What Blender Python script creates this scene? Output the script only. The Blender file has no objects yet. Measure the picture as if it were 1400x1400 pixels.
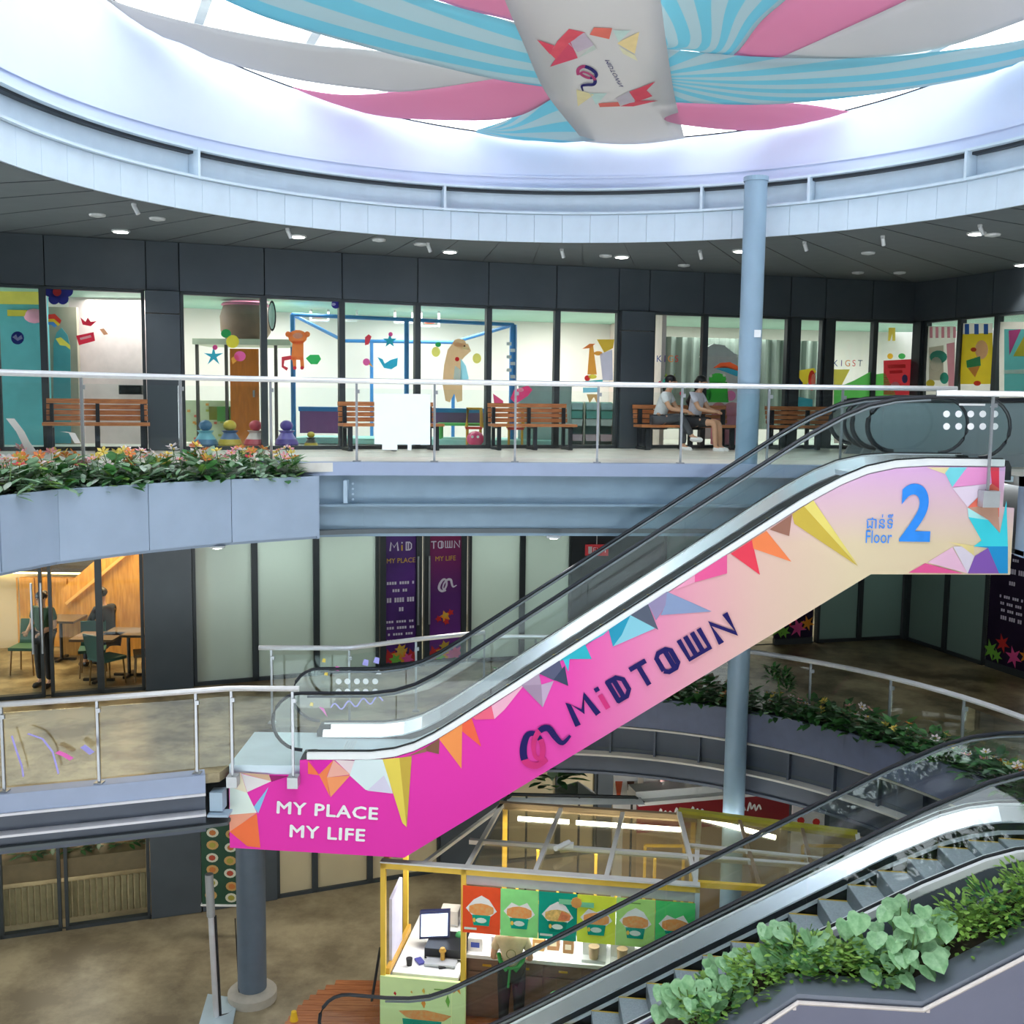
import bpy, bmesh, math, random
from mathutils import Vector, Matrix
random.seed(7)
SC = bpy.context.scene
COL = SC.collection

# ---------------------------------------------------------------- camera
F, PITCH, ROLL, EZ = 1450.0, math.radians(6.1), 0.0124, 8.47
FWD = Vector((0, math.cos(PITCH), -math.sin(PITCH)))
_r0 = Vector((1, 0, 0)); _u0 = _r0.cross(FWD)
RT = _r0*math.cos(ROLL) + _u0*math.sin(ROLL)
UP = _u0*math.cos(ROLL) - _r0*math.sin(ROLL)
cam_d = bpy.data.cameras.new('camera'); cam = bpy.data.objects.new('camera', cam_d); COL.objects.link(cam)
cam_d.sensor_width = 36; cam_d.lens = 36*F/1400; cam_d.clip_start = 0.05; cam_d.clip_end = 400
m = Matrix((RT, UP, -FWD)).transposed().to_4x4(); m.translation = (0, 0, EZ)
cam.matrix_world = m
SC.camera = cam

# ---------------------------------------------------------------- sky, exposure
w = bpy.data.worlds.new('overcast_sky'); SC.world = w; w.use_nodes = True
bg = w.node_tree.nodes['Background']; bg.inputs[0].default_value = (0.93, 0.97, 1.0, 1); bg.inputs[1].default_value = 2.9
SC.view_settings.view_transform = 'Standard'; SC.view_settings.look = 'None'
SC.view_settings.gamma = 1; SC.view_settings.use_curve_mapping = False
SC.view_settings.exposure = 0.95
SC.cycles.max_bounces = 7; SC.cycles.transparent_max_bounces = 24; SC.cycles.diffuse_bounces = 4
SC.cycles.glossy_bounces = 3; SC.cycles.use_denoising = True
SC.cycles.caustics_reflective = False; SC.cycles.caustics_refractive = False
SC.cycles.sample_clamp_indirect = 6

def area(name, loc, size, power, col=(1, 1, 1), rot=(0, 0, 0), sy=None, spread=None):
    d = bpy.data.lights.new(name, 'AREA'); d.size = size; d.energy = power; d.color = col
    if sy: d.shape = 'RECTANGLE'; d.size_y = sy
    if spread: d.spread = spread
    o = bpy.data.objects.new(name, d); COL.objects.link(o); o.location = loc; o.rotation_euler = rot
    return o
# ceiling lights of the shops (area lamps without fittings)
for (x, y, p) in [(-6.6, 18.6, 36), (-4.2, 19.8, 36), (-1.6, 20.8, 36), (1.2, 21.6, 36), (4.2, 22.2, 38), (7.2, 22.6, 36), (10.6, 19.6, 30)]:
    area('shop_light', (x, y, 10.08), 1.6, p, (1, 0.97, 0.93))
for (x, y) in [(-8.0, 18.0), (-6.4, 18.4)]:
    area('cafe_light', (x, y, 6.45), 1.2, 48, (1, 0.74, 0.40))
for (x, y, p) in [(-4.3, 18.2, 48), (-2.7, 18.9, 48), (-.6, 19.7, 46), (1.2, 20.2, 42), (5.4, 21.4, 26), (7.0, 21.8, 26), (10.0, 19.2, 26)]:
    area('frosted_pane_fill', (x, y, 6.5), 1.0, p, (0.97, 1, 0.98))  # added unseen lamps behind the frosted panes, brightening them from the top
for (x, y, p) in [(-7.6, 17.8, 25), (-3.4, 18.6, 45), (-1.6, 19.4, 45)]:
    area('ground_shop_light', (x, y, 2.6), 1.0, p, (1, 0.9, 0.72))
for (x, y, p) in [(-6.4, 14.6, 12), (-3.6, 15.9, 12), (2.6, 17.8, 30), (6.2, 17.4, 16)]:
    area('ground_fill_light', (x, y, 2.6), 0.3, p, (1, 0.95, 0.85))  # added lamps without fittings, to brighten the ground floor
for (x, y, p) in [(-6.9, 14.2, 10), (-4.4, 15.4, 10), (-.5, 16.6, 10), (6.5, 16.5, 6)]:
    area('first_floor_fill', (x, y, 6.55), 0.25, p, (1, 0.95, 0.86))  # added lamps without fittings, to brighten the first-floor walkway

# ---------------------------------------------------------------- geometry of the view: a picture point onto a real surface
def ray(px, py): return FWD + RT*((px-700)/F) + UP*((700-py)/F)
def at(px, py, Y):
    r = ray(px, py); t = Y/r.y; return Vector((r.x*t, Y, EZ+r.z*t))
def gz(px, py, z):
    r = ray(px, py); t = (z-EZ)/r.z; return Vector((r.x*t, r.y*t, z))
def wl(px, py, A, B):
    r = ray(px, py); nx, ny = -(B[1]-A[1]), B[0]-A[0]
    t = (nx*A[0]+ny*A[1])/(nx*r.x+ny*r.y); return Vector((r.x*t, r.y*t, EZ+r.z*t))

# ---------------------------------------------------------------- materials
def lin(h):
    h = h.lstrip('#'); c = [int(h[i:i+2], 16)/255 for i in (0, 2, 4)]
    return tuple((v/12.92 if v <= .04045 else ((v+.055)/1.055)**2.4) for v in c)+(1,)
MATS = {}
def mk(name, hexc, rough=.5, metal=0, var=.06, scale=6, bump=0, emit=0, spec=.5, trans=0, hex2=None, stretch=None, detail=3, coat=0):
    if name in MATS: return MATS[name]
    if name.startswith(('print_', 'poster_')): spec = .12
    m = bpy.data.materials.new(name); m.use_nodes = True; nt = m.node_tree; N = nt.nodes; L = nt.links
    b = N['Principled BSDF']; c = lin(hexc)
    b.inputs['Roughness'].default_value = rough; b.inputs['Metallic'].default_value = metal
    b.inputs['Specular IOR Level'].default_value = spec
    if coat: b.inputs['Coat Weight'].default_value = coat
    tc = N.new('ShaderNodeTexCoord'); src = tc.outputs['Object']
    if stretch:
        mp = N.new('ShaderNodeMapping'); mp.inputs['Scale'].default_value = stretch; L.new(src, mp.inputs[0]); src = mp.outputs[0]
    nz = N.new('ShaderNodeTexNoise'); nz.inputs['Scale'].default_value = scale; nz.inputs['Detail'].default_value = detail; nz.inputs['Roughness'].default_value = .68 if detail > 5 else .5; L.new(src, nz.inputs['Vector'])
    rp = N.new('ShaderNodeValToRGB'); L.new(nz.outputs['Fac'], rp.inputs[0])
    c2 = lin(hex2) if hex2 else None
    rp.color_ramp.elements[0].position = .4 if detail > 5 else .3; rp.color_ramp.elements[1].position = .62 if detail > 5 else .7
    rp.color_ramp.elements[0].color = tuple(max(0, v*(1-var)) for v in c[:3])+(1,)
    rp.color_ramp.elements[1].color = c2 if c2 else tuple(min(1, v*(1+var)) for v in c[:3])+(1,)
    L.new(rp.outputs[0], b.inputs['Base Color'])
    if bump:
        bp = N.new('ShaderNodeBump'); bp.inputs['Strength'].default_value = bump; bp.inputs['Distance'].default_value = .02
        L.new(nz.outputs['Fac'], bp.inputs['Height']); L.new(bp.outputs[0], b.inputs['Normal'])
    if emit:
        L.new(rp.outputs[0], b.inputs['Emission Color']); b.inputs['Emission Strength'].default_value = emit
    if trans:
        out = N['Material Output']; t = N.new('ShaderNodeBsdfTranslucent'); mx = N.new('ShaderNodeMixShader'); mx.inputs[0].default_value = trans
        L.new(rp.outputs[0], t.inputs[0]); L.new(b.outputs[0], mx.inputs[1]); L.new(t.outputs[0], mx.inputs[2]); L.new(mx.outputs[0], out.inputs[0])
    MATS[name] = m; return m
def mk_glass(name, col=(.93, .97, .96), refl=.06, rough=.02, haze=0, hazecol=(.8, .9, .9)):
    if name in MATS: return MATS[name]
    m = bpy.data.materials.new(name); m.use_nodes = True; nt = m.node_tree; N = nt.nodes; L = nt.links
    N.remove(N['Principled BSDF']); out = N['Material Output']
    t = N.new('ShaderNodeBsdfTransparent'); t.inputs[0].default_value = col+(1,)
    g = N.new('ShaderNodeBsdfGlossy'); g.inputs[0].default_value = (.95, 1, 1, 1); g.inputs['Roughness'].default_value = rough
    lw = N.new('ShaderNodeLayerWeight'); lw.inputs[0].default_value = .35
    nz = N.new('ShaderNodeTexNoise'); nz.inputs['Scale'].default_value = .6
    ml = N.new('ShaderNodeMath'); ml.operation = 'MULTIPLY_ADD'; L.new(lw.outputs['Fresnel'], ml.inputs[0]); ml.inputs[1].default_value = .22; ml.inputs[2].default_value = refl
    mx = N.new('ShaderNodeMixShader'); L.new(ml.outputs[0], mx.inputs[0]); L.new(t.outputs[0], mx.inputs[1]); L.new(g.outputs[0], mx.inputs[2])
    last = mx.outputs[0]
    if haze:
        d = N.new('ShaderNodeBsdfDiffuse'); d.inputs[0].default_value = hazecol+(1,)
        m2 = N.new('ShaderNodeMixShader'); m2.inputs[0].default_value = haze; L.new(last, m2.inputs[1]); L.new(d.outputs[0], m2.inputs[2]); last = m2.outputs[0]
    L.new(last, out.inputs[0]); MATS[name] = m; return m

# ---------------------------------------------------------------- mesh builder
class MB:
    def __init__(s): s.v = []; s.f = []; s.mi = []; s.m = 0; s.uv = None
    def face(s, pts):
        i = len(s.v); s.v += [tuple(p) for p in pts]; s.f.append(tuple(range(i, i+len(pts)))); s.mi.append(s.m); return s
    def hexa(s, p):      # 8 points: bottom 4 (ccw), top 4
        i = len(s.v); s.v += [tuple(q) for q in p]
        for q in ((3, 2, 1, 0), (4, 5, 6, 7), (0, 1, 5, 4), (1, 2, 6, 5), (2, 3, 7, 6), (3, 0, 4, 7)):
            s.f.append(tuple(i+k for k in q)); s.mi.append(s.m)
        return s
    def box(s, c, d, rz=0):
        hx, hy, hz = d[0]/2, d[1]/2, d[2]/2; cs, sn = math.cos(rz), math.sin(rz); P = []
        for z in (-hz, hz):
            for x, y in ((-hx, -hy), (hx, -hy), (hx, hy), (-hx, hy)):
                P.append((c[0]+x*cs-y*sn, c[1]+x*sn+y*cs, c[2]+z))
        return s.hexa(P)
    def bar(s, a, b, wd, ht, up=(0, 0, 1)):   # box along a-b, wd across, ht along up
        a, b = Vector(a), Vector(b); d = (b-a).normalized(); u = Vector(up); sd = d.cross(u)
        if sd.length < 1e-5: sd = Vector((1, 0, 0))
        sd.normalize(); u = sd.cross(d).normalized(); P = []
        for q in (-1, 1):
            for p, k in ((a, -1), (b, -1), (b, 1), (a, 1)): P.append(p+sd*(k*wd/2)+u*(q*ht/2))
        return s.hexa(P)
    def wallq(s, a, b, z0, z1, th=.1):   # vertical slab on plan line a-b, thickness th centred
        a, b = Vector((a[0], a[1], 0)), Vector((b[0], b[1], 0)); d = (b-a).normalized(); n = Vector((-d.y, d.x, 0))*th/2
        P = [p+q for p, q in ((a, -n), (b, -n), (b, n), (a, n))]
        return s.hexa([(p.x, p.y, z0) for p in P]+[(p.x, p.y, z1) for p in P])
    def tube(s, pts, r, n=8, closed=False):
        pts = [Vector(p) for p in pts]; k = len(pts); base = len(s.v); rr = r if isinstance(r, (list, tuple)) else [r]*k
        for i, p in enumerate(pts):
            a = pts[i-1] if (i > 0 or closed) else p; b = pts[(i+1) % k] if (i < k-1 or closed) else p
            d = (b-a).normalized(); u = Vector((0, 0, 1)) if abs(d.z) < .95 else Vector((1, 0, 0))
            x = d.cross(u).normalized(); y = x.cross(d).normalized()
            for j in range(n):
                t = 2*math.pi*j/n; s.v.append(tuple(p+x*(rr[i]*math.cos(t))+y*(rr[i]*math.sin(t))))
        for i in range(k if closed else k-1):
            for j in range(n):
                a = base+i*n; b = base+((i+1) % k)*n
                s.f.append((a+j, a+(j+1) % n, b+(j+1) % n, b+j)); s.mi.append(s.m)
        if not closed:
            s.f.append(tuple(base+j for j in reversed(range(n)))); s.f.append(tuple(base+(k-1)*n+j for j in range(n))); s.mi += [s.m]*2
        return s
    def lathe(s, prof, c=(0, 0, 0), n=16, axis='z'):   # prof: (r, h)
        base = len(s.v); k = len(prof)
        for r, h in prof:
            for j in range(n):
                t = 2*math.pi*j/n; x, y = r*math.cos(t), r*math.sin(t)
                p = (x, y, h) if axis == 'z' else ((h, x, y) if axis == 'x' else (x, h, y))
                s.v.append((c[0]+p[0], c[1]+p[1], c[2]+p[2]))
        for i in range(k-1):
            for j in range(n):
                a, b = base+i*n, base+(i+1)*n
                s.f.append((a+j, a+(j+1) % n, b+(j+1) % n, b+j)); s.mi.append(s.m)
        s.f.append(tuple(base+j for j in reversed(range(n)))); s.f.append(tuple(base+(k-1)*n+j for j in range(n))); s.mi += [s.m]*2
        return s
    def prism(s, pts, off):    # planar polygon extruded by vector off
        off = Vector(off); a = [Vector(p) for p in pts]; b = [p+off for p in a]; n = len(a); i = len(s.v)
        s.v += [tuple(p) for p in a+b]
        s.f.append(tuple(i+k for k in reversed(range(n)))); s.f.append(tuple(i+n+k for k in range(n))); s.mi += [s.m]*2
        for k in range(n):
            s.f.append((i+k, i+(k+1) % n, i+n+(k+1) % n, i+n+k)); s.mi.append(s.m)
        return s
    def loft(s, rows, closed=False):
        base = len(s.v); n = len(rows[0])
        for r in rows: s.v += [tuple(p) for p in r]
        for i in range(len(rows)-1):
            for j in range(n if closed else n-1):
                a, b = base+i*n, base+(i+1)*n
                s.f.append((a+j, a+(j+1) % n, b+(j+1) % n, b+j)); s.mi.append(s.m)
        return s
    def ellip(s, c, r, n=12, k=8, rot=None):
        rows = []
        for i in range(k+1):
            ph = math.pi*i/k-math.pi/2; row = []
            for j in range(n):
                t = 2*math.pi*j/n; q = Vector((r[0]*max(.02, math.cos(ph))*math.cos(t), r[1]*max(.02, math.cos(ph))*math.sin(t), r[2]*math.sin(ph)))
                if rot: q = rot @ q
                row.append((c[0]+q.x, c[1]+q.y, c[2]+q.z))
            rows.append(row)
        return s.loft(rows, True)
    def mesh(s, name, mats, smooth=False, fix=True):
        me = bpy.data.meshes.new(name); me.from_pydata(s.v, [], s.f)
        if not isinstance(mats, (list, tuple)): mats = [mats]
        for q in mats: me.materials.append(q)
        if len(mats) > 1: me.polygons.foreach_set('material_index', s.mi)
        if fix:
            b = bmesh.new(); b.from_mesh(me); bmesh.ops.recalc_face_normals(b, faces=b.faces); b.to_mesh(me); b.free()
        if smooth:
            me.polygons.foreach_set('use_smooth', [True]*len(me.polygons))
            try: me.set_sharp_from_angle(angle=math.radians(40))
            except Exception: pass
        me.update(); return me
    def build(s, name, mats, parent=None, smooth=False, fix=True):
        return link(name, s.mesh(name, mats, smooth, fix), parent)
def link(name, me, parent=None):
    o = bpy.data.objects.new(name, me); COL.objects.link(o)
    if parent is not None:
        o.parent = parent; o.matrix_parent_inverse = wm(parent).inverted()
    return o
def wm(o):
    mm = Matrix.LocRotScale(o.location, o.rotation_euler, o.scale)
    return (wm(o.parent) @ o.matrix_parent_inverse @ mm) if o.parent else mm
def tag(o, label=None, cat=None, group=None, kind=None):
    if label: o['label'] = label
    if cat: o['category'] = cat
    if group: o['group'] = group
    if kind: o['kind'] = kind
    return o
def thing(name, label, cat, loc=(0, 0, 0), rz=0, group=None):
    o = bpy.data.objects.new(name, None); COL.objects.link(o); o.empty_display_size = .2
    o.location = loc; o.rotation_euler = (0, 0, rz); return tag(o, label, cat, group)
def struct(name, mb, mat, parent=None, smooth=False):
    o = mb.build(name, mat, parent, smooth)
    if parent is None: o['kind'] = 'structure'
    return o
def kids(o): return [c for c in bpy.data.objects if c.parent is o]
def copy_tree(o, loc=None, rz=None, label=None, group=None, sc=None, tree=None):
    tree = tree or snapshot(o)
    def cp(node, par):
        q, ch = node; c = q.copy(); COL.objects.link(c)
        if par is not None: c.parent = par
        for k in ch: cp(k, c)
        return c
    r = cp(tree, None)
    if loc is not None: r.location = loc
    if rz is not None: r.rotation_euler = (0, 0, rz)
    if sc: r.scale = sc if isinstance(sc, tuple) else (sc,)*3
    if label: r['label'] = label
    if group: r['group'] = group
    return r
def snapshot(o): return (o, [snapshot(c) for c in o.children])
def textmesh(txt, size=1, align='CENTER', sx=1, bold=0, spacing=1):
    c = bpy.data.curves.new('t', 'FONT'); c.body = txt; c.size = size; c.align_x = align; c.align_y = 'CENTER'; c.resolution_u = 2 if len(txt) > 1 else 8; c.offset = bold; c.space_character = spacing
    o = bpy.data.objects.new('t', c); COL.objects.link(o)
    dg = bpy.context.evaluated_depsgraph_get(); me = bpy.data.meshes.new_from_object(o.evaluated_get(dg))
    V = [(v.co.x*sx, v.co.y) for v in me.vertices]; Fc = [tuple(p.vertices) for p in me.polygons]
    bpy.data.objects.remove(o); bpy.data.curves.remove(c); bpy.data.meshes.remove(me)
    return V, Fc
def put_text(mb, txt, fn, size=1, **k):      # fn maps (x, y) to a point of the surface
    V, Fc = textmesh(txt, size, **k); i = len(mb.v)
    mb.v += [tuple(fn(x, y)) for x, y in V]
    for f in Fc: mb.f.append(tuple(i+q for q in f)); mb.mi.append(mb.m)
def stroke(mb, pts, wd, fn):                 # flat brush stroke through 2-D points
    P = [Vector((p[0], p[1])) for p in pts]; n = len(P); L = []; R = []
    for i, p in enumerate(P):
        d = (P[min(i+1, n-1)]-P[max(i-1, 0)]).normalized(); q = Vector((-d.y, d.x))
        ww = (wd[i] if isinstance(wd, (list, tuple)) else wd)/2
        L.append(p+q*ww); R.append(p-q*ww)
    for i in range(n-1):
        mb.k = getattr(mb, 'k', 0)+1; o = Vector((0, -.00025*mb.k, -.00015*mb.k))
        mb.face([fn(*L[i])+o, fn(*L[i+1])+o, fn(*R[i+1])+o, fn(*R[i])+o])
def smooth_path(pts, k=6):
    P = [Vector(p) for p in pts]; out = []
    for i in range(len(P)-1):
        p0, p1, p2, p3 = P[max(i-1, 0)], P[i], P[i+1], P[min(i+2, len(P)-1)]
        for j in range(k):
            t = j/k; out.append(.5*((2*p1)+(p2-p0)*t+(2*p0-5*p1+4*p2-p3)*t*t+(3*p1-p0-3*p2+p3)*t**3))
    out.append(P[-1]); return out
# ================================================================ materials in use
wall_m = mk('dark_cladding', '434c54', .5, .0, .07, 3)
wall_m2 = mk('dark_mullion', '333b40', .5, 0, .05, 5)
ceil_m = mk('soffit_grey', '5a6266', .7, 0, .05, 4)
steel_m = mk('painted_steel_blue', 'a3b9cb', .45, .05, .05, 3)
fascia_m = mk('fascia_lavender', '9ba9c4', .5, 0, .04, 3)
plant_m = mk('planter_cladding', '9cadc2', .42, .05, .04, 3)
shaded_fascia_m = mk('fascia_shaded', '525a68', .5, 0, .06, 3)  # fascia paint darkened: shade on the first-floor ring put into the colour
ring_m = mk('ring_panel_pale', 'cbdbe7', .4, .05, .04, 4)
drum_m = mk('drum_paint', 'c9d3ec', .65, 0, .02, 2)
rail_m = mk('handrail_steel', 'eeeff1', .3, .4, .03, 20)
chrome_m = mk('brushed_steel', 'a9adb2', .35, .7, .04, 20)
white_m = mk('white_paint', 'f1f3f3', .5, 0, .02, 5)
black_m = mk('black_rubber', '191b1f', .45, 0, .1, 9)
conc_m = mk('polished_concrete', '66583e', .34, 0, .35, 1.1, .04, hex2='a59877', detail=8, spec=.3)
conc_g = mk('ground_concrete', '857860', .36, 0, .25, .7, .04, hex2='a99d80', detail=8)
pale_floor = mk('pale_terrazzo', 'd9d6cd', .35, 0, .06, 4, hex2='e8e5dc')
glass_m = mk_glass('rail_glass', (.955, .985, .98), .004)
shop_glass = mk_glass('shop_glass', (.955, .985, .98), .002)
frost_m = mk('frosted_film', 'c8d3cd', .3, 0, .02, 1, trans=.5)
frost_d = mk('frosted_film_dim', '8fa5a0', .3, 0, .02, 1, trans=.45)  # darker copy of the frosted film, shade of the right-hand panes in its colour
wood_m = mk('bench_timber', 'bf7140', .5, 0, .2, 5, .1, hex2='d98f58', stretch=(1, 8, 8))
deck_m = mk('orange_timber', 'b0653a', .45, 0, .2, 4, .05, hex2='c47c4c', stretch=(1, 10, 1))
F0, F1, F2 = 0.0, 3.8, 7.6
CX, CY = 0.59, 10.36

# ================================================================ setting
def poly(name, inner, outer, z, th, mat):
    P = list(inner)+list(reversed(outer)); mb = MB(); mb.prism([(p[0], p[1], z-th) for p in P], (0, 0, th))
    return struct(name, mb, mat)
WALL = [(-11.5, 14.7), (-7.9, 15.75), (-5.1, 16.72), (-2.24, 17.9), (-.75, 18.5), (3.2, 19.62), (7.86, 20.88), (8.62, 18.5), (9.7, 15.1), (10.6, 12.2)]
def wp(px, py, last=False):
    for i in range(len(WALL)-1):
        A, B = WALL[i], WALL[i+1]
        p = wl(px, py, A, B)
        t = (p.x-A[0])*(B[0]-A[0])+(p.y-A[1])*(B[1]-A[1]); t /= (B[0]-A[0])**2+(B[1]-A[1])**2
        if -.001 <= t <= 1.001 and p.y > 2: return (p.x, p.y)
    return (WALL[-1][0], WALL[-1][1])
def arc(R, a0, a1, n): return [(CX+R*math.cos(math.radians(a0+(a1-a0)*i/n)), CY+R*math.sin(math.radians(a0+(a1-a0)*i/n))) for i in range(n+1)]
def resample(P, n):
    L = [0]
    for a, b in zip(P, P[1:]): L.append(L[-1]+math.dist(a, b))
    out = []
    for k in range(n):
        s = L[-1]*k/(n-1); i = max(0, min(len(P)-2, next((j for j in range(len(L)-1) if L[j+1] >= s-1e-9), len(P)-2)))
        t = (s-L[i])/(L[i+1]-L[i]); out.append((P[i][0]+(P[i+1][0]-P[i][0])*t, P[i][1]+(P[i+1][1]-P[i][1])*t))
    return out
def offset(P, d):
    out = []
    for i, p in enumerate(P):
        a, b = P[max(i-1, 0)], P[min(i+1, len(P)-1)]; t = Vector((b[0]-a[0], b[1]-a[1])).normalized(); out.append((p[0]-t.y*d, p[1]+t.x*d))
    return out
# ground
mb = MB(); mb.hexa([(-16, 3, -.3), (16, 3, -.3), (16, 27, -.3), (-16, 27, -.3), (-16, 3, 0), (16, 3, 0), (16, 27, 0), (-16, 27, 0)])
struct('floor_ground', mb, conc_g)
# first floor slab with its round opening
edge1 = [(-11, 10.2), (-8, 11.2), (-5.95, 11.98), (-4.96, 12.3), (-3.89, 12.66), (-3.52, 12.8), (-3.52, 14.62), (-2.3, 14.66), (-1.3, 15.2)]
arc1 = arc(5.5, 102, -30, 40)
wall1 = WALL[:-1]+[(11.2, 8)]
nn = 60
wi = [(p[0], p[1]+6 if p[1] > 14 else p[1]) for p in WALL]
poly('floor_first', resample(edge1+arc1, nn), resample([(-13, 14)]+[(-12, 20), (-5, 22.5), (0, 24), (9, 25), (14, 22), (14, 15), (14, 6)], nn), F1, .12, conc_m)
poly('ceiling_ground', resample(edge1+offset(arc1, .12), nn), resample([(-13, 14)]+[(-12, 20), (-5, 22.5), (0, 24), (9, 25), (14, 22), (14, 15), (14, 6)], nn), 3.14, .04, ceil_m)
edge2 = [(-6.9, 8.0), (-5.7, 10.4), (-4.75, 12.3), (-3.9, 13.1), (-2.6, 13.9), (-1.99, 14.17), (0, 14.42), (3.04, 14.66), (4.7, 14.68), (6.22, 14.62), (6.22, 12.75), (7.5, 12.3), (10, 11)]
outer2 = [(-13, 10), (-12, 20), (-5, 22.5), (0, 24), (9, 25), (14, 22), (14, 15), (14, 11)]
poly('floor_second', resample(edge2, nn), resample(outer2, nn), F2, .12, pale_floor)
poly('ceiling_first', resample(edge2, nn), resample(outer2, nn), 6.70, .06, ceil_m)
# round roof: soffit, panelled fascia, steel ring, drum
R0 = 5.84
def ringstrip(name, R, z0, z1, th, mat, a0=0, a1=360, n=120, parent=None):
    A = arc(R, a0, a1, n); B = arc(R+th, a0, a1, n); mb = MB()
    rows = [[(p[0], p[1], z0) for p in A], [(p[0], p[1], z1) for p in A], [(p[0], p[1], z1) for p in B], [(p[0], p[1], z0) for p in B], [(p[0], p[1], z0) for p in A]]
    mb.loft(rows); return struct(name, mb, mat, parent)
A = arc(R0+.03, 0, 360, 96); B = arc(15.5, 0, 360, 96); mb = MB()
for i in range(96): mb.face([(A[i][0], A[i][1], 10.8), (A[i+1][0], A[i+1][1], 10.8), (B[i+1][0], B[i+1][1], 10.8), (B[i][0], B[i][1], 10.8)]); mb.face([(A[i][0], A[i][1], 11), (A[i+1][0], A[i+1][1], 11), (B[i+1][0], B[i+1][1], 11), (B[i][0], B[i][1], 11)])
soffit = struct('ceiling_second', mb, ceil_m)
# soffit joints: long ceiling boards seen as thin grooves
for a in range(20, 166, 6):
    p = Vector((math.cos(math.radians(a)), math.sin(math.radians(a)), 0)); mb = MB()
    mb.bar(Vector((CX, CY, 10.797))+p*(R0+.06), Vector((CX, CY, 10.797))+p*(R0+9), .012, .006); mb.build('joint_strip', wall_m2, soffit)
roof = thing('roof_ring', 'pale grey panelled steel ring round the skylight opening', 'roof ring', (CX, CY, 10.8)); roof['kind'] = 'structure'
pm = MB(); a = math.radians(4.05)/2
pm.hexa([(R*math.cos(t), R*math.sin(t), z) for z in (0, .40) for R, t in ((R0, -a), (R0+.05, -a), (R0+.05, a), (R0, a))])
pme = pm.mesh('panel', ring_m)
for k in range(88):
    o = link('panel', pme, roof); o.matrix_parent_inverse = Matrix(); o.rotation_euler = (0, 0, math.radians(k*360/88+1))
ringstrip('flange', R0-.07, 11.205, 11.235, .3, ring_m, parent=roof)
ringstrip('web', R0+.13, 11.235, 11.55, .05, ring_m, parent=roof)
ringstrip('flange', R0-.07, 11.55, 11.58, .3, ring_m, parent=roof)
shade_strip = mk('flange_shade', '2b3138', .6)  # dark strips painting in the shadow line under each ring flange
ringstrip('shade_strip', R0+.02, 11.165, 11.2, .1, shade_strip, parent=roof)
ringstrip('shade_strip', R0+.02, 11.515, 11.55, .1, shade_strip, parent=roof)
for px, py in [(267, 215), (607, 265), (960, 275), (1108, 265), (1325, 230), (-60, 120)]:
    r = ray(px, py); lo, hi = 5, 40
    for _ in range(40):
        t = (lo+hi)/2; q = r*t
        if (q.x-CX)**2+(q.y-CY)**2 < R0**2: lo = t
        else: hi = t
    th = math.atan2(q.y-CY, q.x-CX); mb = MB(); c = Vector((CX, CY, 0)); dv = Vector((math.cos(th), math.sin(th), 0))
    mb.bar(c+dv*(R0+.02)+Vector((0, 0, 11.2)), c+dv*(R0+.02)+Vector((0, 0, 11.58)), .035, .2, up=dv)
    mb.build('stiffener', ring_m, roof)
def rooftop(x, y): return 12.32-.155*(y-16.1)-.0375*(x-1)
mb = MB(); A = arc(R0+.06, 0, 360, 120); B = arc(R0+.3, 0, 360, 120)
mb.loft([[(p[0], p[1], 11.58) for p in A], [(p[0], p[1], rooftop(*p)) for p in A], [(p[0], p[1], rooftop(*p)) for p in B], [(p[0], p[1], 11.58) for p in B]])
drum = struct('wall_drum', mb, drum_m, smooth=True)
mb = MB(); mb.loft([[(p[0], p[1], 11.74) for p in arc(R0+.03, 0, 360, 120)], [(p[0], p[1], 11.77) for p in arc(R0+.03, 0, 360, 120)], [(p[0], p[1], 11.77) for p in arc(R0+.07, 0, 360, 120)]]); mb.build('ledge', drum_m, drum)
# roof slab outside the drum, skylight bars and glass
mb = MB(); B2 = arc(15.5, 0, 360, 120)
mb.loft([[(p[0], p[1], rooftop(*p)+.02) for p in A], [(p[0], p[1], 12.4) for p in B2], [(p[0], p[1], 10.75) for p in B2]]); struct('roof_slab', mb, wall_m)
sky = thing('skylight', 'white glazed skylight over the round opening above the cloth banners', 'skylight', (CX, CY, 13)); sky['kind'] = 'structure'
d = Vector((.42, -.9, 0)).normalized(); n_ = Vector((-d.y, d.x, 0))
for k in range(-4, 5):
    o_ = n_*(k*1.35); h = math.sqrt(max(.1, 5.9**2-o_.length**2)); a = Vector((CX, CY, 0))+o_-d*h; b = Vector((CX, CY, 0))+o_+d*h
    a.z = rooftop(a.x, a.y)+.28; b.z = rooftop(b.x, b.y)+.28
    mb = MB(); mb.bar(a, b, .12, .2); mb.build('rafter', mk('rafter_grey', 'b9c2c2', .5), sky)
mb = MB(); mb.face([(p[0], p[1], rooftop(*p)+.42) for p in A[:-1]]); mb.build('glass', mk_glass('roof_glass', (.98, .99, 1), .02), sky, fix=False)

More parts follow.
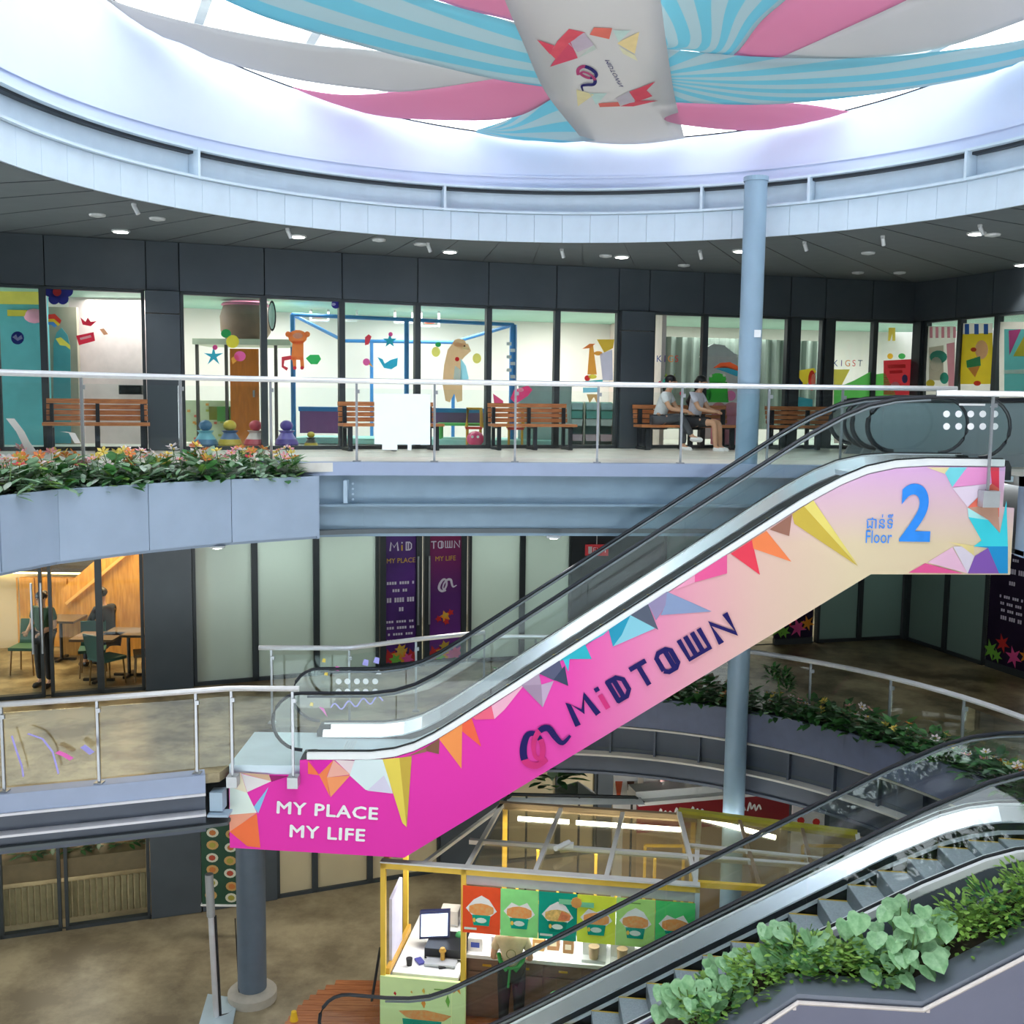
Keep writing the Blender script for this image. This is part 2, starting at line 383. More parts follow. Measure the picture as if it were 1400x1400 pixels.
# ---------------------------------------------------------------- facade walls, one panel per bay
def facade(prefix, stations, z0, ztop, zlint, kinds, panel_top=None):
    """stations: px list along the wall; kinds between successive stations"""
    pass
def bay_pts(px0, px1, py): return wp(px0, py), wp(px1, py)
win_n = [0]
def window(px0, px1, py, z0, z1, glass, label=None, frame=True, sill=.06, mw=.05):
    win_n[0] += 1
    a, b = bay_pts(px0, px1, py); A3 = Vector((a[0], a[1], 0)); B3 = Vector((b[0], b[1], 0))
    mb = MB(); mb.wallq(a, b, z0+sill, z1-.04, .02)
    o = struct('window_%d' % win_n[0], mb, glass); 
    mb = MB(); mb.wallq(a, b, z0, z0+sill, .12); mb.wallq(a, b, z1-.04, z1, .12)
    d = (B3-A3).normalized()*mw
    mb.wallq(a, (A3+d)[:2], z0, z1, .12); mb.wallq((B3-d)[:2], b, z0, z1, .12)
    mb.build('frame', wall_m2, o)
    return o, A3, B3
def wallpanel(parent, px0, px1, py, z0, z1, mat=None, th=.1, gap=.008):
    a, b = bay_pts(px0, px1, py); A3 = Vector((a[0], a[1], 0)); B3 = Vector((b[0], b[1], 0)); d = (B3-A3).normalized()*gap
    mb = MB(); mb.wallq((A3+d)[:2], (B3-d)[:2], z0+gap, z1-gap, th); return mb.build('panel', mat or wall_m, parent)
def wallbacking(name, z0, z1, off, P=None, mat=None):
    P = P or WALL; Q = offset(P, off); mb = MB()
    mb.loft([[(p[0], p[1], z0) for p in Q], [(p[0], p[1], z1) for p in Q]]); return struct(name, mb, mat or wall_m2)
Z2L = 10.05
hdr2 = wallbacking('wall_second_header', Z2L, 10.8, .09)
cuts2 = [-80, 0, 62, 200, 245, 361, 467, 570, 667, 760, 845, 887, 961, 1080, 1128, 1192, 1252, 1311, 1361, 1420, 1500]
for i in range(len(cuts2)-1): wallpanel(hdr2, cuts2[i], cuts2[i+1], 400, Z2L, 10.8)
pil2 = wallbacking('wall_second_pillars', F2, F2+.02, .02)
for p0, p1 in [(200, 248), (844, 889)]:
    wallpanel(pil2, p0, p1, 520, F2, Z2L-.35, th=.3); wallpanel(pil2, p0, p1, 520, Z2L-.35, Z2L, th=.3)
wallpanel(pil2, 1250, 1262, 520, F2, Z2L, wall_m2, th=.26)
for p0, p1 in [(1075, 1087), (1122, 1134), (1253, 1264)]: wallpanel(pil2, p0, p1, 520, F2, Z2L, wall_m2, th=.2)
W2 = {}
for k, (p0, p1) in enumerate([(-75, -3), (-3, 62), (62, 200), (248, 361), (361, 467), (467, 570), (570, 667), (667, 760), (760, 844), (889, 961), (961, 1075), (1087, 1122), (1134, 1192), (1192, 1253), (1264, 1311), (1311, 1361), (1361, 1420), (1420, 1500)]):
    W2[k] = window(p0, p1, 520, F2, Z2L, shop_glass)
# first floor: cafe glazing, pillar, frosted panes, purple doors
hdr1 = wallbacking('wall_first_header', 6.35, 6.70, .09)
cuts1 = [-90, -20, 60, 135, 195, 263, 348, 432, 517, 640, 712, 780, 905, 1000, 1110, 1180, 1240, 1300, 1352, 1420, 1500]
for i in range(len(cuts1)-1): wallpanel(hdr1, cuts1[i], cuts1[i+1], 800, 6.35, 6.70)
pil1 = wallbacking('wall_first_pillars', F1, F1+.02, .02)
wallpanel(pil1, 196, 263, 820, F1, 6.35, th=.3)
wallpanel(pil1, 1233, 1239.5, 820, F1, 6.35, wall_m2, th=.2); wallpanel(pil1, 1239.5, 1246, 820, F1, 6.35, wall_m2, th=.2)
dark_panel = wallpanel(pil1, 780, 905, 780, F1, 6.35, wall_m2, th=.14)
W1 = {}
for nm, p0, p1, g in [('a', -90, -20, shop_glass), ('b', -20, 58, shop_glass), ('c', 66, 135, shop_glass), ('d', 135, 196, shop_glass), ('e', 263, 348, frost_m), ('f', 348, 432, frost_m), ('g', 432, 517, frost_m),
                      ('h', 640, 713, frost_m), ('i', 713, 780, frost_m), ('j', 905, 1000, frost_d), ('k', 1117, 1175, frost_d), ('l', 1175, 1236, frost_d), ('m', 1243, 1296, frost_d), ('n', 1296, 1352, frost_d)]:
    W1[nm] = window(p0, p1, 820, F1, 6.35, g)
# ground floor glazing under the left balcony, and behind the kiosks
hdr0 = wallbacking('wall_ground_header', 2.75, 3.12, .09)
W0 = {}
cream_m = mk('cream_blind', 'cdc5a8', .6, 0, .04, 2, trans=.3)
for nm, p0, p1, g in [('a', -90, -2, shop_glass), ('b', -2, 83, shop_glass), ('c', 88, 205, shop_glass), ('e', 378, 430, cream_m), ('f', 430, 505, cream_m), ('g', 505, 600, cream_m), ('h', 690, 760, cream_m), ('i', 760, 812, cream_m)]:
    W0[nm] = window(p0, p1, 1200, F0, 2.75, g)
pil0 = wallbacking('wall_ground_pillars', F0, F0+.02, .02)
for p0, p1 in [(205, 275), (275, 345), (345, 378), (600, 690), (812, 850), (850, 1000), (1000, 1130), (1130, 1300)]:
    wallpanel(pil0, p0, p1, 1190, F0, 2.75, th=.2)
# rear walls that close the rooms behind the glass
for nm, z0, z1, hx in [('wall_second_back', F2, 10.55, 'ece6e2'), ('wall_first_back', F1, 6.7, 'cfc9b8'), ('wall_ground_back', F0, 3.1, 'b7a98a')]:
    mb = MB(); P = [(-12, 17.6), (-8.4, 19.6), (-5, 21.2), (0, 23), (4, 24.2), (9.6, 25.2), (13.4, 21), (14, 14)]
    mb.loft([[(p[0], p[1], z0) for p in P], [(p[0], p[1], z1) for p in P]]); struct(nm, mb, mk('back_wall_'+nm[5:8], hx, .7, 0, .02, 2))
poly('ceiling_second_shop', resample(offset(WALL, .2), 20), resample([(-13, 18), (-5, 21.4), (0, 23.2), (9.6, 25.4), (14, 14)], 20), 10.16, .04, mk('mint_ceiling', '9fcdbb', .6, 0, .04, 2))
for nm, x, y0, z0, z1, hx in [('wall_cafe_side', -4.9, 16.9, F1, 6.7, '4a443a'), ('wall_shop_side', 2.75, 19.7, F2, 10.5, 'ecd9d2'), ('wall_frosted_side', 3.1, 19.8, F1, 6.7, '8b9188'), ('wall_ground_side', -5.0, 16.9, F0, 3.1, '5b5140')]:
    mb = MB(); mb.wallq((x, y0), (x-.7, y0+4.6), z0, z1, .08); struct(nm, mb, mk(nm, hx, .7))

# the far side of the hall, behind the viewer
mb = MB(); B3 = arc(15.6, 172, 368, 60); mb.loft([[(p[0], p[1], 0) for p in B3], [(p[0], p[1], 10.78) for p in B3]]); struct('wall_back', mb, mk('hall_wall', 'cfd2d4', .7, 0, .04, 1))
mb = MB(); B3 = arc(15.4, 172, 368, 40); C3 = arc(11.5, 172, 368, 40); mb.loft([[(p[0], p[1], 7.3) for p in B3], [(p[0], p[1], 7.3) for p in C3], [(p[0], p[1], 6.9) for p in C3], [(p[0], p[1], 6.9) for p in B3]]); struct('floor_back', mb, pale_floor)
# ---------------------------------------------------------------- edges of the floors
def band(mb, P, z0, z1, off0, off1):    # closed profile swept along plan line P, between offsets (towards the void is negative)
    A, B = offset(P, off0), offset(P, off1)
    mb.loft([[(p[0], p[1], z0) for p in A], [(p[0], p[1], z1) for p in A], [(p[0], p[1], z1) for p in B], [(p[0], p[1], z0) for p in B], [(p[0], p[1], z0) for p in A]])
    for e in (0, -1): mb.face([(A[e][0], A[e][1], z0), (A[e][0], A[e][1], z1), (B[e][0], B[e][1], z1), (B[e][0], B[e][1], z0)])
E2 = [(-3.05, 13.76), (-2.53, 13.98), (-1.99, 14.12), (0, 14.37), (3.04, 14.61), (4.7, 14.63), (6.2, 14.57)]
def beam(label_names, P, ztop, zslab, zf1, zf2, zbot, mats):
    for nm, z0, z1, a, b, mt in [(label_names[0], zslab, ztop, -.02, .2, mats[0]), (label_names[1], zf1, zslab, .12, .22, mats[1]), (label_names[2], zf2, zf1, -.03, .22, mats[1]), (label_names[3], zbot, zf2, .1, .22, mats[1]), (label_names[4], zbot-.04, zbot, .06, .3, mats[1])]:
        mb = MB(); band(mb, P, z0, z1, a, b); struct(nm, mb, mt)
beam(['trim_1', 'trim_2', 'trim_3', 'trim_4', 'trim_5'], E2, 7.605, 7.43, 7.045, 7.015, 6.64, [fascia_m, mk('beam_steel', '7f97a8', .45, .05, .06, 3)])
E1 = resample(smooth_path([Vector((p[0], p[1], 0)) for p in [(-9.5, 10.65), (-7.6, 11.35), (-5.95, 11.93), (-4.96, 12.26), (-3.95, 12.62)]], 6) and [(-9.5, 10.65), (-7.6, 11.35), (-5.95, 11.95), (-4.96, 12.27), (-3.75, 12.68)], 14)
beam(['trim_6', 'trim_7', 'trim_8', 'trim_9', 'trim_10'], E1, 3.805, 3.57, 3.54, 3.54, 3.09, [fascia_m, shaded_fascia_m])
mb = MB(); band(mb, E1, 3.55, 3.58, -.05, .2); struct('trim_11', mb, mk('pale_flange', 'd9d9df', .4))
mb = MB(); band(mb, E1, 3.29, 3.32, -.05, .2); struct('trim_12', mb, mk('pale_flange', 'd9d9df', .4))
# end connection of the left beam beside the escalator
mb = MB(); mb.box((-3.64, 12.84, 3.43), (.16, .2, .24)); mb.box((-3.6, 12.76, 3.28), (.26, .2, .03)); struct('trim_13', mb, steel_m)
P1 = list(reversed(arc(5.5, -20, 101, 48)))
beam(['trim_14', 'trim_15', 'trim_16', 'trim_17', 'trim_18'], P1, 3.56, 3.50, 3.06, 3.055, 2.76, [shaded_fascia_m, shaded_fascia_m])
mb = MB(); band(mb, P1, 3.505, 3.535, -.06, .2); struct('trim_19', mb, mk('cream_flange', 'd8d4cb', .4))
mb = MB(); band(mb, P1, 3.045, 3.075, -.06, .2); struct('trim_20', mb, mk('cream_flange', 'd8d4cb', .4))
for a in range(10, 100, 7):
    q = math.radians(a); mb = MB(); c = Vector((CX+5.58*math.cos(q), CY+5.58*math.sin(q), 0)); mb.bar((c.x, c.y, 3.08), (c.x, c.y, 3.5), .03, .1, up=(math.cos(q), math.sin(q), 0)); struct('trim_%d' % (30+a), mb, shaded_fascia_m)
# bolted splice plate on the second-floor beam
mb = MB(); mb.box((-2.2, 14.0, 7.22), (.05, .16, .3))
for k in range(4): mb.lathe([(.014, -.02), (.014, .02)], (-2.12, 14.06, 7.11+.07*k), 6, 'y')
struct('trim_21', mb, steel_m)
# flooring at the second-floor right corner seen past the escalator end
mb = MB(); mb.hexa([(6.22, 12.72, 6.62), (9, 11.7, 6.62), (9, 12.2, 6.62), (6.22, 13.0, 6.62), (6.22, 12.72, 7.6), (9, 11.7, 7.6), (9, 12.2, 7.6), (6.22, 13.0, 7.6)]); struct('trim_22', mb, plant_m)

# ---------------------------------------------------------------- columns
def column(x, y, z0, z1, r, label, mat, base=True):
    t = thing('column', label, 'column', (x, y, z0)); mb = MB(); mb.lathe([(r, z0), (r, z1)], (x, y, 0), 24); mb.build('shaft', mat, t, True)
    if base: mb = MB(); mb.lathe([(r+.14, z0), (r+.14, z0+.12), (r+.1, z0+.16), (r, z0+.17)], (x, y, 0), 24); mb.build('base', mk('concrete_collar', 'aba69a', .7, 0, .1, 6), t, True)
    return t
colm = mk('column_blue', '8fa9bd', .42, .05, .04, 4)
t = column(3.28, 14.9, 0.0, 11.5, .155, 'tall blue-grey round steel column rising through the upper balcony to the roof ring', colm, False)
mb = MB(); mb.lathe([(.17, 11.46), (.17, 11.52)], (3.28, 14.9, 0), 24); mb.build('cap', colm, t)
mb = MB(); mb.box((3.34, 14.742, 9.4), (.09, .012, .1)); sg = mb.build('notice', white_m, t); sg['label'] = 'small white square notice'
column(-3.58, 14.16, 0.0, 2.68, .2, 'short dark slate column under the lower landing of the pink escalator', mk('column_slate', '5c6a78', .45, .05), True)
# ================================================================ logo and lettering
LOGO = [(.10, -.30, .10), (-.14, -.34, .13), (-.30, -.18, .14), (-.24, .08, .14), (-.06, .30, .12), (.10, .26, .10), (.14, .02, .11), (.02, -.22, .10), (-.08, -.14, .08), (.0, .12, .09), (.2, .3, .12), (.38, .28, .13), (.44, .06, .12), (.52, -.1, .09), (.72, -.02, .05)]
def logo(mb, fn, s=1, i0=0, i1=1):
    P = smooth_path([Vector((p[0], p[1], p[2])) for p in LOGO], 5); n = len(P)
    for a, b, mt in [(0, int(n*.17), i1), (int(n*.17)-1, int(n*.42), i0), (int(n*.42)-1, int(n*.72), i1), (int(n*.72)-1, n, i0)]:
        mb.m = mt; stroke(mb, [(p.x*s, p.y*s) for p in P[a:b+1]], [p.z*s for p in P[a:b+1]], fn)
# block letters drawn as strokes in a unit box (x 0..w, y -.5...5)
def wordmark(mb, fn, s, items, gap=.42, wd=.13, cols=(0, 0, 0)):
    G = {'M': (.95, [[(0, -.5), (.12, .5), (.47, -.1), (.83, .5), (.95, -.5)]]), 'i': (.2, [[(.1, -.5), (.1, .15)], [(.1, .32), (.1, .5)]]),
         'D': (.72, [[(.06, -.5), (.06, .5)], [(.0, .44), (.45, .44), (.66, .24), (.66, -.24), (.45, -.44), (.0, -.44)], [(.32, -.4), (.32, .4)]]),
         'T': (.75, [[(0, .44), (.75, .44)], [(.38, .5), (.38, -.5)]]),
         'O': (.78, [[(.06, -.3), (.06, .3), (.22, .44), (.56, .44), (.72, .3), (.72, -.3), (.56, -.44), (.22, -.44), (.06, -.3)], [(.5, -.42), (.5, .42)]]),
         'W': (1.05, [[(.06, .5), (.06, -.42), (.98, -.42), (.98, .5)], [(.36, .5), (.36, -.4)], [(.67, .5), (.67, -.4)]]),
         'N': (.85, [[(.06, -.5), (.06, .45), (.78, -.45), (.78, .5)]])}
    x = 0; L = []
    for ch in items: L.append((ch, x)); x += G[ch][0]+gap
    tot = x-gap
    for ch, x0 in L:
        for st in G[ch][1]:
            mb.m = cols[1] if ch == 'i' and len(st) == 2 and st[0][1] < 0 else cols[0]
            stroke(mb, [((x0-tot/2+p[0])*s, p[1]*s) for p in st], wd*s*(1.2 if ch in 'MN' else 1), fn)

# ================================================================ escalators
esc_grad = bpy.data.materials.new('printed_vinyl_gradient'); esc_grad.use_nodes = True
nt = esc_grad.node_tree; b_ = nt.nodes['Principled BSDF']; b_.inputs['Roughness'].default_value = .5; b_.inputs['Specular IOR Level'].default_value = .12
tc = nt.nodes.new('ShaderNodeTexCoord'); sp = nt.nodes.new('ShaderNodeSeparateXYZ'); nt.links.new(tc.outputs['Object'], sp.inputs[0])
ma = nt.nodes.new('ShaderNodeMapRange'); ma.inputs['From Min'].default_value = -.2; ma.inputs['From Max'].default_value = 4.2; nt.links.new(sp.outputs['X'], ma.inputs['Value'])
rp = nt.nodes.new('ShaderNodeValToRGB'); nt.links.new(ma.outputs[0], rp.inputs[0])
rp.color_ramp.elements[0].position = 0; rp.color_ramp.elements[0].color = lin('f03cb4')
rp.color_ramp.elements[1].position = 1; rp.color_ramp.elements[1].color = lin('ead6b2')
for p_, h_ in ((.22, 'f152b4'), (.40, 'ee84b8'), (.58, 'ebaab6'), (.75, 'e9c4b4')): e = rp.color_ramp.elements.new(p_); e.color = lin(h_)
mz = nt.nodes.new('ShaderNodeMapRange'); mz.inputs['From Min'].default_value = 6.75; mz.inputs['From Max'].default_value = 7.75; nt.links.new(sp.outputs['Z'], mz.inputs['Value'])
mc = nt.nodes.new('ShaderNodeMix'); mc.data_type = 'RGBA'; mc.inputs['B'].default_value = lin('e6b4e6'); nt.links.new(mz.outputs[0], mc.inputs['Factor']); nt.links.new(rp.outputs[0], mc.inputs['A']); nt.links.new(mc.outputs['Result'], b_.inputs['Base Color'])
deck_white = mk('escalator_deck_white', 'f2f5f6', .3, 0, .02, 8)
deck_metal = mk('escalator_deck_metal', 'f4f6f7', .22, .85, .02, 8)
skirt_m = mk('escalator_skirt', '1d2226', .3, .2, .1, 8)
alu_m = mk('escalator_trim', 'dfe5e8', .3, .5, .02, 9)
tread_m = mk('step_tread', 'a9b4ba', .45, .1, .12, 40, .1)
riser_m = mk('step_riser', '7d878d', .45, .3, .12, 40, .1)
yel_m = mk('safety_yellow', 'd9b53a', .5, 0, .05)
hand_m = mk('handrail_rubber', '20242b', .35, 0, .1, 9)
plate_m = mk('landing_plate', 'c4d8e2', .35, .25, .06, 3)
eglass = mk_glass('escalator_glass', (.95, .985, .98), .012)
def pz(prof, x):
    for a, b in zip(prof, prof[1:]):
        if x <= b[0]: t = (x-a[0])/(b[0]-a[0]); return a[1]+(b[1]-a[1])*t
    return prof[-1][1]
def escalator(name, label, Y0, k, wd, prof, hr, newels, steps, stepz, pane_len=1.25):
    t = thing(name, label, 'escalator', (prof[0][0], Y0-k*prof[0][0]+wd/2, prof[0][1]-.3))
    Q = lambda x, z, dy=0: Vector((x, Y0-k*x+dy, z))
    def sweep(nm, mt, d0, d1, z0, z1, p=prof, xr=None):
        pp = [q for q in p if not xr or xr[0] <= q[0] <= xr[1]]; mb = MB()
        mb.loft([[Q(x, z+z0, d0), Q(x, z+z1, d0), Q(x, z+z1, d1), Q(x, z+z0, d1)] for x, z in pp], True)
        for x, z in (pp[0], pp[-1]): mb.face([Q(x, z+z0, d0), Q(x, z+z1, d0), Q(x, z+z1, d1), Q(x, z+z0, d1)])
        return mb.build(nm, mt, t)
    def slope(nm, mt, d0, d1, z0, z1):
        mb = MB(); mb.loft([[Q(x, z+z0, d0), Q(x, z+z1, d1), Q(x, z+z1-.02, d1), Q(x, z+z0-.05, d0)] for x, z in prof], True)
        for x, z in (prof[0], prof[-1]): mb.face([Q(x, z+z0, d0), Q(x, z+z1, d1), Q(x, z+z1-.02, d1), Q(x, z+z0-.05, d0)])
        return mb.build(nm, mt, t)
    xr = (prof[0][0]+.9, prof[-1][0]-.5)
    for side, s in ((0, 1), (wd, -1)):
        sweep('deck', deck_white, side-.03*s, side+.1*s, -.06, .035)
        slope('inner_deck', deck_metal, side+.09*s, side+.215*s, .03, -.115)
        sweep('skirt', skirt_m, side+.12*s, side+.2*s, -.5, -.12)
        sweep('skirt_trim', alu_m, side+.2*s, side+.225*s, -.265, -.225, xr=xr)
        sweep('deck_seal', black_m, side+.02*s, side+.06*s, .03, .05)
        for e, (x, z) in ((0, prof[0]), (1, prof[-1])):
            sg = -1 if e == 0 else 1
            mb = MB(); mb.prism([Q(x-.1*sg, z+.03, side-.02*s), Q(x+.05*sg, z+.02, side-.02*s), Q(x+.09*sg, z-.06, side-.02*s), Q(x+.09*sg, z-.22, side-.02*s), Q(x-.1*sg, z-.22, side-.02*s)], (0, .17*s, 0)); mb.build('newel_base', skirt_m, t)
        # glass panes and handrail loop
        r = (hr-.05)/2; xl, xr2 = newels
        top = [(x, z+hr) for x, z in prof if xl < x < xr2]
        L = [(xl+(-math.sin(a))*r*1.0, pz(prof, xl)+.05+r-math.cos(a)*r) for a in [math.pi*i/12 for i in range(13)]]
        Rr = [(xr2+math.sin(a)*r, pz(prof, xr2)+.05+r+math.cos(a)*r) for a in [math.pi*i/12 for i in range(13)]]
        mb = MB(); yo = side+.04*s
        loop = L+top+Rr; mb.tube([Q(x, z, yo) for x, z in loop], .023, 8); mb.build('handrail', hand_m, t, True)
        mb = MB(); mb.tube([Q(x, z-.045, yo) for x, z in top], .014, 6); mb.build('handrail_guide', mk('guide_grey', '7c858a', .4, .3), t, True)
        xs = [xl]; n = max(1, round((xr2-xl)/pane_len))
        cuts = [xl+(xr2-xl)*i/n for i in range(n+1)]
        for i in range(n):
            a, b = cuts[i]+.006, cuts[i+1]-.006
            xx = [a]+[p[0] for p in prof if a+.01 < p[0] < b-.01]+[b]
            lo = [(x, pz(prof, x)+.03) for x in xx]; hi = [(x, pz(prof, x)+hr-.03) for x in reversed(xx)]
            P = lo+hi
            if i == 0: P = lo+hi+[(x, z) for x, z in reversed(L[1:-1])]
            if i == n-1: P = lo+[(x, z) for x, z in reversed(Rr[1:-1])]+hi
            mb = MB(); mb.prism([Q(x, z, yo-.006) for x, z in P], (0, .012, 0)); mb.build('glass_pane', eglass, t)
    # steps
    run = steps[1]; x = stepz[0]; y0, y1 = .235, wd-.235
    while x < stepz[1]:
        z = pz(prof, x+run*.5)-.31; zp = pz(prof, x-run*.5)-.31
        mb = MB(); mb.m = 0
        mb.hexa([Q(x, z-.06, y0), Q(x+run+.02, z-.06, y0), Q(x+run+.02, z-.06, y1), Q(x, z-.06, y1), Q(x, z, y0), Q(x+run+.02, z, y0), Q(x+run+.02, z, y1), Q(x, z, y1)])
        mb.m = 1; mb.hexa([Q(x, zp-.05, y0), Q(x+.05, zp-.05, y0), Q(x+.05, zp-.05, y1), Q(x, zp-.05, y1), Q(x-.005, z-.01, y0), Q(x+.05, z-.01, y0), Q(x+.05, z-.01, y1), Q(x-.005, z-.01, y1)])
        mb.m = 2
        for a, b in ((y0, y0+.018), (y1-.018, y1)):
            mb.hexa([Q(x, z, a), Q(x+run, z, a), Q(x+run, z, b), Q(x, z, b), Q(x, z+.004, a), Q(x+run, z+.004, a), Q(x+run, z+.004, b), Q(x, z+.004, b)])
        mb.build('step', [tread_m, riser_m, yel_m], t)
        x += run
    return t, Q, sweep
PROF_U = [(-2.55, 3.96), (-1.75, 3.97), (-1.45, 4.01), (-1.2, 4.09), (-.95, 4.22), (-.7, 4.38), (1.29, 5.72), (3.55, 7.24), (3.8, 7.39), (4.05, 7.53), (4.35, 7.66), (4.7, 7.74), (5.1, 7.77), (6.02, 7.77)]
esc, QU, sweepU = escalator('escalator', 'escalator with pink printed side panel reading MY PLACE MY LIFE, rising to the upper balcony', 13.0, 0, 1.3, PROF_U, .79, (-2.62, 5.72), (.21, .3125), (-1.3, 4.4))
mb = MB(); pan = [(-3.54, 3.70), (-3.54, 2.74), (-1.32, 2.635), (4.45, 6.365), (6.17, 6.38), (6.17, 7.21), (6.03, 7.22), (6.03, 7.72)]+[(x, z-.05) for x, z in reversed(PROF_U) if x <= 6.02]+[(-2.64, 3.9), (-2.64, 3.70)]
mb.prism([QU(x, z, -.03) for x, z in pan], (0, .05, 0)); side = mb.build('side_panel', esc_grad, esc)
mb = MB(); mb.prism([QU(x, z, 1.33) for x, z in pan], (0, .05, 0)); mb.build('far_side_panel', fascia_m, esc)
mb = MB(); bt = [(-3.54, 2.76), (-1.32, 2.655), (4.45, 6.385), (6.14, 6.40)]
mb.loft([[QU(x, z, 0), QU(x, z, 1.33)] for x, z in bt]); mb.build('underside', mk('escalator_underside', '6d6f74', .6), esc)
mb = MB(); mb.face([QU(-3.54, 3.67, 0), QU(-3.54, 3.67, 1.33), QU(-3.54, 2.76, 1.33), QU(-3.54, 2.76, 0)]); mb.build('end_plate', fascia_m, esc)
mb = MB(); mb.hexa([QU(-3.54, 3.68, .0), QU(-.8, 3.68, .0), QU(-.8, 3.68, 1.33), QU(-3.54, 3.68, 1.33), QU(-3.54, 3.82, .0), QU(-.8, 3.82, .0), QU(-.8, 3.82, 1.33), QU(-3.54, 3.82, 1.33)])
mb.build('landing_plate', plate_m, esc)
mb = MB()
for i in range(5): mb.hexa([QU(-2.2+.03*i, 3.822, .3), QU(-2.19+.03*i, 3.822, .3), QU(-2.19+.03*i, 3.822, 1.0), QU(-2.2+.03*i, 3.822, 1.0), QU(-2.2+.03*i, 3.828, .3), QU(-2.19+.03*i, 3.828, .3), QU(-2.19+.03*i, 3.828, 1.0), QU(-2.2+.03*i, 3.828, 1.0)])
mb.build('comb', alu_m, esc)
mb = MB(); mb.hexa([QU(4.3, 7.52, .1), QU(6.2, 7.52, .1), QU(6.2, 7.52, 1.2), QU(4.3, 7.52, 1.2), QU(4.3, 7.59, .1), QU(6.2, 7.59, .1), QU(6.2, 7.59, 1.2), QU(4.3, 7.59, 1.2)]); mb.build('landing_plate', plate_m, esc)
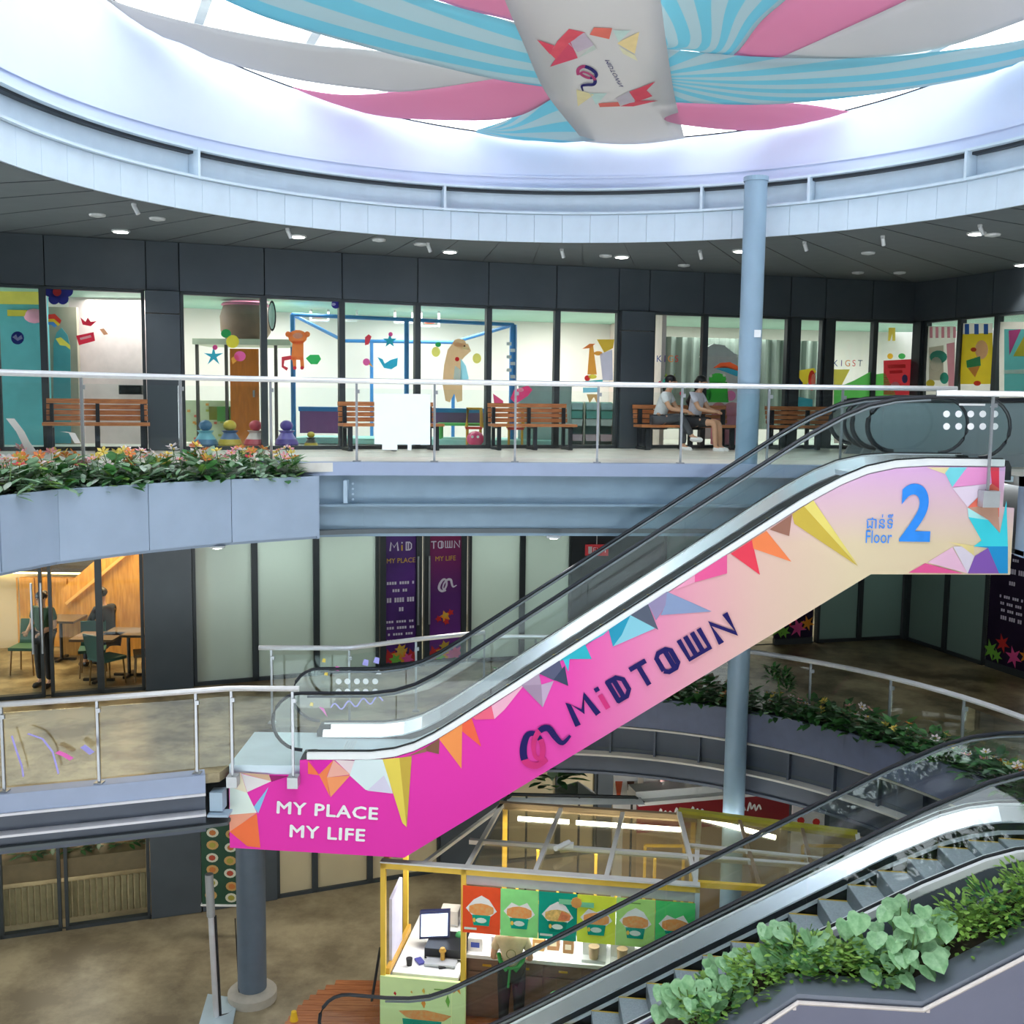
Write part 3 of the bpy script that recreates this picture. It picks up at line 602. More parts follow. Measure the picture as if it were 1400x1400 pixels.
# printed facets
FAC = [('e6f3ea', [(314, 1058), (338, 1084), (351, 1111), (314, 1114)]), ('eee3c8', [(314, 1057), (329, 1056), (338, 1084), (314, 1076)]), ('ece6e6', [(330, 1058), (371, 1068), (338, 1083)]), ('e0b99a', [(326, 1056), (368, 1059), (371, 1068), (333, 1058)]),
 ('a2266f', [(368, 1060), (395, 1061), (371, 1069)]), ('8ccaf0', [(367, 1076), (353, 1112), (347, 1103)]), ('f7a98c', [(314, 1114), (351, 1111), (314, 1138)]), ('fb7a4a', [(314, 1137), (351, 1112), (356, 1159), (338, 1157)]),
 ('fb7d4e', [(421, 1040), (437, 1060), (421, 1058)]), ('e62bb0', [(424, 1039), (456, 1039), (437, 1059)]), ('fb8a55', [(436, 1059), (456, 1039), (447, 1061), (451, 1089)]), ('f7b5a5', [(456, 1039), (479, 1059), (447, 1063)]), ('fca06a', [(447, 1063), (479, 1060), (452, 1090)]),
 ('f3dfe2', [(458, 1039), (485, 1040), (479, 1059)]), ('e3f3f5', [(485, 1039), (524, 1038), (537, 1085), (500, 1080), (478, 1060)]), ('e0dcf0', [(525, 1060), (537, 1085), (502, 1081)]), ('f0d95c', [(523, 1038), (546, 1036), (556, 1131), (550, 1125)]), ('d0b248', [(546, 1036), (563, 1034), (556, 1131)]),
 ('a0735c', [(557, 1034), (582, 1022), (583, 1028)]), ('8a5f4a', [(582, 1022), (601, 1010), (600, 1031), (583, 1027)]), ('fc9a55', [(600, 1010), (632, 990), (631, 1051)]), ('fb6a4a', [(632, 990), (645, 982), (658, 1021), (632, 1000)]), ('f76a86', [(646, 981), (672, 965), (676, 983), (650, 984)]), ('f9b8cf', [(672, 965), (718, 935), (690, 970), (676, 983)]),
 ('b8a0b8', [(713, 937), (737, 921), (740, 936)]), ('a78fa8', [(713, 937), (740, 936), (742, 967)]), ('c7aec9', [(740, 936), (757, 931), (742, 967)]), ('5c5f7c', [(737, 921), (765, 903), (775, 934), (757, 930)]), ('3c4660', [(757, 929), (772, 910), (777, 938)]), ('2fb6c8', [(765, 903), (800, 881), (809, 901), (777, 901)]), ('45c8dc', [(770, 902), (779, 900), (777, 918)]),
 ('5ad4e4', [(795, 884), (832, 861), (825, 868), (806, 878)]), ('2b9fc0', [(832, 861), (862, 841), (850, 870), (838, 884)]), ('8ccfe0', [(862, 841), (898, 858), (838, 884), (850, 868)]), ('5a6274', [(862, 841), (886, 826), (900, 861)]), ('9a8fb4', [(886, 826), (912, 809), (910, 828), (897, 848)]), ('8d9fc4', [(912, 809), (973, 836), (903, 841), (910, 827)]),
 ('f0609c', [(950, 786), (994, 758), (994, 784), (950, 796)]), ('f6a4c4', [(919, 807), (950, 786), (950, 796), (932, 803)]), ('f0455a', [(999, 757), (1028, 738), (1039, 786)]), ('fb8a55', [(1028, 738), (1048, 726), (1082, 768), (1030, 750)]), ('a0705f', [(1052, 724), (1083, 703), (1079, 733)]), ('f2e07a', [(1099, 693), (1112, 684), (1173, 773)]), ('d4b84c', [(1083, 703), (1099, 692), (1173, 774), (1086, 716)]),
 ('f3e3b0', [(1267, 639), (1298, 639), (1292, 648)]), ('7fe0ea', [(1298, 639), (1322, 639), (1302, 666), (1292, 647)]), ('f5a0d8', [(1322, 639), (1354, 639), (1356, 661), (1302, 666)]), ('f24a5e', [(1354, 639), (1366, 639), (1366, 668), (1356, 661)]), ('f0dff0', [(1302, 667), (1356, 661), (1323, 693)]), ('f57a66', [(1356, 661), (1366, 668), (1366, 707), (1323, 694)]), ('d0a08a', [(1323, 694), (1364, 690), (1367, 728), (1351, 710)]), ('b8f0f0', [(1323, 694), (1351, 711), (1324, 707)]),
 ('45dcea', [(1324, 707), (1351, 711), (1367, 729), (1376, 684), (1378, 747), (1331, 747), (1342, 739)]), ('2a9ad8', [(1331, 747), (1378, 747), (1378, 784), (1365, 784), (1351, 749)]), ('8c5fb8', [(1333, 760), (1351, 749), (1366, 784), (1323, 784)]), ('e5dbe8', [(1303, 747), (1331, 747), (1332, 761), (1323, 784)]), ('f3c3dc', [(1268, 769), (1302, 748), (1323, 784)]), ('f0609c', [(1242, 783), (1265, 770), (1317, 784)]), ('f0dc98', [(1296, 741), (1331, 746), (1332, 760), (1315, 747)])]
YP = 13.0-.035
for i, (hx, P) in enumerate(FAC):
    mb = MB(); mb.face([at(x, y, YP-i*.00012) for x, y in P]); mb.build('printed_facet', mk('print_'+hx, hx, .45, 0, .03, 2), side, fix=False)
def onp(cx, cy, ang, Y=YP-.014):
    c = at(cx, cy, Y); ca, sa = math.cos(ang), math.sin(ang)
    return lambda x, y: Vector((c.x+x*ca-y*sa, Y, c.z+x*sa+y*ca))
navy = mk('print_navy', '1f1860', .5); magenta = mk('print_magenta', 'd8327e', .45); whitep = mk('print_white', 'fbfbfd', .45); bluep = mk('print_blue', '3b95f7', .45)
LM = [whitep, navy, magenta, bluep]
def wordpart(fn_, par=side, mats=LM, name='lettering'):
    mb = MB(); fn_(mb); o = mb.build(name, mats, par, fix=False); o['kind'] = 'stuff'; return o
def bold(mb, t, cx, cy, a):
    for k, (dx, dy) in enumerate([(-.007, 0), (.007, 0), (0, .006), (0, -.006)]):
        f = onp(cx, cy, a, YP-.012-.0006*k); put_text(mb, t, lambda x, y: f(x+dx, y+dy), .225, sx=1.2, spacing=1.08)
def _1(mb): mb.m = 0; bold(mb, 'MY PLACE', 447, 1109, -.055)
def _2(mb): mb.m = 0; bold(mb, 'MY LIFE', 447, 1140, -.05)
def _3(mb): mb.m = 3; put_text(mb, '2', onp(1252, 706, 0), .98, sx=.82, bold=.02)
def _4(mb): mb.m = 3; put_text(mb, 'Floor', onp(1201, 735, 0), .23, sx=.66)
def _5(mb): mb.m = 3; put_text(mb, '\u1787\u17b6\u1793\u17cb\u1791\u17b8', onp(1203, 716, 0), .2, sx=.8)
def _6(mb): wordmark(mb, onp(891, 915, .55), .31, 'MiDTOWN', .36, .2, (1, 2))
def _7(mb): logo(mb, onp(733, 1022, .42), .64, 1, 2)
for f_ in (_1, _2, _3, _4, _5, _6): wordpart(f_)
wordpart(_7, name='logo')
# safety pictograms on the glass
for Y, xs, ys in [(13.03, (1294, 1310.5, 1327, 1343.5, 1360), (566, 583)), (14.26, (463, 475, 488, 500, 513), (931.5, 945.5))]:
    for y in ys:
        for x in xs:
            mb = MB(); c = at(x, y, Y); mb.prism([(c.x+.042*math.cos(k*.524), Y-.004, c.z+.042*math.sin(k*.524)) for k in range(12)], (0, .002, 0)); mb.build('safety_pictogram', whitep, esc)
    mb = MB(); c = at(xs[1]+3, ys[0]-13, Y); mb.bar((c.x-.02, Y, c.z), (c.x+.3, Y, c.z), .002, .025); mb.prism([(c.x+.36, Y, c.z-.03), (c.x+.44, Y, c.z-.03), (c.x+.4, Y, c.z+.045)], (0, .002, 0)); o = mb.build('safety_heading', whitep, esc); o['kind'] = 'stuff'
mb = MB(); Y = 14.25
c = at(488, 962, Y); mb.m = 0; stroke(mb, [(x*.06-.36, .05*math.sin(x*1.9)+.02*x*.6-.06) for x in [i*.5 for i in range(25)]], .022, lambda x, y: Vector((c.x+x, Y, c.z+y)))
for i, (x, y, s) in enumerate([(443, 903, .03), (446, 921, .03), (426, 963, .03), (500, 906, .05), (515, 903, .05), (461, 914, .035)]):
    c = at(x, y, Y); mb.m = (1, 1, 1, 0, 0, 2)[i]; mb.face([c+Vector((-s, 0, -s*.6)), c+Vector((s*.6, 0, -s)), c+Vector((s*.8, 0, s*.7)), c+Vector((-s*.4, 0, s))])
c = at(442, 974, Y); mb.m = 2; mb.face([c+Vector((-.06, 0, .08)), c+Vector((.01, 0, .06)), c+Vector((.06, 0, -.07))])
mb.build('glass_stickers', [mk('sticker_lilac', 'a9a4ec', .5), mk('sticker_yellow', 'ecd25c', .5), mk('sticker_pink', 'ee6fc8', .5)], esc, fix=False)['kind'] = 'stuff'
# second escalator, ground to first floor
PROF_L = [(-2.1, .2), (-1.5, .2), (-1.2, .22), (-.95, .27), (-.7, .38), (.08, .84), (2.23, 2.20), (4.3, 3.48), (4.6, 3.64), (4.9, 3.80), (5.2, 3.91), (5.5, 3.97), (5.9, 4.0), (7.4, 4.0)]
esc2, QL, sweepL = escalator('escalator', 'escalator with grey steps and glass sides beside the planted slope, rising from the ground floor', 11.07, .13, 1.25, PROF_L, .84, (-1.95, 7.0), (.2, .3175), (-1.2, 5.9))
mb = MB(); pan = [(-2.6, .02), (-.6, .02), (4.7, 3.3), (7.5, 3.35), (7.5, 3.95)]+[(x, z-.05) for x, z in reversed(PROF_L)]
for nm, dy in (('side_panel', -.03), ('side_panel', 1.23)):
    mb = MB(); mb.prism([QL(x, z, dy) for x, z in pan], (0, .05, 0)); mb.build(nm, mk('escalator_side_grey', '5f6873', .5), esc2)
mb = MB(); mb.hexa([QL(5.9, 3.6, .1), QL(7.4, 3.6, .1), QL(7.4, 3.6, 1.15), QL(5.9, 3.6, 1.15), QL(5.9, 3.80, .1), QL(7.4, 3.80, .1), QL(7.4, 3.80, 1.15), QL(5.9, 3.80, 1.15)]); mb.build('landing_plate', plate_m, esc2)
mb = MB(); mb.hexa([QL(-2.8, .002, 0), QL(-.8, .002, 0), QL(-.8, .002, 1.25), QL(-2.8, .002, 1.25), QL(-2.8, .03, 0), QL(-.8, .03, 0), QL(-.8, .03, 1.25), QL(-2.8, .03, 1.25)]); mb.build('landing_plate', plate_m, esc2)
# a third and fourth pair of glass balustrade ends seen past the top landing
def newel_block(label, x, y, ang):
    t = thing('escalator', label, 'escalator', (x, y, F2), ang); rr = .36
    for side in (-.55, .55):
        arcp = [(-math.sin(a)*rr, F2+.2+rr-math.cos(a)*rr) for a in [math.pi*i/12 for i in range(13)]]
        lp = arcp+[(1.2, F2+.2+2*rr), (3.2, F2+.25+2*rr)]
        R_ = Matrix.Rotation(ang, 3, 'Z'); T = lambda u, z: R_ @ Vector((u, side, 0))+Vector((x, y, z))
        mb = MB(); mb.tube([T(u, z) for u, z in lp], .036, 8); mb.build('handrail', hand_m, t, True)
        mb = MB(); mb.prism([T(u, z) for u, z in lp]+[T(3.2, F2+.2)], R_ @ Vector((0, .012, 0))); mb.build('glass_pane', mk_glass('grey_escalator_glass', (.68, .76, .78), .04, haze=.3, hazecol=(.62, .7, .73)), t)
        mb = MB(); mb.prism([T(-.1, F2+.02), T(3.2, F2+.02), T(3.2, F2+.2), T(0, F2+.2)], R_ @ Vector((0, .14, 0))); mb.build('deck', mk('grey_deck', '8d989e', .4, .3), t)
    return t
newel_block('grey glass escalator end on the upper balcony, behind the white round safety signs', 5.35, 15.3, -.12)
newel_block('grey glass escalator end farther back on the upper balcony, before the striped posters', 5.6, 17.2, -.10)

# ================================================================ cloth banners under the skylight
def cp(px, py, d):
    r = ray(px, py); # z = 12.32-.155(y-16.1)-.0375(x-1)-d
    k = 12.32+.155*16.1+.0375-d-EZ; t = k/(r.z+.155*r.y+.0375*r.x); return r*t+Vector((0, 0, EZ))
def cloth_mat(name, c1, c2=None, n=0, off=(0, .5), kx=1.0):
    m = bpy.data.materials.new(name); m.use_nodes = True; nt = m.node_tree; N, L = nt.nodes, nt.links
    b = N['Principled BSDF']; b.inputs['Roughness'].default_value = .8; b.inputs['Specular IOR Level'].default_value = .15
    tr = N.new('ShaderNodeBsdfTranslucent'); mx = N.new('ShaderNodeMixShader'); mx.inputs[0].default_value = .30
    nz = N.new('ShaderNodeTexNoise'); nz.inputs['Scale'].default_value = 2
    cc = N.new('ShaderNodeMix'); cc.data_type = 'RGBA'; cc.inputs['A'].default_value = lin(c1); cc.inputs['B'].default_value = lin(c2 or c1)
    if n:
        uv = N.new('ShaderNodeUVMap'); uv.uv_map = 'UVMap'; sp = N.new('ShaderNodeSeparateXYZ'); L.new(uv.outputs[0], sp.inputs[0])
        a = N.new('ShaderNodeMath'); a.operation = 'SUBTRACT'; a.inputs[1].default_value = off[1]; L.new(sp.outputs['Y'], a.inputs[0])
        q = N.new('ShaderNodeMath'); q.operation = 'MULTIPLY_ADD'; q.inputs[1].default_value = kx; q.inputs[2].default_value = off[0]; L.new(sp.outputs['X'], q.inputs[0])
        at_ = N.new('ShaderNodeMath'); at_.operation = 'ARCTAN2'; L.new(a.outputs[0], at_.inputs[0]); L.new(q.outputs[0], at_.inputs[1])
        f = N.new('ShaderNodeMath'); f.operation = 'MULTIPLY'; f.inputs[1].default_value = n; L.new(at_.outputs[0], f.inputs[0])
        sn = N.new('ShaderNodeMath'); sn.operation = 'SINE'; L.new(f.outputs[0], sn.inputs[0])
        g = N.new('ShaderNodeMath'); g.operation = 'MULTIPLY_ADD'; g.inputs[1].default_value = 6; g.inputs[2].default_value = .5; g.use_clamp = True; L.new(sn.outputs[0], g.inputs[0]); L.new(g.outputs[0], cc.inputs['Factor'])
    else: L.new(nz.outputs['Fac'], cc.inputs['Factor'])
    L.new(cc.outputs['Result'], b.inputs['Base Color']); L.new(cc.outputs['Result'], tr.inputs[0])
    L.new(b.outputs[0], mx.inputs[1]); L.new(tr.outputs[0], mx.inputs[2]); L.new(mx.outputs[0], N['Material Output'].inputs[0]); return m
def ribbon(name, label, up, lo, mat, nv=8, group=None, ext=None):
    U = [Vector(p) if len(p) == 3 and isinstance(p, Vector) else cp(*p) for p in up]; L_ = [Vector(p) if isinstance(p, Vector) else cp(*p) for p in lo]
    def rs(P, n):
        Ls = [0]
        for a, b in zip(P, P[1:]): Ls.append(Ls[-1]+(b-a).length)
        out = []
        for k in range(n):
            s = Ls[-1]*k/(n-1); i = min(len(P)-2, next((j for j in range(len(Ls)-1) if Ls[j+1] >= s-1e-9), len(P)-2)); out.append(P[i].lerp(P[i+1], (s-Ls[i])/max(1e-9, Ls[i+1]-Ls[i])))
        return out
    def rin(p):
        d = math.hypot(p.x-CX, p.y-CY); k = min(1, (R0-.02)/d); return Vector((CX+(p.x-CX)*k, CY+(p.y-CY)*k, p.z))
    nu = 30; A_, B_ = rs(smooth_path(U, 6), nu), rs(smooth_path(L_, 6), nu)
    mb = MB(); rows = []
    for i in range(nu):
        rows.append([rin(A_[i].lerp(B_[i], j/nv))-Vector((0, 0, .06*math.sin(math.pi*j/nv)*min(1, (A_[i]-B_[i]).length))) for j in range(nv+1)])
    mb.loft(rows); me = mb.mesh(name, mat, True, False)
    uvl = me.uv_layers.new(name='UVMap')
    for p in me.polygons:
        for li in p.loop_indices:
            v = me.loops[li].vertex_index; uvl.data[li].uv = ((v//(nv+1))/(nu-1), (v % (nv+1))/nv)
    o = link(name, me); so = o.modifiers.new('thick', 'SOLIDIFY'); so.thickness = .008
    return tag(o, label, 'banner', group), rows
c_white = cloth_mat('cloth_white', 'c9c7c6', 'bfbfbf'); c_pink = cloth_mat('cloth_pink', 'd898b4', 'd08caa'); c_pale = cloth_mat('cloth_banner', 'd0cdca', 'c8c6c4')
c_bl = cloth_mat('cloth_sunburst_left', '82c4d2', 'b4c8cc', 20, (.8, .5), 1.0)
c_br = cloth_mat('cloth_sunburst_right', '82c4d2', 'b4c8cc', 18, (.03, .45), 1.6)
c_b7 = cloth_mat('cloth_sunburst_upper', '82c4d2', 'b4c8cc', 20, (.05, .95), 1.1)
c_b6 = cloth_mat('cloth_sunburst_small', '82c4d2', 'b4c8cc', 14, (.05, .3), 1.0)
ribbon('cloth_banner', 'blue and grey sunburst cloth strip crossing upper left of the skylight', [(780, 50, .42), (695, 28, .42), (600, 2, .40), (480, -38, .34), (330, -100, .25), (200, -170, .1)], [(780, 122, .40), (745, 118, .40), (675, 107, .40), (580, 85, .38), (515, 68, .36), (400, 35, .30), (320, 5, .25), (190, -60, .1)], c_bl, 10)
ribbon('cloth_banner', 'pink cloth strip just above the left sunburst strip, beside the white banner', [(560, -60, .3), (640, -50, .33), (740, -30, .36)], [(560, -10, .3), (600, 1, .36), (640, 14, .38), (695, 27, .38), (760, 45, .38)], c_pink)
ribbon('cloth_banner', 'grey white cloth swag along the skylight rim under the left sunburst strip', [(60, -35, .02), (180, 10, .1), (300, 40, .18), (430, 62, .25), (515, 70, .28), (600, 88, .30), (675, 104, .32)], [(60, -22, .02), (180, 36, .1), (250, 60, .15), (300, 83, .18), (400, 108, .22), (500, 122, .24), (560, 125, .26), (675, 108, .32)], c_white)
ribbon('cloth_banner', 'pink cloth swag hanging below the grey white swag near the white banner', [(400, 120, .02), (470, 130, .1), (560, 124, .18), (672, 106, .28), (760, 115, .30)], [(395, 122, .02), (500, 155, .08), (590, 164, .12), (700, 161, .16), (770, 125, .26)], c_pink)
ribbon('cloth_banner', 'small blue sunburst cloth tucked behind the white banner', [(652, 178, .04), (702, 160, .10), (747, 125, .22), (790, 110, .26)], [(650, 182, .03), (690, 192, .04), (745, 196, .06), (815, 192, .12)], c_b6)
ribbon('cloth_banner', 'blue and grey sunburst cloth fanning up beside the white banner', [(895, 70, .36), (906, -60, .36), (915, -150, .3)], [(890, 66, .36), (950, 70, .36), (1000, 77, .34), (1040, 30, .32), (1085, -10, .28), (1160, -90, .2)], c_b7, 12)
ribbon('cloth_banner', 'pink cloth wedge between the right sunburst fan and the grey white wedge', [(1000, 78, .33), (1040, 30, .32), (1085, -10, .28), (1160, -90, .2)], [(1060, 82, .32), (1140, 46, .3), (1240, 0, .26), (1400, -80, .15)], c_pink)
ribbon('cloth_banner', 'grey white cloth wedge above the long right sunburst strip', [(1056, 82, .31), (1140, 46, .3), (1240, 0, .26), (1400, -80, .15)], [(1056, 84, .31), (1130, 84, .31), (1185, 81, .3), (1290, 65, .25), (1400, 28, .18), (1520, -20, .05)], c_white)
ribbon('cloth_banner', 'long blue sunburst cloth strip running to the right rim of the skylight', [(880, 64, .42), (915, 68, .42), (1030, 78, .40), (1185, 80, .36), (1310, 68, .3), (1400, 55, .22), (1500, 30, .08)], [(890, 138, .40), (920, 140, .40), (1050, 143, .36), (1190, 130, .30), (1300, 112, .22), (1400, 90, .15), (1500, 62, .03)], c_br, 10)
ribbon('cloth_banner', 'pink cloth swag under the long right sunburst strip', [(900, 138, .32), (985, 142, .28), (1090, 142, .16), (1170, 155, .02)], [(910, 168, .20), (1000, 178, .12), (1070, 175, .06), (1168, 156, .02)], c_pink)
bn, rows = ribbon('cloth_banner', 'white cloth banner with logo and faceted print hanging across the skylight', [(800, 194, .05), (786, 178, .22), (745, 125, .52), (716, 60, .58), (690, 0, .58), (640, -130, .5), (560, -340, .3)], [(936, 189, .05), (930, 165, .22), (921, 125, .52), (911, 60, .58), (903, 0, .58), (885, -130, .5), (860, -340, .3)], c_pale, 8)
# print on the banner: placed slightly below the cloth along its own surface
BA = [cp(786, 178, .18), cp(745, 125, .40), cp(716, 60, .48), cp(690, 0, .5)]; BB = [cp(930, 165, .18), cp(921, 125, .38), cp(911, 60, .48), cp(903, 0, .5)]
def bnp(px, py):    # sink along the ray onto the ribbon's local surface
    r = ray(px, py); best = None
    for i in range(len(rows)-1):
        for j in range(len(rows[0])-1):
            a, b, c, d = rows[i][j], rows[i][j+1], rows[i+1][j+1], rows[i+1][j]
            for tri in ((a, b, c), (a, c, d)):
                n = (tri[1]-tri[0]).cross(tri[2]-tri[0])
                if abs(n.dot(r)) < 1e-9: continue
                O = Vector((0, 0, EZ)); t = n.dot(tri[0]-O)/n.dot(r); p = O+r*t
                w_ = [(tri[(q+1) % 3]-tri[q]).cross(p-tri[q]).dot(n) for q in range(3)]
                if min(w_) > -1e-6*n.length_squared: best = p
    return (best+Vector((0, -.004, -.012))) if best else cp(px, py, .45)
BF = [('d8475c', [(734, 53), (758, 61), (752, 73)]), ('d8505e', [(778, 38), (800, 43), (780, 56), (760, 80), (752, 72), (762, 55)]), ('cf4660', [(780, 56), (790, 78), (752, 90), (760, 78)]), ('b9a9b6', [(798, 43), (812, 60), (790, 70), (777, 58)]), ('b7c2b8', [(790, 78), (812, 60), (815, 66)]), ('dd6e5e', [(812, 36), (837, 37), (833, 52), (806, 46)]), ('b9d0c8', [(838, 40), (862, 40), (846, 56)]), ('e8cf94', [(846, 56), (874, 42), (868, 72), (844, 58)]), ('d9d4b0', [(846, 62), (868, 74), (872, 82), (852, 72)]),
      ('dccf9c', [(788, 121), (812, 128), (790, 144)]), ('b6cfc8', [(806, 126), (830, 126), (815, 142)]), ('d9695c', [(818, 140), (845, 138), (848, 144), (820, 145)]), ('b5aeb6', [(842, 133), (862, 122), (868, 138), (848, 142)]), ('cf4456', [(860, 124), (896, 110), (884, 122), (892, 130), (870, 138)]), ('d04a58', [(848, 144), (870, 136), (900, 136), (866, 144)])]
for i, (hx, P) in enumerate(BF):
    mb = MB(); mb.face([bnp(*p)-Vector((0, 0, i*.0002)) for p in P]); mb.build('printed_facet', mk('banner_'+hx, hx, .8), bn, fix=False)
mb = MB(); ca, sa = math.cos(-1.45), math.sin(-1.45)
def lfn(x, y): return bnp(803+40*(x*math.cos(1.75)+y*math.sin(1.75))*1.0, 100+40*(x*math.sin(1.75)-y*math.cos(1.75))*.8)
logo(mb, lfn, 1.0, 0, 1); mb.m = 0
put_text(mb, 'MIDTOWN', lambda x, y: bnp(840+.36*(x*24)+y*-22, 99+x*16), .42, sx=1.1)
mb.build('lettering', [navy, mk('print_wine', 'a8416c', .6)], bn, fix=False)['kind'] = 'stuff'
# ================================================================ railings
def railing(label, P, zf, h, posts, post_to=None, group=None, rail=True):
    t = thing('railing', label, 'railing', (P[0][0], P[0][1], zf), group=group); z = zf+h
    mb = MB(); mb.tube([(p[0], p[1], z) for p in resample(P, 40)], .036, 8); mb.build('handrail', rail_m, t, True)
    for (x, y, zb) in posts:
        mb = MB(); mb.box((x, y, (zb+z-.03)/2), (.03, .03, z-.03-zb)); mb.build('post', chrome_m, t)
        mb = MB(); mb.box((x, y, zb+.01), (.1, .1, .02)); mb.build('foot_plate', chrome_m, t)
        mb = MB(); mb.box((x+.02, y-.02, z-.14), (.05, .03, .05)); mb.build('clamp', chrome_m, t)
    for a, b in zip(posts, posts[1:]):
        d = Vector((b[0]-a[0], b[1]-a[1], 0)).normalized()*.03
        mb = MB(); mb.wallq((a[0]+d.x, a[1]+d.y), (b[0]-d.x, b[1]-d.y), zf+.07, z-.1, .012); mb.build('glass_pane', glass_m, t)
    return t
def on_line(P, X):
    for a, b in zip(P, P[1:]):
        if a[0] <= X <= b[0]: return a[1]+(b[1]-a[1])*(X-a[0])/(b[0]-a[0])
    return P[-1][1]
E2r = offset(E2, .12)
L2 = [(-6.3, 9.6), (-5.6, 11.2), (-4.94, 12.2), (-4.09, 13.1), (-3.13, 13.75), (-2.2, 14.22)]
posts2 = [(x, y, F2) for x, y in L2[:5]]+[(x, on_line(E2r, x), F2) for x in (-2.09, -1.06, .03, 1.16, 2.32, 3.53, 4.55)]
railing('steel and glass railing with bright handrail along the upper balcony before the shop windows', L2[:5]+[(x, on_line(E2r, x)) for x in (-2.09, -1.06, .03, 1.16, 2.32, 3.53, 4.55, 6.1)], F2, 1.08, posts2)
railing('short steel railing with glass at the right end of the escalator top, square bracket below', [(5.15, 13.0), (5.76, 12.86), (7.2, 12.35)], F2, 1.0, [(5.78, 12.86, 7.3), (7.1, 12.4, F2)])
bk = mk('bracket_grey', 'b9bdc0', .4, .5)
for p, lab in [((5.80, 12.86, 7.33), None)]:
    mb = MB(); mb.box(p, (.2, .16, .2)); o = mb.build('bracket', bk, [q for q in bpy.data.objects if q.get('category') == 'railing'][-1])
rl1 = [(-9.4, 10.78), (-7.4, 11.52), (-5.93, 12.05), (-4.93, 12.35), (-3.86, 12.72), (-3.46, 12.86), (-2.62, 12.88)]
r1 = railing('steel and glass railing along the left concrete walkway, ending at the pink escalator', rl1, F1, 1.05, [(x, y, F1) for x, y in rl1[:5]]+[(-3.46, 12.86, 3.7), (-2.70, 12.86, 3.62)])
for x in (-3.46, -2.70): mb = MB(); mb.box((x, 12.88, 3.66), (.13, .16, .14)); mb.build('bracket', bk, r1)
railing('steel and glass railing behind the foot of the pink escalator, before the purple doors', [(-3.58, 14.8), (-2.3, 14.85), (-1.4, 15.45), (-.4, 15.98)], F1, 1.1, [(-3.4, 14.8, F1), (-2.3, 14.85, F1), (-1.4, 15.45, F1), (-.4, 15.98, F1)])
ra = []
for a in range(98, -26, -4): ra.append((CX+5.72*math.cos(math.radians(a)), CY+5.72*math.sin(math.radians(a))))
railing('curved steel and glass railing behind the flower planter on the middle floor', ra, F1, 1.02, [(CX+5.72*math.cos(math.radians(a)), CY+5.72*math.sin(math.radians(a)), F1) for a in (92, 76, 62, 50, 38, 27, 14, 0)])
# pale confetti stickers on the left railing glass
mb = MB()
for i, (pts, w_) in enumerate([([(16, 1006), (22, 1025), (30, 1048), (32, 1062)], .022), ([(38, 1003), (58, 1010), (72, 1028), (80, 1058)], .022), ([(78, 1028), (88, 1032), (98, 1038)], .05), ([(113, 1020), (126, 1030)], .06)]):
    mb.m = 1 if i == 2 else 0; P = [at(x, y, 12.2-(130-x)*.0025) for x, y in pts]; c = P[0]
    for a, b in zip(P, P[1:]):
        n_ = Vector((w_/2, 0, w_/3)); mb.face([a-n_, a+n_, b+n_, b-n_])
mb.build('glass_stickers', [mk('sticker_lilac', 'a9a4ec', .5), mk('sticker_pink', 'ee6fc8', .5)], r1, fix=False)['kind'] = 'stuff'
# white swoosh stickers low on the upper railing glass
rr2 = [q for q in bpy.data.objects if q.get('category') == 'railing'][0]; mb = MB()
for P, w0 in (([(8, 572), (22, 590), (33, 612), (38, 622)], .09), ([(18, 585), (30, 600), (46, 622)], .06), ([(82, 590), (94, 592), (102, 606)], .07)):
    Q_ = [at(x, y, 11.25+.006*x) for x, y in P]
    for a, b in zip(Q_, Q_[1:]): n_ = Vector((w0, 0, 0)); mb.face([a, a+n_, b+n_, b])
mb.build('glass_stickers', white_m, rr2, fix=False)['kind'] = 'stuff'
# white board hung on the upper railing
wb = thing('notice_board', 'blank white square board standing against the upper railing before the middle bench', 'board', (-1.5, 14.2, F2))
c0 = at(512, 538, 14.1); c1 = at(588, 608, 14.1)
mb = MB(); mb.box(((c0.x+c1.x)/2, 14.1, (c0.z+c1.z)/2), (c1.x-c0.x, .04, c0.z-c1.z)); mb.build('panel', mk('board_white', 'f4fbfa', .6, 0, .01), wb)
for px in (533, 560): a = at(px, 613, 14.1); mb = MB(); mb.box((a.x, 14.1, c1.z-.03), (.2 if px == 533 else .05, .05, .09)); mb.build('foot', mk('board_white', 'f4fbfa', .6, 0, .01), wb)

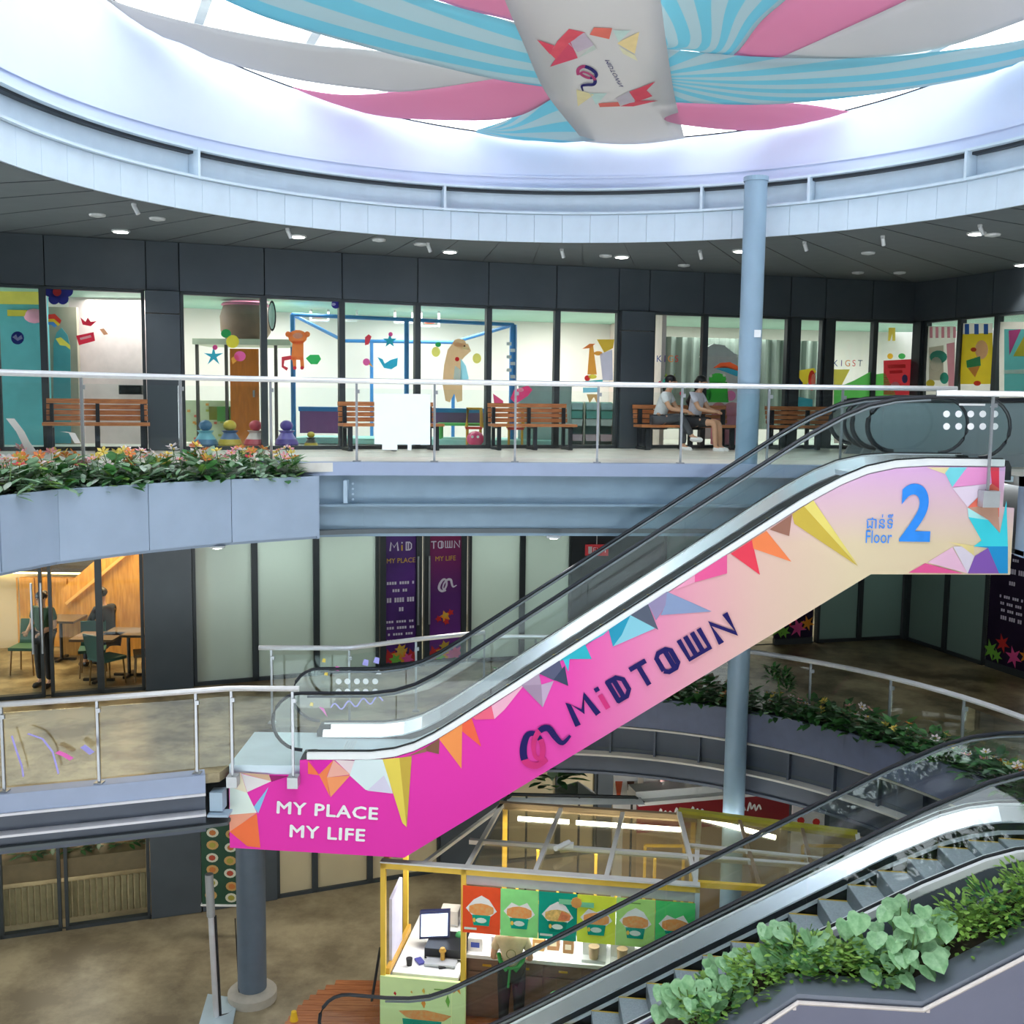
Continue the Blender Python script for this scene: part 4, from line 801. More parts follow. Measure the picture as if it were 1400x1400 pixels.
# ================================================================ plants
g1 = mk('leaf_green', '3f7a3c', .45, 0, .25, 9, trans=.2, hex2='5d9a55'); g2 = mk('leaf_pale_green', '86b48a', .45, 0, .2, 9, trans=.2, hex2='b4d2b4'); g3 = mk('leaf_dark', '2a4a2c', .5, 0, .25, 9, hex2='3c6a3c')
g6 = mk('leaf_bright', '8fbf4e', .45, 0, .2, 12, trans=.2, hex2='b4dc78'); g4 = mk('leaf_lime', '6f9a3e', .45, 0, .25, 12, trans=.2, hex2='93bf58'); hl = mk('heart_leaf', '6fa873', .38, 0, .12, 2.2, trans=.15, hex2='a8d3a0'); stem_m = mk('stem', '5a7a3c', .6)
soil = mk('soil', '3a2f26', .9, 0, .3, 20)
def leaf(mb, base, d, L, W, droop=.3, nseg=3):
    d = Vector(d).normalized(); s = d.cross(Vector((0, 0, 1)))
    if s.length < .01: s = Vector((1, 0, 0))
    s.normalize(); p = Vector(base); rows = []; prof = {2: (.05, 1, 0), 3: (.1, .9, .75, 0), 4: (.1, .8, 1, .65, 0)}[nseg]
    for i in range(nseg+1):
        w_ = W*prof[i]/2; rows.append([p-s*w_, p+Vector((0, 0, -.12*w_)), p+s*w_])
        d = (d-Vector((0, 0, droop/nseg))).normalized(); p = p+d*(L/nseg)
    mb.loft(rows)
def rnd(a, b): return random.uniform(a, b)
def bushy(mats, n, R, H, L, W, zmin=.02, droop=.5):
    mb = MB()
    for i in range(n):
        a = rnd(0, 6.283); r = R*math.sqrt(random.random())*.8; z = rnd(zmin, H)
        mb.m = random.randrange(len(mats)); leaf(mb, (r*math.cos(a), r*math.sin(a), z), (math.cos(a), math.sin(a), rnd(.0, 1.1)), L*rnd(.7, 1.2), W*rnd(.7, 1.2), droop)
    return mb.mesh('foliage', mats, True, False)
def flower_mesh(hx, r=.058):
    mb = MB(); mb.m = 0
    for k in range(6):
        a = k*1.047; mb.face([(0, 0, 0), (r*.7*math.cos(a-.4), r*.7*math.sin(a-.4), .012), (r*math.cos(a), r*math.sin(a), .02), (r*.7*math.cos(a+.4), r*.7*math.sin(a+.4), .012)])
    mb.m = 1; mb.lathe([(.006, .0), (.012, .012), (.004, .02)], (0, 0, 0), 6)
    mb.m = 2; mb.tube([(0, 0, -.16), (0, 0, 0)], .004, 4)
    return mb.mesh('flower', [mk('petal_'+hx, hx, .6, 0, .1, 12, trans=.2), yel_m, stem_m], False, False)
g5 = mk('leaf_white_green', 'c8dcc8', .45, 0, .15, 9, trans=.2, hex2='e0ece0')
FOL = [bushy([g1, g2, g5], 75, .2, .24, .16, .08), bushy([g1, g2, g4], 75, .2, .26, .17, .09), bushy([g2, g5, g2], 75, .2, .22, .17, .06)]
FOLD = [bushy([g3, g1, g1], 75, .2, .26, .18, .09), bushy([g3, g1, g2], 75, .22, .25, .17, .085)]
FL = {k: flower_mesh(k) for k in ('f3a6b0', 'f0d86a', 'e98a4a', 'f6e6e6', 'd8434e')}
def plant(name, label, loc, fol, cols, group, s=1.0, nfl=4, fz=.3):
    t = thing(name, label, 'plant', loc, rnd(0, 6.28), group); t.scale = (s,)*3
    o = bpy.data.objects.new('foliage', fol); COL.objects.link(o); o.parent = t; o['kind'] = 'stuff'
    for k in range(nfl):
        f = bpy.data.objects.new('flower', FL[random.choice(cols)]); COL.objects.link(f); f.parent = t
        f.location = (rnd(-.15, .15), rnd(-.15, .15), fz+rnd(-.06, .08)); f.rotation_euler = (rnd(-.8, .2)+.6, rnd(-.5, .5), rnd(0, 6))
    return t
# upper-left planter
PLB = [(-6.05, 9.1)]+[tuple(gz(px, py, 6.66)[:2]) for px, py in [(0, 783), (80, 767), (203, 752), (316, 741), (435, 732.5)]]
pl = thing('planter', 'long grey panelled planter forming the parapet of the upper balcony', 'planter', (PLB[3][0], PLB[3][1], 6.62))
for a, b in zip(PLB, PLB[1:]):
    mb = MB(); d = Vector((b[0]-a[0], b[1]-a[1], 0)).normalized()*.006; mb.wallq((a[0]+d.x, a[1]+d.y), (b[0]-d.x, b[1]-d.y), 6.66, 7.44, .05); mb.build('panel', plant_m, pl)
PB = offset(PLB, .55); mb = MB(); band(mb, PLB, 6.62, 7.40, .03, .05); band(mb, PB, 6.62, 7.62, -.03, .03); mb.build('backing', plant_m, pl)
mb = MB(); mb.loft([[(p[0], p[1], 7.36) for p in offset(PLB, .04)], [(p[0], p[1], 7.36) for p in PB]]); mb.build('soil', soil, pl, fix=False)
mb = MB(); mb.loft([[(p[0], p[1], 6.66) for p in PLB], [(p[0], p[1], 6.66) for p in PB]]); mb.build('underside', plant_m, pl, fix=False)
e0, e1 = PLB[-1], PB[-1]; mb = MB(); mb.wallq(e0, e1, 6.62, 7.44, .04); mb.build('end_panel', plant_m, pl)
ORD = ['first', 'second', 'third', 'fourth', 'fifth', 'sixth', 'seventh', 'eighth', 'ninth', 'tenth', 'eleventh', 'twelfth', 'thirteenth', 'fourteenth', 'fifteenth', 'sixteenth', 'seventeenth']
cnt = {}
for row, (off_, n_) in enumerate(((.17, 15), (.38, 14))):
    for i, p in enumerate(resample(offset(PLB, off_), n_+2)[1:-1]):
        k = (i*3+row) % 3; kinds = [('pink and white flowering plant', ('f3a6b0', 'f6e6e6')), ('yellow and orange flowering plant', ('f0d86a', 'e98a4a')), ('pale narrow-leaved plant', ('f6e6e6', 'd8434e', 'f3a6b0'))][(i*2+row) % 3]
        kk = (kinds[0], row); cnt[kk] = cnt.get(kk, 0)+1
        lab = '%s, %s row of the grey balcony planter, %s from left' % (kinds[0], ('front', 'back')[row], ORD[cnt[kk]-1])
        plant('flowering_plant', lab, (p[0], p[1], 7.36), FOL[(i*2+row) % 3], kinds[1], kinds[0]+'s on the balcony', rnd(1.05, 1.4), (7, 7, 4)[(i*2+row) % 3], .28)
# middle-floor round planter
pl2 = thing('planter', 'curved planter along the round edge of the middle floor', 'planter', (CX+4.6, CY+3.2, F1-.24))
A2 = list(reversed(arc(5.42, -20, 99, 36)))
for a, b in zip(A2, A2[1:]):
    mb = MB(); mb.wallq(a, b, 3.56, 4.02, .05); mb.build('panel', mk('planter_shaded', '5f6780', .5), pl2)  # shade on the middle-floor ring put into this planter's dark colour
AB = list(reversed(arc(5.42+.26, -20, 99, 36))); mb = MB(); mb.loft([[(p[0], p[1], 3.95) for p in A2], [(p[0], p[1], 3.95) for p in AB]]); mb.build('soil', soil, pl2, fix=False)
mb = MB(); mb.loft([[(p[0], p[1], 3.6) for p in AB], [(p[0], p[1], 4.0) for p in AB]]); mb.build('back_panel', mk('planter_shaded', '5f6780', .5), pl2, fix=False)
for i, a in enumerate(range(-12, 97, 3)):
    q = math.radians(a+rnd(-.6, .6)); R_ = 5.42+.14
    lab, cols, nf = [('pink and white bedding plant', ('f3a6b0', 'f6e6e6'), 4), ('yellow and orange bedding plant', ('f0d86a', 'e98a4a'), 3), ('plain dark green bedding plant', ('f6e6e6',), 0)][i % 3]
    if a < 22: nf += 3
    lab = '%s in the curved planter, %s from the right edge' % (lab, ORD[i//3])
    plant('bedding_plant', lab, (CX+R_*math.cos(q), CY+R_*math.sin(q), 3.95), FOLD[i % 2], cols, ['pink bedding plants', 'yellow bedding plants', 'green bedding plants'][i % 3], rnd(1.0, 1.3), nf+1, .24)
# taller sapling in the round planter
q = math.radians(54); t = thing('sapling', 'thin sapling with dark leaf tufts rising from the curved planter', 'plant', (CX+5.56*math.cos(q), CY+5.56*math.sin(q), 3.95))
mb = MB(); mb.tube([(0, 0, 0), (.02, 0, .3), (-.02, .01, .62)], .012, 6); o = mb.build('stem', stem_m); o.parent = t
for p in [(-.1, 0, .55), (.06, 0, .5), (.12, .02, .36)]:
    o = bpy.data.objects.new('leaf_tuft', FOLD[0]); COL.objects.link(o); o.parent = t; o.location = p; o.scale = (.55, .55, .8)
# sloping planter in front of the lower escalator
SP = [(.6, 1.5), (2.07, 2.42), (2.75, 2.92), (3.93, 2.86), (4.9, 3.42), (6.6, 4.4)]
sp_ = thing('planter', 'sloping slate planter with stepped pale rim beside the lower escalator', 'planter', (3.3, 9.6, 2.0))
slate2 = mk('planter_front_slate', '6f7187', .5, 0, .05, 3)
YF = 9.5
mb = MB(); mb.prism([(x, YF, z-.03) for x, z in SP]+[(6.6, YF, 0), (.6, YF, 0)], (0, .1, 0)); mb.build('front_wall', slate2, sp_)
mb = MB(); mb.loft([[(x, YF-.03, z-.06), (x, YF-.03, z), (x, YF+.3, z+.02), (x, YF+.3, z-.06)] if False else [Vector((x, YF-.03, z-.06)), Vector((x, YF-.03, z)), Vector((x, YF+.3, z+.02)), Vector((x, YF+.3, z-.06))] for x, z in SP], True); mb.build('coping', mk('coping_slate', '6b7280', .45, 0, .05, 3), sp_)
mb = MB(); mb.tube([(x, YF-.06, z-.07) for x, z in SP], .022, 8); mb.build('edge_rail', mk('rim_pale', 'd9cfcb', .35, .3), sp_)
for x in (2.72, 3.98, 5.2): z = pz(SP, x); mb = MB(); mb.box((x, YF-.02, z-.1), (.03, .08, .05)); mb.build('rail_bracket', mk('rim_pale', 'd9cfcb', .35, .3), sp_)
mb = MB(); mb.loft([[(x, YF+.28, z-.04), (x, YF+.85, z-.0)] for x, z in SP]); mb.build('soil', soil, sp_, fix=False)
mb = MB(); mb.prism([(x, YF+.85, z+.03) for x, z in SP]+[(6.6, YF+.85, 0), (.6, YF+.85, 0)], (0, .05, 0)); mb.build('back_wall', slate2, sp_)
# heart-shaped leaf, built once, every leaf an object
def heart():
    mb = MB(); O = [(0, 0), (.28, -.14), (.5, -.02), (.54, .28), (.36, .66), (0, 1.0), (-.36, .66), (-.54, .28), (-.5, -.02), (-.28, -.14)]
    P = [Vector((x, y-.06, -.16*abs(x)-.18*max(0, y-.3)**2)) for x, y in O]; C = [Vector((0, y, .02)) for y in (0, .35, .7)]
    for i in range(10):
        a, b = P[i], P[(i+1) % 10]; c = C[0] if i in (0, 1, 8, 9) else (C[1] if i in (2, 7) else C[2])
        mb.face([a, b, c])
    mb.face([P[2], C[0], C[1]]); mb.face([P[8], C[1], C[0]]); mb.face([P[3], C[1], C[2]]); mb.face([P[7], C[2], C[1]])
    return mb.mesh('leaf', hl, True, False)
HEART = heart()
def heartplant(label, px, py, Y, n, R, H, s):
    b = at(px, py, Y); z0 = pz(SP, b.x)-.02
    t = thing('heart_leaf_plant', label, 'plant', (b.x, Y, z0)); top = b.z-z0
    for i in range(n):
        a = rnd(0, 6.283); r = R*math.sqrt(random.random()); x, y, z = r*math.cos(a), r*math.sin(a)*.55, top*.25+(H)*rnd(.05, 1)*(1-.35*(r/R)**2)
        o = bpy.data.objects.new('leaf', HEART); COL.objects.link(o); o.parent = t; o.location = (x, y, z); k = s*rnd(.65, 1.15); o.scale = (k, k, k)
        o.rotation_euler = (rnd(.5, 1.25), rnd(-.35, .35), math.pi+rnd(-1.0, 1.0)+(0 if abs(x) < .1 else -.5*x/R))
        o.rotation_euler.x = -rnd(.35, 1.1)
    mb = MB()
    for i in range(9):
        a = rnd(0, 6.28); r = R*.7*random.random(); mb.tube([(r*.3*math.cos(a), r*.2*math.sin(a), 0), (r*.7*math.cos(a), r*.4*math.sin(a), H*.4), (r*math.cos(a), r*.5*math.sin(a), H*.9)], .006, 4)
    o = mb.build('stems', stem_m); o.parent = t; o['kind'] = 'stuff'
heartplant('big heart-leaved plant, tallest clump in the sloping planter at the bend of its rim', 1240, 1300, 9.98, 64, .62, .74, .20)
heartplant('heart-leaved plant spilling over the lower end of the sloping planter', 955, 1385, 9.98, 46, .42, .46, .20)
heartplant('smaller heart-leaved plant between the two larger ones in the sloping planter', 1085, 1310, 10.1, 40, .42, .42, .18)
heartplant('thin long-stemmed heart-leaved plant low in the sloping planter by the steps', 1010, 1345, 10.1, 26, .34, .40, .17)
SM = [bushy([g4, g6, g1], 330, .36, .26, .085, .055, .0, .3), bushy([g4, g6, g4], 330, .36, .28, .08, .052, .0, .3)]
for i, (px, lab) in enumerate([(985, 'lowest small-leaved green shrub in the sloping planter'), (1045, 'small-leaved green shrub just left of the rim bend'), (1100, 'small-leaved shrub at the upper rim bend of the sloping planter'), (1150, 'small-leaved shrub along the flat rim, beneath the pale heart leaves'), (1205, 'small-leaved shrub along the flat rim, under the tall clump'), (1335, 'bright small-leaved shrub just right of the tall heart-leaved clump'), (1375, 'second bright small-leaved shrub up the slope'), (1420, 'highest bright small-leaved shrub at the picture edge')]):
    x = (px-700)/1450*10.35; y = 9.93; z = pz(SP, x)-.03; t = thing('small_leaf_shrub', lab, 'shrub', (x, y, z), rnd(0, 6)); t.scale = (1.0, 1.0, 1.15 if px < 1300 else 1.5)
    o = bpy.data.objects.new('foliage', SM[i % 2]); COL.objects.link(o); o.parent = t; o['kind'] = 'stuff'

# ================================================================ benches
leg_m = mk('bench_iron', '2c3138', .5, .4)
def bench_proto():
    t = thing('bench', 'x', 'bench', (0, 0, 0), 0, 'slatted benches on the upper balcony'); w_ = 1.62
    for i, z in enumerate((.50, .585, .67, .755)):
        mb = MB(); mb.box((0, .24+i*.02, z), (w_, .03, .07)); o = mb.build('back_slat', wood_m); o.parent = t
    for i, y in enumerate((-.2, -.12, -.04, .04, .12)):
        mb = MB(); mb.box((0, y, .42), (w_+.06, .07, .045)); o = mb.build('seat_slat', wood_m); o.parent = t
    for x in (-.72, 0, .72):
        mb = MB(); mb.box((x, -.18, .2), (.07, .06, .4)); mb.box((x, .2, .36), (.06, .06, .72)); mb.box((x, 0, .385), (.06, .42, .04)); mb.box((x, .02, .03), (.07, .5, .05)); o = mb.build('leg', leg_m); o.parent = t
    return t
bp_ = bench_proto(); tr_ = snapshot(bp_)
bl = []
for i, (px0, px1, lab) in enumerate([(62, 207, 'slatted timber bench before the teal wall and black screen'), (455, 592, 'slatted timber bench half hidden by the white board'), (660, 773, 'slatted timber bench before the green table, between two railing posts'), (856, 990, 'slatted timber bench with two seated women'), (1036, 1150, 'slatted timber bench just right of the round blue column')]):
    mid = wp((px0+px1)/2, 560); q0, q1 = wp(px0, 560), wp(px1, 560); ang = math.atan2(q1[1]-q0[1], q1[0]-q0[0]); n_ = Vector((math.sin(ang), -math.cos(ang), 0))
    c = Vector((mid[0], mid[1], F2))+n_*.5; c *= 1; s_ = math.dist(q0, q1)*.965/1.66
    if i == 0: o = bp_; o.location = c; o.rotation_euler = (0, 0, ang); o['label'] = lab
    else: o = copy_tree(bp_, c, ang, lab, tree=tr_)
    o.scale = (s_, 1, 1); bl.append((c, ang))
# ================================================================ ceiling fittings
lens_on = mk('lamp_lens_lit', 'fffaf0', .4, emit=9); lens_off = mk('lamp_lens_unlit', 'b9bfc0', .4, 0, .03); fit_m = mk('lamp_ring', 'c9cdce', .4, .2, .03)
def downlight(px, py, z, lit, r=.085, lab=None, group=None):
    p = gz(px, py, z); t = thing('downlight', lab, 'ceiling light', (p.x, p.y, z-.03), 0, group)
    mb = MB(); mb.lathe([(r+.025, z-.025), (r+.03, z-.012), (r+.03, z)], (p.x, p.y, 0), 16); mb.build('ring', fit_m, t)
    mb = MB(); mb.lathe([(r*.4, z-.04), (r, z-.03), (r, z-.026)], (p.x, p.y, 0), 16); mb.build('lens', lens_on if lit else lens_off, t)
    if lit:
        d = bpy.data.lights.new('downlight_lamp', 'SPOT'); d.energy = 45; d.spot_size = 1.7; d.spot_blend = .6; d.shadow_soft_size = .06; d.color = (1, .96, .88)
        o = bpy.data.objects.new('downlight_lamp', d); COL.objects.link(o); o.location = (p.x, p.y, z-.07)
ords = ['first', 'second', 'third', 'fourth', 'fifth', 'sixth', 'seventh', 'eighth', 'ninth', 'tenth', 'eleventh', 'twelfth', 'thirteenth', 'fourteenth', 'fifteenth', 'sixteenth', 'seventeenth']
for i, (x, y) in enumerate([(165, 315), (407, 322), (615, 343), (850, 350), (1012, 342), (1335, 318), (1397, 361)]):
    downlight(x, y, 10.8, True, .10, 'glowing round downlight in the top floor soffit, %s from the left' % ords[i], 'lit soffit downlights')
for i, (x, y) in enumerate([(133, 293), (215, 298), (518, 327), (575, 333), (828, 349), (935, 362), (1187, 345), (1357, 320), (1173, 372), (1230, 372)]):
    downlight(x, y, 10.8, False, .075, 'unlit pale disc in the top floor soffit, %s from the left' % ords[i], 'unlit soffit discs')
for i, (x, y) in enumerate([(183, 278), (393, 312), (585, 332), (768, 340), (957, 342), (1100, 330), (1207, 322), (1340, 307)]):
    p = gz(x, y, 10.8); t = thing('spotlight', 'small pale spotlight head under the top floor soffit, %s from the left' % ords[i], 'spotlight', p, rnd(-.6, .6), 'small soffit spotlights')
    mb = MB(); mb.lathe([(.03, 0), (.03, -.03)], (0, 0, 0), 8); o = mb.build('mount', fit_m); o.parent = t
    mb = MB(); mb.tube([(0, 0, -.03), (.05, .02, -.13)], .028, 8); o = mb.build('head', fit_m); o.parent = t
for i, (x, y, z) in enumerate([(297, 746, 6.62), (757, 733, 6.62)]):
    downlight(x, y, z, True, .07, ['glowing downlight just under the grey balcony planter', 'glowing downlight above the frosted panes beside the purple doors'][i])
# exit sign on the dark panel
e = at(815, 752, 17.9); q = wp(815, 752); e = Vector((q[0], q[1]-.12, at(815, 752, q[1]-.12).z)); t = thing('exit_sign', 'small red exit sign hanging before the dark panel behind the escalator', 'sign', e)
mb = MB(); mb.box(e, (.42, .05, .2)); mb.build('box', mk('sign_red', '9c2a30', .5, emit=.25), t)
mb = MB(); mb.box(e+Vector((-.12, -.027, 0)), (.07, .004, .13)); mb.build('symbol', whitep, t)
mb = MB(); put_text(mb, 'EXIT', lambda x, y: e+Vector((.06+x, -.028, y)), .13); mb.build('lettering', whitep, t, fix=False)['kind'] = 'stuff'
mb = MB(); mb.tube([e+Vector((0, .0, .1)), e+Vector((0, 0, .5))], .01, 6); mb.build('hanger', fit_m, t)

# ================================================================ purple double door
dq = [wp(x, 820) for x in (519, 576, 579, 637)]
pg = bpy.data.materials.new('door_film_purple'); pg.use_nodes = True; nt = pg.node_tree; bb = nt.nodes['Principled BSDF']; bb.inputs['Roughness'].default_value = .3
tc = nt.nodes.new('ShaderNodeTexCoord'); sp_n = nt.nodes.new('ShaderNodeSeparateXYZ'); nt.links.new(tc.outputs['Generated'], sp_n.inputs[0]); rr_ = nt.nodes.new('ShaderNodeValToRGB'); nt.links.new(sp_n.outputs['Z'], rr_.inputs[0]); nt.links.new(rr_.outputs[0], bb.inputs['Base Color'])
rr_.color_ramp.elements[0].color = lin('7a3a9a'); rr_.color_ramp.elements[1].color = lin('8a2a58'); e_ = rr_.color_ramp.elements.new(.5); e_.color = lin('5a2a74')
pv = mk('door_film_violet', '4a2a72', .3, 0, .08, 2, hex2='5b3288')
gold = mk('print_gold', 'd8b24a', .5); ltxt = mk('print_lilac_white', 'dcd6ea', .5); redp = mk('print_red', 'd03a3a', .5); orp = mk('print_orange', 'ee9a3a', .5); grp = mk('print_green', '7cbc4c', .5); pkp = mk('print_pink', 'e85a9a', .5)
for k, (a, b) in enumerate([(dq[0], dq[1]), (dq[2], dq[3])]):
    A3, B3 = Vector((*a, 0)), Vector((*b, 0)); dv = (B3-A3).normalized(); nv = Vector((dv.y, -dv.x, 0)); Ld = (B3-A3).length
    mb = MB(); mb.wallq((A3+dv*.1)[:2], (B3-dv*.1)[:2], F1+.1, 6.2, .02); o = struct('door_%d' % (k+1), mb, pv if k == 0 else pg)
    mb = MB(); mb.wallq(a, (A3+dv*.1)[:2], F1, 6.35, .1); mb.wallq((B3-dv*.1)[:2], b, F1, 6.35, .1); mb.wallq(a, b, 6.2, 6.35, .1); mb.wallq(a, b, F1, F1+.1, .1); mb.build('frame', wall_m2, o)
    hx = B3-dv*.08 if k == 0 else A3+dv*.08; hx = hx+nv*.09
    mb = MB(); mb.tube([hx+Vector((0, 0, 4.55)), hx+Vector((0, 0, 5.75))], .018, 8); mb.build('handle', chrome_m, o)
    M_ = (A3+B3)/2+nv*.022
    fn = lambda x, y: M_+dv*x+Vector((0, 0, y))
    mats = [ltxt, gold, redp, orp, grp, pkp]
    def wp_(f_, nm='lettering'):
        mb = MB(); f_(mb); mb.build(nm, mats, o, fix=False)['kind'] = 'stuff'
    wp_(lambda mb: wordmark(mb, lambda x, y: fn(x, 5.93+y), .13 if k else .15, 'MiD' if k == 0 else 'TOWN', .35 if k == 0 else .22, .15, (0, 1)))
    def sub(mb): mb.m = 1; put_text(mb, 'MY PLACE' if k == 0 else 'MY LIFE', lambda x, y: fn(x, 5.68+y), .12, sx=.95)
    wp_(sub)
    if k == 0:
        def lines(mb):
            for zz, ww, hh in [(5.27, .5, .05), (5.14, .3, .05), (4.96, .5, .08), (4.80, .16, .07), (4.60, .52, .04), (4.49, .5, .045), (4.38, .46, .04), (4.24, .5, .07)]:
                n = int(ww/.045)
                for i in range(n):
                    if (i*7+int(zz*100)) % 5 != 0: x0 = -ww/2+i*.045; mb.face([fn(x0, zz), fn(x0+.033, zz), fn(x0+.033, zz+hh), fn(x0, zz+hh)])
        wp_(lines, 'small_print')
    else:
        wp_(lambda mb: logo(mb, lambda x, y: fn(x-.02, 5.22+y), .32, 0, 0), 'logo')
        def star(mb):
            for i, (x, y, r, m_) in enumerate([(0, 4.66, .11, 3), (-.12, 4.62, .07, 2), (.1, 4.72, .07, 2), (.02, 4.56, .07, 2), (.0, 4.68, .06, 1)]):
                mb.m = m_; mb.face([fn(x+r*(1 if j % 2 else .5)*math.cos(j*.628), y+r*(1 if j % 2 else .5)*math.sin(j*.628))+nv*(.001*i) for j in range(10)])
        wp_(star, 'flower_print')
    def flora(mb):
        for i, (x, y, r, m_) in enumerate([(-.2, 4.0, .16, 2), (0, 4.02, .18, 3), (.2, 3.99, .15, 2 if k == 0 else 5), (-.1, 3.95, .12, 4), (.12, 3.95, .12, 5), (0, 4.12, .12, 1)]):
            mb.m = m_; mb.face([fn(x+r*(1 if j % 2 else .5)*math.cos(j*.523+.3), y+r*(1 if j % 2 else .5)*math.sin(j*.523+.3))+nv*(.001*i) for j in range(12)])
    wp_(flora, 'flower_print')
# dark violet poster door on the right wall of the middle floor, and its neighbour behind the escalator
for nm, p0, p1 in [('door_3', 1354, 1420), ('door_4', 1060, 1112)]:
    a, b = wp(p0, 820), wp(p1, 820); A3, B3 = Vector((*a, 0)), Vector((*b, 0)); dv = (B3-A3).normalized(); nv = Vector((dv.y, -dv.x, 0)); M_ = (A3+B3)/2+nv*.03; L_ = (B3-A3).length
    mb = MB(); mb.wallq(a, b, F1+.12, 6.3, .04); o = struct(nm, mb, mk('poster_dark_violet', '2a2038', .4, 0, .1, 3)); fn = lambda x, y: M_+dv*x+Vector((0, 0, y))
    mats = [ltxt, gold, redp, orp, grp, pkp]; mb = MB()
    mb.wallq(a, b, F1, F1+.12, .08); mb.build('frame', wall_m2, o)
    if nm == 'door_3':
        mb = MB()
        for zz, ww, hh in [(5.9, .5, .05), (5.77, .3, .05), (5.55, .6, .09), (5.35, .2, .07), (5.1, .6, .05), (4.98, .55, .05), (4.86, .5, .05), (4.72, .6, .07)]:
            for i in range(int(ww/.05)):
                if (i*3+int(zz*100)) % 4: x0 = -ww/2+i*.05; mb.face([fn(x0, zz), fn(x0+.038, zz), fn(x0+.038, zz+hh), fn(x0, zz+hh)])
        mb.build('small_print', ltxt, o, fix=False)['kind'] = 'stuff'
    mb = MB()
    for i, (x, y, r, m_) in enumerate([(-.4*L_, 4.12, .2, 4), (-.15*L_, 4.3, .18, 2), (.1*L_, 4.12, .2, 5), (.35*L_, 4.2, .16, 3), (-.25*L_, 4.05, .14, 4)]):
        mb.m = m_; mb.face([fn(x+r*(1 if j % 2 else .4)*math.cos(j*.523+.3), y+r*(1 if j % 2 else .4)*math.sin(j*.523+.3))+nv*(.001*i) for j in range(12)])
    mb.build('flower_print', mats, o, fix=False)['kind'] = 'stuff'

# ================================================================ toy shop: stickers on the panes
def winof(px):
    for k, (o, A, B) in W2.items():
        pa = proj_x(A); pb = proj_x(B)
        if pa-2 <= px <= pb+2: return o, A, B
    return W2[5]
def proj_x(p, z=8.9): d = Vector((p.x, p.y, z-EZ)); return 700+F*d.dot(RT)/d.dot(FWD)
def sticker(name, label, shapes):
    o, A, B = winof(sum((s[1][0][0] if isinstance(s[1], list) else s[1][0]) for s in shapes)/len(shapes))
    dv = (B-A).normalized(); nv = Vector((dv.y, -dv.x, 0)); mats = []; ids = {}; mb = MB()
    for i, (hx, sh) in enumerate(shapes):
        if hx not in ids: ids[hx] = len(mats); mats.append(mk('vinyl_'+hx, hx, .5, 0, .03, trans=.6))
        mb.m = ids[hx]; off = nv*(.016+.0012*i); a, b = A+off, B+off
        if isinstance(sh, list): P = sh
        else: cx, cy, rx = sh[:3]; ry = sh[3] if len(sh) > 3 else rx; P = [(cx+rx*math.cos(j*.4488), cy+ry*math.sin(j*.4488)) for j in range(14)]
        mb.face([wl(x, y, a, b) for x, y in P])
    q = mb.build(name, mats, o, fix=False); q['label'] = label; q['kind'] = 'stuff'
    return q
def star_px(cx, cy, r, n=5, k=.35, rot=-1.57): return [(cx+r*(1 if j % 2 == 0 else k)*math.cos(rot+j*math.pi/n), cy+r*(1 if j % 2 == 0 else k)*math.sin(rot+j*math.pi/n)) for j in range(2*n)]
sticker('flower_sticker', 'large dark blue flower sticker with red centre', [('2c2f86', (80+12*math.cos(a), 398+12*math.sin(a), 8)) for a in [i*1.047 for i in range(6)]]+[('2c2f86', (80, 398, 11)), ('d83a3a', (78, 399, 6))])
sticker('round_sticker', 'round navy sticker with white scribble', [('1f2a6e', (24, 462, 9)), ('cfd8ee', [(17, 461), (22, 457), (24, 462), (29, 458), (31, 463), (24, 466)])])
sticker('crown_sticker', 'small red crown sticker', [('d8304a', [(110, 434), (117, 440), (120, 434), (124, 440), (132, 439), (124, 446), (113, 444)])])
sticker('word_sticker', 'tilted red name sticker', [('d8304a', [(104, 459), (128, 454), (130, 466), (108, 472)]), ('f6dfe4', [(109, 462), (124, 458), (125, 461), (110, 465)])])
sticker('squirrel_sticker', 'small peach squirrel sticker', [('e6a884', [(136, 450), (142, 449), (148, 457), (142, 458)])])
sticker('rainbow_sticker', 'rainbow sticker with red, yellow and blue bands', [('d83f38', [(66, 430), (75, 429), (84, 438), (82, 443), (74, 436), (66, 436)]), ('e8c23c', [(66, 436), (74, 436), (82, 443), (80, 446), (73, 440), (66, 440)]), ('4f8fd8', [(66, 440), (73, 440), (78, 445), (75, 448), (70, 444), (66, 444)])])
sticker('name_sticker', 'yellow word sticker', [('d8d25a', [(76, 463), (83, 461), (96, 472), (96, 478), (90, 473), (82, 472)])])
sticker('starfish_sticker', 'turquoise starfish sticker with pink ball', [('3fb4d4', star_px(292, 487, 14, 5, .3)), ('ee5aa0', (294, 475, 3.5))])
sticker('pineapple_sticker', 'yellow pineapple sticker with green crown', [('2f9f5a', (309, 456, 7, 6)), ('e8dc4a', (318, 467, 9, 9))])
sticker('ice_cream_sticker', 'pink ice cream cone sticker by the timber door', [('e8a64a', [(318, 498), (316, 490), (324, 484), (328, 490)]), ('ee6ab0', (328, 487, 8, 7))])
